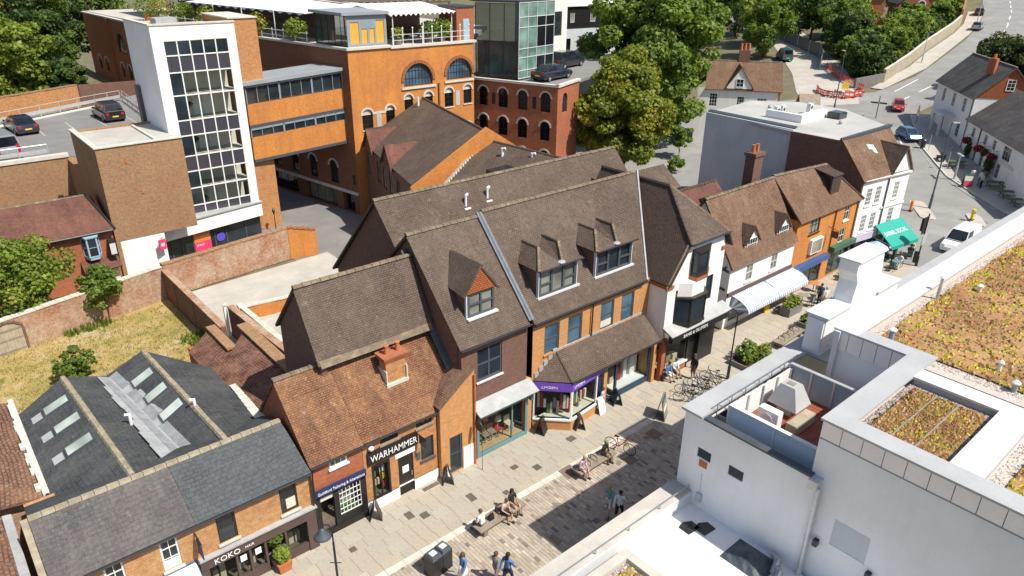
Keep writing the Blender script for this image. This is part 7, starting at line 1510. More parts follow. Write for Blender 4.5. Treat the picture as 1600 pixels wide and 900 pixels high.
for k, (x,y,h,r_,lab) in enumerate(((131.5,36.5,9.5,5.0,'spreading dark pine behind the inn roof, middle one'),(138,40.2,8.5,5.0,'dark pine at the left behind the inn roof beside the hill road'),(130,28,9,5.5,'dark pine at the right edge behind the inn'))): tree('pine_tree',lab,x,y,T(x),T(x)+h,r_,G_PINE,9000,.42,240+k,T(x)+2.2,group='pines behind the inn',trunk=.3,nb=26)
for k, (x,y,h,r_,cl_,lab) in enumerate(((12,104,12,4.6,G_LIME,'big yellow-green tree behind the car deck wall, leftmost'),(15.3,113,15,4.6,G_DARK,'dark green tree beside the arcaded wing behind the car deck'),(11.5,112,17,5.0,G_GOLD,'tall tree with golden leaves at the top left corner'),(18.5,122,16,5.0,G_MID,'green tree against the far end of the arcaded wing'),(6,109,17,6,G_LIME,'tall light tree at the left edge of the picture'),(24.5,137,15,4.6,G_DARK,'dark tree seen over the car deck beyond the others'),(17.2,104,5.5,2.6,G_DARK,'low dark laurel behind the shaded retaining wall'))):
    tree('deck_tree',lab,x,y,6.5,6.5+h,r_,cl_,10500,.40,260+k,6.9,group='trees behind the car deck',trunk=.3,nb=34)
m = MB(); m.poly([(-40,97.5,6.4),(25.4,100,6.4),(25.4,170,7.5),(-40,170,7.5)]); struct(m,'wooded_bank','earth')
tree('deck_tree','tall tree showing above the far end of the arcaded wing',31,141,7,24,6.0,G_MID,9000,.42,268,8,group='trees behind the car deck',trunk=.3,nb=30)
tree('street_tree','small street tree by the lane behind the white corner building',76,55.5,0,4.5,1.8,G_MID,1800,.3,290,1.4,trunk=.08,nb=12)
tree('shrub','low leafy shrub beside the outdoor tables in the lane',70.5,51.8,0,2.2,1.3,G_MID,1000,.25,291,.3,trunk=.06,nb=9,cat='shrub')
hb = []
for k in range(110): t_ = rng.random(); x = 133 + 58 * t_; hb.append((x,56.5+(x-133)*.185+rng.uniform(.4,6)+.6,T(x)+rng.uniform(.5,2.2)))
o = leafquads('undergrowth',hb,[1.6]*len(hb),16000,.5,G_MID+G_DARK,None,300); tag(o,'dense undergrowth covering the bank between the hillside trees','undergrowth',kind='stuff')
# ---------------------------------------------------------------- street furniture
def lamp_post(label,x,y,h,kind,ang=0.0,z=None):
    z = T(x) if z is None else z; t = thing('street_lamp',label,'street lamp',(x,y,z),R_(ang)); m = MB()
    if kind == 'lantern':
        m.lathe([(.09,0),(.09,.5),(.05,.55),(.045,h-.3)],(0,0,0),8); m.tube([(0,0,h-.3),(0,0,h+.35),(.1,0,h+.55),(.3,0,h+.55),(.36,0,h+.35)],.03,6); m.build('post','black_metal',t,local=True)
        m = MB(); m.lathe([(.06,.38),(.09,.3),(.30,.06),(.34,.0),(.30,-.03),(.05,-.04)][::-1],(.36,0,h),14); m.build('lamp_shade','frame_grey',t,smooth=True,local=True); m = MB(); m.ball((.36,0,h-.05),.1); m.build('bulb_cover','frame_pale',t,local=True); m = MB(); m.tube([(-.22,0,h*.7),(.22,0,h*.7)],.018); m.build('crossbar','black_metal',t,local=True)
    elif kind == 'hook':
        m.lathe([(.1,0),(.1,.9),(.05,1.0),(.04,h)],(0,0,0),8); m.tube([(0,0,h),(.12,0,h+.25),(.35,0,h+.3),(.5,0,h+.15)],.03,6); m.build('post','black_metal',t,local=True); m = MB(); m.lathe([(.14,0),(.16,.06),(.05,.2)],(.5,0,h-.05),8); m.build('lamp_head','frame_grey',t,local=True)
    elif kind == 'heritage':
        m.lathe([(.1,0),(.05,.2),(.035,h-.5)],(0,0,0),6); m.build('post','black_metal',t,local=True); m = MB(); m.lathe([(.05,-.5),(.16,-.1),(.18,-.08),(.05,.08)],(0,0,h),6); m.build('lantern','frame_dark',t,local=True)
    else:
        m.lathe([(.14,0),(.13,1.6),(.09,1.7),(.05,h)],(0,0,0),8); m.tube([(0,0,h),(.25,0,h+.08)],.04,6); m.build('post','frame_grey' if kind=='dark' else 'galv',t,local=True); m = MB(); m.box(.1,.75,-.14,.14,h+.03,h+.14); m.build('lamp_head','galv',t,local=True)
        if kind == 'twin': m = MB(); m.box(-.75,-.1,-.14,.14,h+.03,h+.14); m.build('lamp_head','galv',t,local=True)
    return t
lamp_post('dark lamp post with a conical shade at the bottom edge, near the black shopfront',8.3,19.6,4.35,'lantern',140)
lamp_post('tall slim dark lamp post with curved head beside the parked bicycles',35.4,20.3,4.5,'hook',100)
lamp_post('very tall lamp post on the traffic island in the junction',80.6,26.3,9.0,'dark',-40)
lamp_post('tall thin lamp post beside the orange roadworks barriers',110.4,52.8,9.2,'dark',60)
lamp_post('short pale twin-headed lamp post by the inn picnic tables',92.8,28.5,2.9,'twin',40)
lamp_post('old-fashioned lantern lamp in front of the brick pier by the lane',24.7,62.6,2.2,'heritage')
lamp_post('lamp post beside the flint wall on the hill road',150.5,57.0,5.5,'pale',-90)
lamp_post('lamp post far up the hill road near the brick wall',193,63.4,5.5,'pale',-90)
# twin litter bin
t = thing('litter_bin','black twin litter bin with square lids standing on the setts','bin',(12.7,19.3,0),R_(8)); m = MB()
for dx in (-.28,.28): m.box(dx-.27,dx+.27,-.3,.3,.05,.98)
m.box(-.56,.56,-.32,.32,0,.05); m.build('body','black_metal',t,local=True)
for dx in (-.28,.28): m = MB(); m.hexa([(dx-.28,-.31,.98),(dx+.28,-.31,.98),(dx+.28,.31,.98),(dx-.28,.31,.98),(dx-.22,-.24,1.12),(dx+.22,-.24,1.12),(dx+.22,.24,1.12),(dx-.22,.24,1.12)]); o = m.build('lid','frame_grey',t,local=True); m = MB(); m.box(dx-.14,dx+.14,-.13,.13,1.121,1.135); m.build('label_plate','white_plate' if dx<0 else 'frame_pale',o,local=True)
def bench(label,x0,x1,y,loops,ang=0):
    cx = (x0+x1) / 2; t = thing('bench',label,'bench',(cx,y,0),R_(ang),'timber slab benches along the street'); L_ = (x1-x0) / 2; m = MB()
    for k in range(5): q = MB(); q.box(-L_,L_,-.38+k*.155,-.38+k*.155+.145,.40,.47); q.build('slat','timber',t,local=True)
    for s in (-1,1): m = MB(); m.box(s*L_*.75-.12,s*L_*.75+.12,-.33,.33,0,.40); m.build('leg','planter_grey',t,local=True)
    for a in loops: m = MB(); m.tube([(a,-.2,.47),(a,-.2,.66),(a,-.1,.72),(a,.15,.72),(a,.25,.66),(a,.25,.47)],.025,6); m.build('arm_loop','black_metal',t,local=True)
bench('long timber bench with three seated people, nearest the litter bin',15.1,17.9,19.85,(0,-.0),2)
bench('long timber bench with the red bicycle propped beside it',21.4,24.1,19.75,(-.5,.0),1)
bench('empty timber bench with four dark arm loops near the leafy planter',41.2,44.4,20.5,(-1,-.4,.3,1.0),3)
def planter(label,x0,x1,y0,y1,h,wall_mat,cols,n,leafh,seed,cat='planter'):
    t = thing('planter',label,cat,((x0+x1)/2,(y0+y1)/2,0)); m = MB(); w = .08
    for q in ((x0,x1,y0,y0+w),(x0,x1,y1-w,y1),(x0,x0+w,y0+w,y1-w),(x1-w,x1,y0+w,y1-w)): m.box(*q,0,h)
    m.build('trough',wall_mat,t); m = MB(); m.box(x0+w,x1-w,y0+w,y1-w,.02,h-.08); m.build('soil','soil',t); r = random.Random(seed); cs = [(r.uniform(x0+.3,x1-.3),r.uniform(y0+.25,y1-.25),h+r.uniform(0,leafh*.6)) for k in range(14)]
    leafquads('foliage',cs,[(.42,.42,leafh*.55)]*14,n,.22,cols,t,seed)
planter('leafy green planter bed between the tall lamp post and the empty bench',37.0,39.7,19.6,21.4,.35,'planter_grey',G_MID+G_LIME,1500,.9,401)
planter('grey planter trough with green shrubs near the white parapet end',44.6,46.8,20.0,21.0,.75,'planter_grey',G_MID,500,.4,402); planter('grey planter trough with lime plants beside the striped awning',46.0,47.8,22.3,23.1,.7,'planter_grey',G_LIME,420,.5,403)
# loose things on the pavement
def a_board(label,x,y,ang,h,w,mat,face,z=None):
    z = T(x) if z is None else z; t = thing('pavement_sign',label,'A-board',(x,y,z),R_(ang)); s = .28
    for k in (-1,1):
        m = MB(); m.hexa([(-w/2,k*s-.02,0),(w/2,k*s-.02,0),(w/2,k*s+.02,0),(-w/2,k*s+.02,0),(-w/2,k*.03-.02,h),(w/2,k*.03-.02,h),(w/2,k*.03+.02,h),(-w/2,k*.03+.02,h)]); o = m.build('board',mat,t,local=True)
        if face:
            for (h0,h1,c) in face:
                g = lambda hh: k * (s+(.03-s)*hh/h) + k * .026; m = MB(); m.poly([(-w*.42,g(h0),h0),(w*.42,g(h0),h0),(w*.42,g(h1),h1),(-w*.42,g(h1),h1)]); m.build('poster',c,o,local=True)
    return t
a_board('large green-framed pavement board with a pale menu, standing by the bicycles',29.0,20.4,28,1.35,1.0,'frame_grey',[(.15,.45,'timber'),(.5,.8,'blind_pale'),(.85,1.1,'timber'),(1.12,1.3,'green_fascia')])
a_board('green menu board on the pavement outside the inn',91.3,26.6,-50,1.5,1.0,'green_fascia',[(.2,.7,'pink_sign'),(.75,1.3,'blind_pale')]); a_board('small white pavement sign by the purple bay window',26.6,23.0,10,1.0,.6,'frame_white',None); a_board('small dark pavement sign at the corner of the black tailor shopfront',12.25,23.7,60,.9,.55,'frame_dark',None)
a_board('small dark pavement sign in front of the brick annex',16.3,23.6,60,.9,.55,'black_paint',None); a_board('dark pavement sign below the left half of the purple bay',22.7,23.7,30,.9,.7,'black_paint',None); a_board('dark pavement sign below the right corner of the purple bay',24.6,22.6,60,.9,.6,'frame_grey',None); a_board('dark pavement sign outside the blue shopfront',28.0,22.9,60,.9,.6,'frame_blue',None)
t = thing('pavement_sign','yellow pavement sign under the striped awning','A-board',(45.6,23.9,0)); m = MB(); m.box(45.3,45.9,23.85,23.95,0,1.0); m.build('board','yellow_plastic',t)
def pot_tree(label,x,y,r_,h,pot,cols,seed):
    t = thing('potted_tree',label,'potted plant',(x,y,0)); leafquads('foliage',[(x,y,h)],[(r_,r_,r_)],380,.15,cols,t,seed); m = MB(); m.hexa([(x-.24,y-.24,0),(x+.24,y-.24,0),(x+.24,y+.24,0),(x-.24,y+.24,0),(x-.3,y-.3,.5),(x+.3,y-.3,.5),(x+.3,y+.3,.5),(x-.3,y+.3,.5)]); m.build('pot',pot,t); m = MB(); m.tube([(x,y,.45),(x,y,h)],.03); m.build('stem','bark',t)
pot_tree('ball shrub in a square terracotta pot outside the brown shopfront',7.65,23.55,.36,.85,'terracotta',G_LIME,411); pot_tree('second leafy shrub in the brown shopfront doorway',7.6,24.1,.42,1.5,'planter_grey',G_MID,412)
t = thing('hanging_basket','pink and white hanging basket at the corner of the glazed shopfront under the pent roof','flower basket',(32.1,23.1,2.4)); leafquads('flowers',[(32.1,23.1,2.5)],[(.3,.3,.35)],200,.13,[(.55,.25,.3),(.6,.5,.5),(.08,.12,.03),(.02,.03,.10)],t,413); m = MB(); m.lathe([(.05,-.3),(.2,-.1),(.22,0)],(32.1,23.1,2.3),8); m.build('bowl','black_metal',t); m = MB(); m.tube([(32.3,23.4,2.95),(32.1,23.1,2.95),(32.1,23.1,2.5)],.02); m.build('bracket','black_metal',t)
# bicycles
def bicycle(label,loc,rz,fmat,lean=.08):
    t = thing('bicycle',label,'bicycle',(*loc,0),rz,'bicycles parked in the street')
    for x in (-.52,.52):
        n = 18; m = MB(); rr = .33
        m.tube([(x+rr*math.cos(2*math.pi*k/n),0,.34+rr*math.sin(2*math.pi*k/n)) for k in range(n+1)],.02,5,cap=False); w = m.build('wheel','tyre',t,local=True)
        m = MB()
        for k in range(10): a = 2 * math.pi * k / 10; m.tube([(x,0,.34),(x+.31*math.cos(a),0,.34+.31*math.sin(a))],.004,3,cap=False)
        m.tube([(x,-.04,.34),(x,.04,.34)],.025,6); m.build('spokes','steel',w,local=True)
    m = MB(); bb, seat, head, fork, rear = (-.08,0,.30), (-.2,0,.82), (.36,0,.85), (.52,0,.34), (-.52,0,.34)
    for p, q, r_ in ((bb,seat,.02),(bb,head,.024),((-.17,0,.74),(.34,0,.80),.02),(head,fork,.016),(bb,rear,.013),((-.18,0,.76),rear,.011)): m.tube([p,q],r_,6)
    m.build('frame',fmat,t,local=True); m = MB(); m.tube([(.36,0,.85),(.36,0,.98)],.016,5); m.tube([(.30,-.29,.97),(.38,-.1,1.0),(.38,.1,1.0),(.30,.29,.97)],.015,5); m.build('handlebar','black_metal',t,local=True)
    m = MB(); m.hexa([(-.33,-.07,.85),(-.08,-.02,.86),(-.08,.02,.86),(-.33,.07,.85),(-.33,-.08,.9),(-.06,-.02,.9),(-.06,.02,.9),(-.33,.08,.9)]); m.tube([(-.2,0,.8),(-.21,0,.86)],.014,5); m.build('saddle','black_paint',t,local=True)
    m = MB(); m.tube([(-.08,-.12,.17),(-.08,-.05,.30),(-.08,.05,.30),(-.08,.12,.43)],.012,5); m.lathe([(.01,-.0),(.09,-.0),(.09,.01),(.01,.01)],(-.08,.03,.3),8) if 0 else None; m.build('cranks','steel',t,local=True); return t
bk = bicycle('black bicycle standing nearest the green-framed pavement board',(31.3,20.3),R_(125),'black_paint')
def bike2(label,x,y,a,s=1.0,col=None):
    r = dup(bk,(x,y,0),R_(a),label,None,s)
    if col:
        for ch in r.children:
            if ch.name.startswith('frame'): ch.data = ch.data.copy(); ch.data.materials[0] = MATS[col]
for i, (x,y,a,c,lab) in enumerate(((31.9,20.7,110,'frame_grey','grey bicycle second from the pavement board'),(32.6,20.2,130,'black_paint','dark bicycle in the middle of the parked row, front wheel outward'),(33.2,20.7,118,'navy','dark blue bicycle in the middle of the parked row'),(33.8,20.1,135,'frame_dark','dark bicycle left of the tall lamp post, lower one'),(34.4,20.7,115,'black_paint','black bicycle leaning beside the tall lamp post'),(32.2,19.6,140,'frame_steel','steel grey bicycle in front of the row by the white parapet'))): bike2(lab,x,y,a,1.0,c)
bike2('red bicycle propped at the end of the timber bench',24.75,19.75,-72,1.05,'red_plastic')
t = thing('cycle_stands','low steel cycle stands holding the row of parked bicycles','cycle rack',(33,20.4,0)); 
for k in range(4): m = MB(); m.tube([(31.6+k*.9,20.1,0),(31.6+k*.9,20.1,.75),(31.6+k*.9,20.2,.8),(31.6+k*.9,20.8,.8),(31.6+k*.9,20.9,.75),(31.6+k*.9,20.9,0)],.025,6); m.build('stand','steel',t)
# tables outside
def picnic(label,x,y,ang,mat,z=None,grp='picnic tables outside the inn'):
    z = T(x) + .1 if z is None else z; t = thing('picnic_table',label,'picnic table',(x,y,z),R_(ang),grp)
    for k in range(5): m = MB(); m.box(-.95,.95,-.36+k*.145,-.36+k*.145+.135,.71,.75); m.build('slat',mat,t,local=True)
    for s in (-1,1): m = MB(); m.box(-.95,.95,s*.72-.13,s*.72+.13,.42,.46); m.build('bench_seat',mat,t,local=True)
    for x_ in (-.65,.65):
        m = MB(); m.box(x_-.04,x_+.04,-.8,.8,.36,.42); m.tube([(x_,-.6,0),(x_,-.25,.7)],.045,4); m.tube([(x_,.6,0),(x_,.25,.7)],.045,4); m.build('leg_frame',mat,t,local=True)
plain('green_timber',(.10,.15,.075),.8,.2,2)
picnic('green picnic table nearest the inn menu board',92.6,24.2,-52,'green_timber'); picnic('green picnic table second from the right edge outside the inn',90.4,22.1,-52,'green_timber'); picnic('green picnic table at the right edge outside the inn',88.6,20.4,-52,'green_timber'); picnic('green picnic table farther back by the inn wall near the lamp',97.2,30.0,-52,'green_timber')
def cafe(label,x,y,mat,chairs,ang=0):
    t = thing('cafe_table',label,'cafe table',(x,y,0),0,'cafe tables on the pavement'); m = MB(); m.lathe([(.4,0),(.4,.03)],(0,0,.71),12); m.build('top',mat,t,local=True); m = MB(); m.lathe([(.22,0),(.03,.04),(.03,.71)],(0,0,0),8); m.build('pedestal','black_metal',t,local=True)
    for k, (a,cm_,lab) in enumerate(chairs):
        a = R_(a); c = thing('cafe_chair',lab,'chair',(x+.7*math.cos(a),y+.7*math.sin(a),0),a+math.pi,'cafe chairs on the pavement'); m = MB(); m.box(-.2,.22,-.2,.2,.43,.46); m.build('seat',cm_,c,local=True); m = MB(); m.box(-.22,-.18,-.2,.2,.5,.85); m.build('backrest',cm_,c,local=True)
        for lx, ly in ((-.18,-.17),(.18,-.17),(.18,.17),(-.18,.17)): m = MB(); m.box(lx-.015,lx+.015,ly-.015,ly+.015,0,.43); m.build('leg','black_metal',c,local=True)
cafe('pale green cafe table nearest the traffic signal',65.4,21.9,'frame_teal',((20,'green_fascia','green chair between the nearest cafe table and the signal'),(200,'green_fascia','green chair left of the cafe table nearest the signal')))
cafe('pale green cafe table in the middle of the terrace group',63.6,23.0,'frame_teal',((100,'green_fascia','green chair on the shop side of the middle cafe table'),(280,'green_fascia','green chair on the street side of the middle cafe table')))
cafe('pale green cafe table close to the white stepped parapet',61.4,21.4,'frame_teal',((0,'green_fascia','green chair right of the table by the parapet'),(180,'green_fascia','green chair left of the table by the parapet')))
cafe('cafe table under the green awning at the corner shop',66.6,24.0,'white_plate',((30,'timber','wooden chair under the green awning, right'),(210,'timber','wooden chair under the green awning, left')))
cafe('dark cafe table outside the blue-fronted shop',50.6,22.4,'timber',((40,'planter_grey','grey chair right of the dark table by the blue shop'),(220,'planter_grey','grey chair left of the dark table by the blue shop'))); cafe('dark cafe table beside the planter in front of the blue shop',49.0,23.0,'timber',((90,'planter_grey','grey chair behind the dark table near the striped awning'),(270,'planter_grey','grey chair in front of the dark table near the striped awning')))
cafe('orange cafe table outside the green-fronted shop',56.2,23.2,'orange_pot',((0,'orange_pot','orange chair right of the orange table'),(180,'orange_pot','orange chair left of the orange table'))); cafe('yellow-orange cafe table farther along the green shopfront',58.2,22.9,'yellow_plastic',((0,'yellow_plastic','yellow chair beside the far orange table'),)); cafe('small orange table below the blue fascia',51.8,23.6,'orange_pot',())
t = thing('menu_stand','tall dark menu stand among the green cafe tables','stand',(62.6,22.2,0)); m = MB(); m.box(62.5,62.7,22.1,22.3,0,1.5); m.build('post','frame_dark',t); m = MB(); m.box(62.44,62.76,22.05,22.1,.9,1.45); m.build('panel','green_fascia',t)
t = thing('menu_stand','second dark stand behind the cafe tables near the green awning','stand',(64.6,24.0,0)); m = MB(); m.box(64.5,64.7,23.9,24.1,0,1.6); m.build('post','frame_dark',t); m = MB(); m.box(64.44,64.76,23.86,23.9,.9,1.5); m.build('panel','teal_dark',t)
t = thing('parasol','pale blue parasol between the lilac shop sign and the cafe tables','parasol',(60.2,22.9,0)); m = MB(); m.lathe([(1.0,0),(.5,.28),(.04,.5)],(60.2,22.9,1.9),8); m.build('canopy','frame_sky',t); m = MB(); m.tube([(60.2,22.9,0),(60.2,22.9,2.4)],.03); m.build('pole','galv',t)
# traffic things
t = thing('traffic_signal','traffic signal on a dark post at the edge of the cafe pavement','traffic light',(63.6,20.6,0)); m = MB(); m.lathe([(.12,0),(.12,.9),(.06,.95),(.06,4.7)],(63.6,20.6,0),8); m.build('post','black_metal',t); m = MB(); m.box(63.45,63.75,20.75,21.0,3.1,4.2); o = m.build('signal_head','black_paint',t); m = MB(); m.box(63.2,64.0,20.7,20.74,2.9,4.4); m.build('backing_board','frame_dark',o)
m = MB(); m.box(63.15,63.95,20.48,20.53,2.0,2.9); m.build('sign_plate','coping_grey',t); m = MB(); m.box(63.35,63.6,20.65,20.9,.3,1.3); m.build('control_box','black_metal',t); m = MB()
for k, z in enumerate((4.0,3.65,3.3)): m.fprism(F(63.6,21.005,180),[(.1*math.cos(i*.785),z+.1*math.sin(i*.785)) for i in range(8)],0,.02)
stuff(m.build('lenses','lamp_red',o))
for k, (x,y,lab) in enumerate(((80.0,22.0,'yellow keep-left bollard on the small island near the inn'),)):
    t = thing('bollard',lab,'bollard',(x,y,.11)); m = MB(); m.box(x-.22,x+.22,y-.12,y+.12,.11,1.25); m.build('body','yellow_plastic',t); m = MB(); m.fprism(F(x,y-.12),[(.16*math.cos(i*.524),.9+.16*math.sin(i*.524)) for i in range(12)],0,.02); m.build('disc','blue_fascia',t); m = MB(); m.box(x-.25,x+.25,y-.15,y+.15,.11,.25); m.build('base','black_metal',t)
t = thing('bollard','orange-brown bollard on the traffic island by the tall lamp post','bollard',(78.2,27.2,.11)); m = MB(); m.box(78.0,78.35,27.1,27.3,.11,1.2); m.build('body','orange_pot',t); m = MB(); m.box(77.95,78.4,27.05,27.35,.11,.22); m.build('base','black_metal',t)
x, y = 112.5, 41.4; z = T(x); t = thing('road_sign','red triangular warning sign with a white plate below, before the inn','road sign',(x,y,z)); m = MB(); m.tube([(x,y,z),(x,y,z+2.6)],.04); m.build('post','frame_grey',t); fs = F(x+.5,y+.35,-142); m = MB(); m.fprism(fs,[(0,z+1.7),(1.2,z+1.7),(.6,z+2.75)],.05,.08); o = m.build('triangle','red_sign',t); m = MB(); m.fprism(fs,[(.22,z+1.83),(.98,z+1.83),(.6,z+2.5)],.08,.09); m.build('face','white_plate',o); m = MB(); m.fbox(fs,.05,1.15,.05,.08,z+1.15,z+1.6); m.build('plate','white_plate',t)
x, y = 112, 47.0; z = T(x); t = thing('finger_post','dark finger signpost at the bend opposite the red car','signpost',(x,y,z)); m = MB(); m.tube([(x,y,z),(x,y,z+3.2)],.06); m.build('post','black_metal',t)
for k, a in enumerate((20,110,200,290)): fs = F(x,y,a); m = MB(); m.fbox(fs,.1,1.1,-.02,.02,z+2.4-k % 2*.3,z+2.62-k % 2*.3); m.build('arm','black_paint',t)
x, y = 102.2, 36.1; t = thing('litter_bin','dark litter bin on the pavement edge before the inn porch','bin',(x,y,T(x))); m = MB(); m.lathe([(.3,0),(.33,.9),(.36,.95),(.2,1.1)],(x,y,T(x)+.1),10); m.build('body','black_metal',t)
x, y = 98.5, 32.4; z = T(x) + .1; t = thing('street_bench','small dark street bench on the pavement edge near the inn wing','bench',(x,y,z),R_(-140)); m = MB(); m.box(-.8,.8,-.25,.25,.42,.47); m.build('seat','black_paint',t,local=True); m = MB(); m.box(-.8,.8,.22,.27,.5,.9); m.build('backrest','black_paint',t,local=True)
for s in (-.7,.7): m = MB(); m.box(s-.03,s+.03,-.22,.25,0,.42); m.build('leg','black_metal',t,local=True)
for k, (x,y) in enumerate(((101.3,35.0),(96,30.6))): z = T(x); t = thing('parking_sign',('slim sign post by the litter bin before the inn','slim sign post between the street bench and the kerb')[k],'sign',(x,y,z)); m = MB(); m.tube([(x,y,z),(x,y,z+2.7)],.035); m.build('post','galv',t); m = MB(); m.box(x-.15,x+.15,y-.05,y-.03,z+2.2,z+2.65); m.build('plate','frame_dark',t)
# roadworks
br1 = None; ring = [(126.4,57.0),(124.8,55.4),(122.5,54.5),(120.8,54.9),(119.3,55.9),(119.0,57.6),(119.1,59.4),(120.6,61.0),(122.4,62.3)]
for k, (p,q) in enumerate(zip(ring,ring[1:])):
    z = T(p[0]); d = Vector((q[0]-p[0],q[1]-p[1])); L_ = d.length * .94
    t = thing('works_barrier','orange works barrier in the ring, '+('at the flint wall corner','on the hill road side','nearest the red car','at the tip towards the junction','in front of the tall thin lamp post','facing the flat grey roof','nearest the brick outbuilding','at the lane end')[k],'barrier',(p[0],p[1],z),math.atan2(d.y,d.x),'roadworks barriers'); m = MB()
    for h in (.1,.45,.8): m.box(0,L_,-.03,.03,h,h+.24)
    for a in (0,L_/2-.05,L_-.1): m.box(a,a+.1,-.04,.04,.0,1.1)
    m.build('panel','red_plastic',t,local=True); m = MB(); m.box(.12,L_-.12,-.034,.034,.5,.62); m.build('reflective_strip','white_plate',t,local=True)
    for a in (.1,L_-.3): m = MB(); m.box(a,a+.2,-.35,.35,0,.06); m.build('foot','tyre',t,local=True)
pl = [(137.5,68.8),(134,65.8),(131,63.0),(128.8,60.0),(126.9,57.4)]; t = thing('orange_mesh_fence','orange netting fence running from the mesh panels to the roadworks','fence',(132,63,T(132)))
for p, q in zip(pl,pl[1:]):
    za, zb = T(p[0]), T(q[0]); P = Vector((*p,za)); Q = Vector((*q,zb)); m = MB()
    for h in range(6): m.tube([P+Vector((0,0,.12+h*.19)),Q+Vector((0,0,.12+h*.19))],.045,4)
    for j in range(9): c = P.lerp(Q,j/9); m.tube([c+Vector((0,0,.1)),c+Vector((0,0,1.12))],.04,4)
    m.build('netting','red_plastic',t); m = MB(); m.tube([P,P+Vector((0,0,1.25))],.05,5); m.build('post','frame_dark',t)
x, y = 122.0, 57.2; z = T(x); t = thing('works_sign','yellow square roadworks sign inside the orange barrier ring','road sign',(x,y,z)); fs = F(x,y,-45); m = MB(); m.fbox(fs,-.55,.55,0,.05,z+.9,z+1.9); m.build('board','yellow_plastic',t); m = MB(); m.tube([fs.p(-.4,0,z+1),fs.p(-.4,-.4,z)],.03); m.tube([fs.p(.4,0,z+1),fs.p(.4,-.4,z)],.03); m.build('frame','galv',t)
x, y = 131.5, 57.0; z = T(x); t = thing('rubble_bag','pale builder bag lying at the foot of the flint wall corner','bag',(x,y,z)); m = MB(); m.ball((x,y,z+.5),1.3,.9,.7,10,6); m.build('sack','stone_pale',t,smooth=True)
m = MB()
for k in range(60): x, y = 121.5 + rng.uniform(-1.8,3.5), 58 + rng.uniform(-2,2.5); s = rng.uniform(.08,.3); m.box(x-s,x+s,y-s,y+s,T(x),T(x)+s*.7)
tag(m.build('rubble','stone_pale'),'loose rubble inside the roadworks barriers','rubble',kind='stuff')

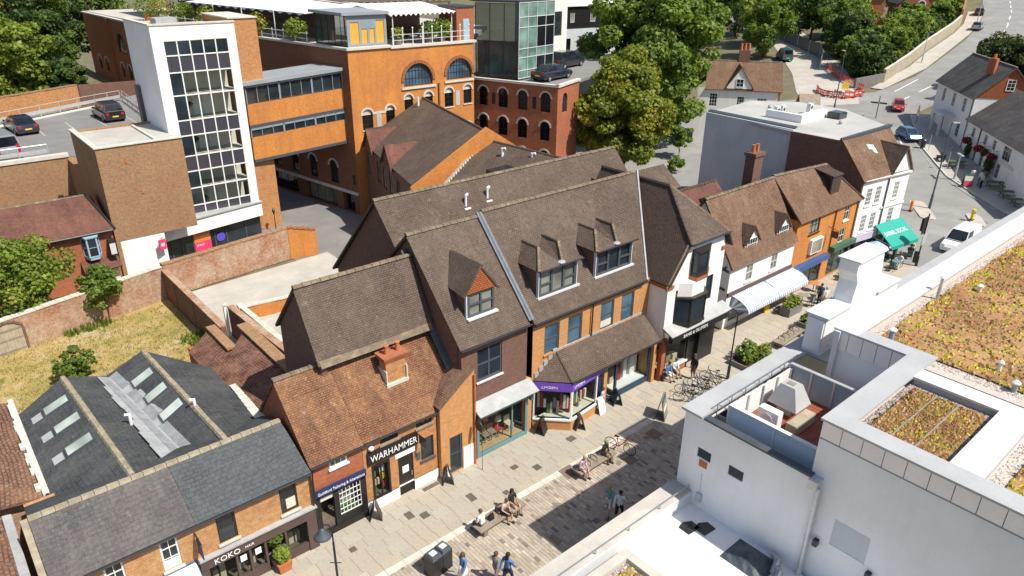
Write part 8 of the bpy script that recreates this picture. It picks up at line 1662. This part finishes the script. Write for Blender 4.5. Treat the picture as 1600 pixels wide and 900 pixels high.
# ---------------------------------------------------------------- vehicles
def car(label,x,y,z,ang,paint,kind='hatch',plate='yellow_plate',cat='car',group=None):
    """forward is +x; the shell is lofted along its length, wheels, windows, lights and plates are parts"""
    t = thing('parked_car' if kind != 'van' else 'van',label,cat,(x,y,z),R_(ang),group)
    D = {'hatch': (4.1,.87,1.48,.92,(-2.05,-2.0,-1.3,-.4,.55,1.2,1.85,2.05),(.62,.9,.93,.93,.93,.88,.78,.55),(-1.85,-1.5,.25,.98)),
         'estate': (4.7,.92,1.66,1.0,(-2.35,-2.28,-1.6,-.4,.7,1.4,2.15,2.35),(.65,1.0,1.03,1.03,1.0,.97,.85,.6),(-2.2,-1.95,.3,1.05)),
         'saloon': (4.6,.89,1.42,.9,(-2.3,-2.2,-1.5,-.4,.7,1.35,2.1,2.3),(.6,.92,.93,.92,.92,.88,.76,.5),(-1.75,-.95,.35,1.15)),
         'van': (4.9,.95,1.95,1.1,(-2.45,-2.42,-1.5,-.4,.8,1.5,2.25,2.45),(.8,1.15,1.15,1.15,1.15,1.05,.9,.62),(-2.42,-2.36,.7,1.5))}[kind]
    L_, hw, H_, belt, xs, zb, (cr,crt,cft,cf) = D; m = MB(); rings = []
    for i, (X,Z) in enumerate(zip(xs,zb)):
        k = .86 if i in (0,len(xs)-1) else (.96 if i in (1,len(xs)-2) else 1.0); w = hw * k; lo = .24 if 0 < i < len(xs) - 1 else .32
        rings.append([(X,-w*.93,lo),(X,-w,lo+.2),(X,-w,max(lo+.22,Z-.14)),(X,-w*.9,Z),(X,w*.9,Z),(X,w,max(lo+.22,Z-.14)),(X,w,lo+.2),(X,w*.93,lo)])
    vs = [p for r_ in rings for p in r_]; n = 8; fs = [(i*n+j,i*n+(j+1) % n,(i+1)*n+(j+1) % n,(i+1)*n+j) for i in range(len(rings)-1) for j in range(n)] + [tuple(range(n-1,-1,-1)),tuple((len(rings)-1)*n+j for j in range(n))]
    m.mesh(vs,[f_[::-1] for f_ in fs])
    b0, b1 = zb[2] - .02, zb[4] - .02; wt = hw * .74; wb = hw * .9                # cabin
    Cb = [(cr,-wb,b0),(cf,-wb,b1),(cf,wb,b1),(cr,wb,b0)]; Ct = [(crt,-wt,H_-.03),(cft,-wt,H_-.03),(cft,wt,H_-.03),(crt,wt,H_-.03)]
    m.mesh(Cb+Ct,[(0,1,5,4),(1,2,6,5),(2,3,7,6),(3,0,4,7),(4,5,6,7)]); m.hexa([(crt+.05,-wt*.93,H_-.03),(cft-.05,-wt*.93,H_-.03),(cft-.05,wt*.93,H_-.03),(crt+.05,wt*.93,H_-.03),(crt+.2,-wt*.8,H_),(cft-.15,-wt*.8,H_),(cft-.15,wt*.8,H_),(crt+.2,wt*.8,H_)])
    m.build('body',paint,t,local=True)
    def quad(nm,a,b_,c,d_,mat,e=.012,ins=.08):
        P = [Vector(p) for p in (a,b_,c,d_)]; ce = sum(P,Vector()) / 4; nn = (P[1]-P[0]).cross(P[3]-P[0]).normalized(); nn = nn if nn.dot(ce-Vector((0,0,.8))) > 0 else -nn
        q = MB(); q.poly([p+(ce-p)*ins+nn*e for p in P]); return q.build(nm,mat,t,local=True)
    quad('windscreen',Cb[1],Cb[2],Ct[2],Ct[1],'car_glass'); quad('rear_window',Cb[3],Cb[0],Ct[0],Ct[3],'car_glass',ins=.12)
    for s in (0,1):
        a, b_, c, d_ = (Cb[0],Cb[1],Ct[1],Ct[0]) if s == 0 else (Cb[2],Cb[3],Ct[3],Ct[2]); a, b_, c, d_ = map(Vector,(a,b_,c,d_))
        cuts = (0,.48,1) if kind != 'van' else ((0.62,1) if s==0 else (0,.38))
        for u0, u1 in zip(cuts,cuts[1:]): quad('side_window',a.lerp(b_,u0),a.lerp(b_,u1),d_.lerp(c,u1),d_.lerp(c,u0),'car_glass',ins=.1)
    for X in (xs[0]+.8,xs[-1]-.85):
        for s in (-1,1):
            q = MB(); yy = s * (hw-.1); pr = [(.2,-.11),(.31,-.1),(.33,-.06),(.33,.06),(.31,.1),(.2,.11)]; vs = []; n = 14
            for r_, o_ in pr: vs += [(X+r_*math.cos(2*math.pi*j/n),yy+o_,.33+r_*math.sin(2*math.pi*j/n)) for j in range(n)]
            q.mesh(vs,[(i*n+j,i*n+(j+1) % n,(i+1)*n+(j+1) % n,(i+1)*n+j) for i in range(len(pr)-1) for j in range(n)]); w = q.build('wheel','tyre',t,local=True)
            q = MB(); q.mesh([(X+.2*math.cos(2*math.pi*j/n),yy+s*.09,.33+.2*math.sin(2*math.pi*j/n)) for j in range(n)],[tuple(range(n))]); q.build('rim','rim',w,local=True)
    for s in (-1,1):
        q = MB(); q.box(xs[-1]-.12,xs[-1]-.0,s*hw*.62-.16,s*hw*.62+.16,.6,.72) if kind != 'van' else q.box(xs[-1]-.12,xs[-1],s*hw*.65-.14,s*hw*.65+.14,.66,.86); q.build('headlight','lamp_clear',t,local=True)
        q = MB(); q.box(xs[0]-.012,xs[0]+.1,s*hw*.7-.12,s*hw*.7+.12,.68,.88 if kind != 'van' else 1.3); q.build('tail_light','lamp_red',t,local=True)
        q = MB(); q.box(cf-.35,cf-.2,s*(hw+.02),s*(hw+.16),b1-.02,b1+.12) if s > 0 else q.box(cf-.35,cf-.2,s*(hw+.16),s*(hw+.02),b1-.02,b1+.12); q.build('mirror',paint,t,local=True)
    if z > 5: t.scale = (1.14,) * 3
    q = MB(); q.box(xs[0]-.03,xs[0]-.005,-.26,.26,.5,.61); q.build('number_plate',plate,t,local=True); q = MB(); q.box(xs[-1]+.005,xs[-1]+.03,-.26,.26,.4,.5); q.build('front_plate','white_plate',t,local=True)
    return t
G_ = 'cars on the raised car deck'
car('black estate car parked beside the railing on the left car deck',17.9,87.6,7.3,92,'car_black','estate',group=G_); car('dark saloon car near the left edge of the left car deck',9.6,86.2,7.3,96,'car_navy','saloon',group=G_); car('silver van behind the barrier rail at the front of the left car deck',6.6,76.2,7.3,95,'car_silver','van',cat='van',group=G_)
car('black car facing right on the deck beside the green glass block',63.0,63.6,11.7,12,'car_black','estate',group='cars on the brick wing deck'); car('dark car nearest the corner of the red brick wing deck',55.2,57.8,11.7,10,'car_navy','saloon',group='cars on the brick wing deck')
car('red hatchback driving past the inn',118.2,46.6,T(118) ,-155,'car_red','hatch',plate='yellow_plate'); car('blue car half hidden behind the white corner shop',105,39.2,T(105) ,-130,'car_blue','hatch'); car('white van waiting at the junction behind the white parapet',71.0,19.9,-.02,181,'car_white','van',plate='yellow_plate',cat='van')
car('grey-blue car parked at the side of the upper hill road',188,61.4,T(188),12,'car_silver','hatch'); car('dark car beside the brick wall near the top of the hill road',206.5,68.0,T(206.5),20,'car_navy','hatch'); car('teal van parked by the mesh fence near the cottage chimney',140.5,79.5,T(140.5),45,'car_teal','van',cat='van'); car('dark car in the shade beside the brick outbuilding',100.5,50.5,T(100.5),-70,'car_black','estate')

# ---------------------------------------------------------------- people
for nm, c in (('skin_light',(.58,.34,.24)),('skin_tan',(.45,.25,.16)),('hair_dark',(.03,.02,.016)),('hair_brown',(.11,.06,.035)),('hair_red',(.28,.10,.04)),('hair_fair',(.40,.28,.14)),('hair_grey',(.35,.34,.33)),('cloth_white',(.75,.74,.72)),('cloth_black',(.022,.022,.025)),('cloth_navy',(.03,.04,.09)),('cloth_blue',(.10,.20,.42)),('cloth_pink',(.68,.46,.42)),('cloth_khaki',(.42,.32,.20)),('cloth_grey',(.20,.21,.22)),('cloth_brown',(.16,.10,.075)),('cloth_teal',(.20,.33,.34)),('cloth_stripe',(.55,.42,.44)),('denim',(.10,.15,.24)),('shoe',(.05,.045,.04)),('shoe_white',(.65,.64,.62)),('cap_green',(.12,.34,.14))): plain(nm,c,.8,.12,6)
def person(label,x,y,face,top,bottom,hair,z=0.0,sit=None,skin='skin_light',h=1.72,shorts=False,sleeve=True,long_hair=False,shoe='shoe',walk=0.0,hold=0,cap=None,skirt=False,lean=0.0):
    """one continuous skinned body with fingers; clothing and hair are laid over it as children. Faces +x before turning by `face`"""
    s = h / 1.72; V = []; E_ = []; Rr = []; tags = []
    def add(p,r,par,tg):
        V.append(Vector(p)); Rr.append(r); tags.append(tg)
        if par is not None: E_.append((par,len(V)-1))
        return len(V) - 1
    pz = .95 if sit is None else sit + .10; up = pz - .95
    L = lambda z_: lean * max(0,z_-.95)
    pel = add((0,0,pz),.125,None,'b'); sp = add((.0+L(1.15),0,1.15+up),.115,pel,'t'); ch = add((L(1.35),0,1.34+up),.125,sp,'t'); nb = add((-.01+L(1.47),0,1.46+up),.075,ch,'t'); nk = add((.01+L(1.53),0,1.53+up),.05,nb,'s'); hd = add((.03+L(1.6),0,1.605+up),.085,nk,'s'); tp = add((.015+L(1.68),0,1.685+up),.07,hd,'s')
    add((.125+L(1.6),0,1.595+up),.014,hd,'s')
    for sd in (-1,1): add((.02+L(1.6),sd*.09,1.605+up),.016,hd,'s')
    for sd in (-1,1):
        sh = add((L(1.42),sd*.175,1.41+up),.058,ch,'t'); sw = walk * sd * .6
        if sit is None: el, wr, pa, fd = (-.02+sw*.35,sd*.215,1.14), (.03+sw*.7,sd*.215,.90), (.045+sw*.85,sd*.21,.83), Vector((.12+sw*.3,0,-1))
        else: el, wr, pa, fd = (.06+L(1.2),sd*.23,1.15+up), (.26+L(1.1),sd*.13,1.02+up), (.33+L(1.1),sd*.10,1.0+up), Vector((1,-sd*.3,-.25))
        if hold == sd and sit is None: el, wr, pa, fd = (.02,sd*.23,1.14), (.25,sd*.16,1.18), (.31,sd*.13,1.22), Vector((1,-sd*.4,.4))
        e = add(el,.042,sh,'t'); w = add(wr,.028,e,'s' if not sleeve else 'f'); p = add(pa,.033,w,'s'); fd.normalize(); side = Vector((0,1,0)) if abs(fd.z) > .5 else Vector((0,1,0)); fwd = Vector((1,0,0)) if abs(fd.z) > .5 else Vector((0,0,-1))
        for k, ln in enumerate((.075,.085,.08,.062)):
            b0 = Vector(pa) + fd * .03 + fwd * (.024-.016*k) ; m1 = add(b0+fd*ln*.55,.0095,p,'s'); add(b0+fd*ln+Vector((0,-sd*.018,0)),.008,m1,'s')
        m1 = add(Vector(pa)+fwd*.035+fd*.015,.0105,p,'s'); add(Vector(pa)+fwd*.052+fd*.05,.009,m1,'s')
        hp = add((.0,sd*.09,pz-.03),.098,pel,'b'); st = walk * sd
        if sit is None: kn, an, to = (.02+st*.22+.02,sd*.1,.50), (-.03+st*.42-(.08 if st<0 else 0),sd*.1,.09+(.06 if st<0 else 0)), (.13+st*.42-(.08 if st<0 else 0),sd*.115,.04+(.02 if st<0 else 0))
        else: kn, an, to = (.42,sd*.115,sit+.08), (.43+.05*sd,sd*.11,.10), (.58+.05*sd,sd*.125,.045)
        k_ = add(kn,.064,hp,'b'); a_ = add(an,.040,k_,'s' if shorts or skirt else 'b'); add(to,.038,a_,'o')
    me = bpy.data.meshes.new('body'); me.from_pydata([tuple(v*s) for v in V],E_,[]); tmp = bpy.data.objects.new('tmp',me); C.objects.link(tmp)
    md = tmp.modifiers.new('s','SKIN'); md.branch_smoothing = .4; md.use_smooth_shade = True
    for i, sv in enumerate(me.skin_vertices[0].data): sv.radius = (Rr[i]*s,Rr[i]*s*(1.0 if tags[i] != 't' else 1.0)); sv.use_root = i == 0
    sb = tmp.modifiers.new('u','SUBSURF'); sb.levels = 1; sb.render_levels = 1
    dg = bpy.context.evaluated_depsgraph_get(); bm_ = bpy.data.meshes.new_from_object(tmp.evaluated_get(dg)); bpy.data.objects.remove(tmp)
    vs = [v.co.copy() for v in bm_.vertices]; ns = [v.normal.copy() for v in bm_.vertices]; fs = [tuple(p.vertices) for p in bm_.polygons]; bpy.data.meshes.remove(bm_)
    A = np.array([V[a]*s for a,_b in E_]); B = np.array([V[b_]*s for _a,b_ in E_]); tg = [tags[b_] for _a,b_ in E_]; P = np.array([sum((vs[i] for i in f_),Vector())/len(f_) for f_ in fs])
    AB = B - A; tt = np.clip(((P[:,None,:]-A)*AB).sum(2)/np.maximum(1e-9,(AB*AB).sum(1)),0,1); dist = np.linalg.norm(P[:,None,:]-(A+AB*tt[...,None]),axis=2) - np.array([Rr[b_]*s*.6 for _a,b_ in E_]); near = dist.argmin(1); cls = [tg[i] for i in near]
    t = thing('person',label,'person',(x,y,z),R_(face)); mb = MB(); mb.mesh(vs,fs); mb.build('body',skin,t,smooth=True,local=True)
    def garment(nm,sel,mat,e):
        keep = [f_ for f_,c in zip(fs,cls) if c in sel]
        if not keep: return
        used = sorted({i for f_ in keep for i in f_}); mp = {v: i for i,v in enumerate(used)}; q = MB(); q.mesh([vs[i]+ns[i]*e for i in used],[tuple(mp[i] for i in f_) for f_ in keep]); q.build(nm,mat,t,smooth=True,local=True)
    garment('top','tf' if sleeve else 't',top,.014); garment('shorts' if shorts else 'trousers','b',bottom,.012); garment('shoes','o',shoe,.012)
    if skirt:
        q = MB(); q.lathe([(.24,-.42 if sit is None else-.1),(.2,-.2 if sit is None else .0),(.14,.12)],(0 if sit is None else .12,0,pz*s),12); q.build('skirt',bottom,t,smooth=True,local=True)
    hc = V[hd] * s; q = MB(); q.ball((hc.x-.015,hc.y,hc.z+.045),.108*s,.1*s,.1*s,10,6); q.build('hair' if not cap else 'cap',hair if not cap else cap,t,smooth=True,local=True)
    if long_hair: q = MB(); q.ball((hc.x-.075,hc.y,hc.z-.09),.06*s,.09*s,.2*s,8,6); q.build('long_hair',hair,t,smooth=True,local=True)
    q = MB()
    for sd in (-1,1): q.ball((hc.x+.088*s,sd*.032*s,hc.z+.015),.011,n=5,m=4)
    q.box(hc.x+.083*s,hc.x+.092*s,-.022,.022,hc.z-.052,hc.z-.044); q.build('eyes_and_mouth','hair_dark',t,local=True); return t
person('woman in a white top seated at the left end of the near bench',15.45,19.75,100,'cloth_white','denim','hair_brown',sit=.47,sleeve=False,lean=.15)
person('woman in a pale pink top and dark skirt seated on the near bench',16.75,19.85,-80,'cloth_pink','cloth_black','hair_brown',sit=.47,skirt=True,sleeve=False,lean=.3)
person('woman in a black top, khaki trousers and long dark hair seated on the near bench',17.4,20.0,-85,'cloth_black','cloth_khaki','hair_dark',sit=.47,long_hair=True,sleeve=False,skin='skin_tan')
person('person in striped pink and white clothes seated on the bench by the red bicycle',21.75,19.75,-85,'cloth_stripe','cloth_stripe','hair_fair',sit=.47,shorts=True,lean=.35)
person('person in a green cap and dark jacket seated beside the red bicycle',23.5,19.85,-80,'cloth_black','cloth_brown','hair_dark',sit=.47,cap='cap_green',lean=.3)
person('walker in a teal top and white shorts in the shadow on the setts',20.8,16.95,25,'cloth_teal','cloth_white','hair_fair',walk=.8,shorts=True,skin='skin_tan',long_hair=True)
person('walker in a white shirt with black hair in the shadow on the setts',20.85,16.35,25,'cloth_white','cloth_black','hair_dark',walk=-.7,shorts=True,skin='skin_tan')
person('woman with long brown hair and pale blue top at the bottom edge near the bin',13.05,18.0,-170,'cloth_blue','cloth_white','hair_brown',walk=.6,long_hair=True,skirt=True)
person('walker with bare shoulders and grey dungarees at the bottom edge',14.1,17.15,10,'cloth_grey','cloth_grey','hair_brown',walk=.6,sleeve=False,skin='skin_tan')
person('dark-haired walker in blue beside the one in grey dungarees',14.45,16.8,10,'cloth_blue','cloth_navy','hair_dark',walk=-.6,skin='skin_tan',long_hair=True)
person('man in a black T-shirt and shorts standing by the parked bicycles',33.7,21.7,175,'cloth_black','cloth_brown','hair_brown',shorts=True,skin='skin_tan',h=1.8,shoe='shoe_white')
person('person in purple-blue sitting outside the corner shop window, left',32.4,22.75,-90,'cloth_blue','cloth_white','hair_dark',sit=.45,shorts=True,lean=.2); person('person in white sitting outside the corner shop window, right',33.1,22.75,-95,'cloth_white','cloth_khaki','hair_brown',sit=.45,shorts=True,lean=.2)
t = thing('street_bench','dark bench with two people below the corner shop window','bench',(32.7,22.85,0)); m = MB(); m.box(31.9,33.6,22.62,23.0,.38,.44); m.build('seat','black_paint',t)
for x in (32.0,33.4): m = MB(); m.box(x,x+.08,22.65,22.97,0,.38); m.build('leg','black_metal',t)
person('person in a lilac top standing by the purple shop door',26.9,23.05,-70,'cloth_stripe','cloth_navy','hair_brown',h=1.5,skin='skin_light')
person('man in a white shirt standing beside the dark cafe tables',49.5,21.5,60,'cloth_white','cloth_khaki','hair_grey',h=1.78,shorts=True); person('person in dark clothes just behind the man in the white shirt',49.9,22.1,30,'cloth_navy','cloth_navy','hair_dark')
person('person in navy seated at the orange tables by the green shopfront',57.0,23.25,180,'cloth_navy','denim','hair_dark',sit=.45)
person('woman with red hair seated at the cafe table nearest the signal',66.0,22.1,200,'cloth_cream','cloth_khaki','hair_red',sit=.45,long_hair=True); person('person in dark clothes seated left of the red-haired woman',64.8,21.7,20,'cloth_black','cloth_black','hair_dark',sit=.45); person('person in white seated at the table by the white parapet',62.0,21.4,180,'cloth_white','cloth_white','hair_brown',sit=.45); person('person in pale lilac seated at the middle cafe table',63.5,23.6,-80,'cloth_stripe','denim','hair_brown',sit=.45); person('person in blue seated under the green awning',66.0,23.7,30,'cloth_blue','cloth_navy','hair_dark',sit=.45); person('person in brown standing at the edge of the green awning',67.6,23.4,120,'cloth_khaki','cloth_brown','hair_brown')
zp = T(92) + .1
person('man in a white T-shirt outside the inn, left of the pair',92.5,26.6,40,'cloth_white','cloth_navy','hair_brown',z=zp,h=1.85); person('man in a white T-shirt outside the inn, right of the pair',92.3,25.7,40,'cloth_white','denim','hair_dark',z=zp,h=1.8); person('person in cream behind the two men in white outside the inn',91.3,25.2,70,'cloth_cream','cloth_black','hair_fair',z=zp)
def bag(label,x,y,z,mat,w=.3,d=.16,h=.32):
    t = thing('bag',label,'bag',(x,y,z)); m = MB(); m.hexa([(x-w/2,y-d/2,z),(x+w/2,y-d/2,z),(x+w/2,y+d/2,z),(x-w/2,y+d/2,z),(x-w*.38,y-d*.25,z+h),(x+w*.38,y-d*.25,z+h),(x+w*.38,y+d*.25,z+h),(x-w*.38,y+d*.25,z+h)]); m.build('body',mat,t); m = MB(); m.tube([(x-w*.25,y,z+h),(x-w*.15,y,z+h+.12),(x+w*.15,y,z+h+.12),(x+w*.25,y,z+h)],.012,5); m.build('handle',mat,t)
bag('black bag lying on the near bench between the seated people',16.0,19.8,.47,'black_paint'); bag('dark bag on the setts beside the walker in blue',14.9,17.3,0,'cloth_black')
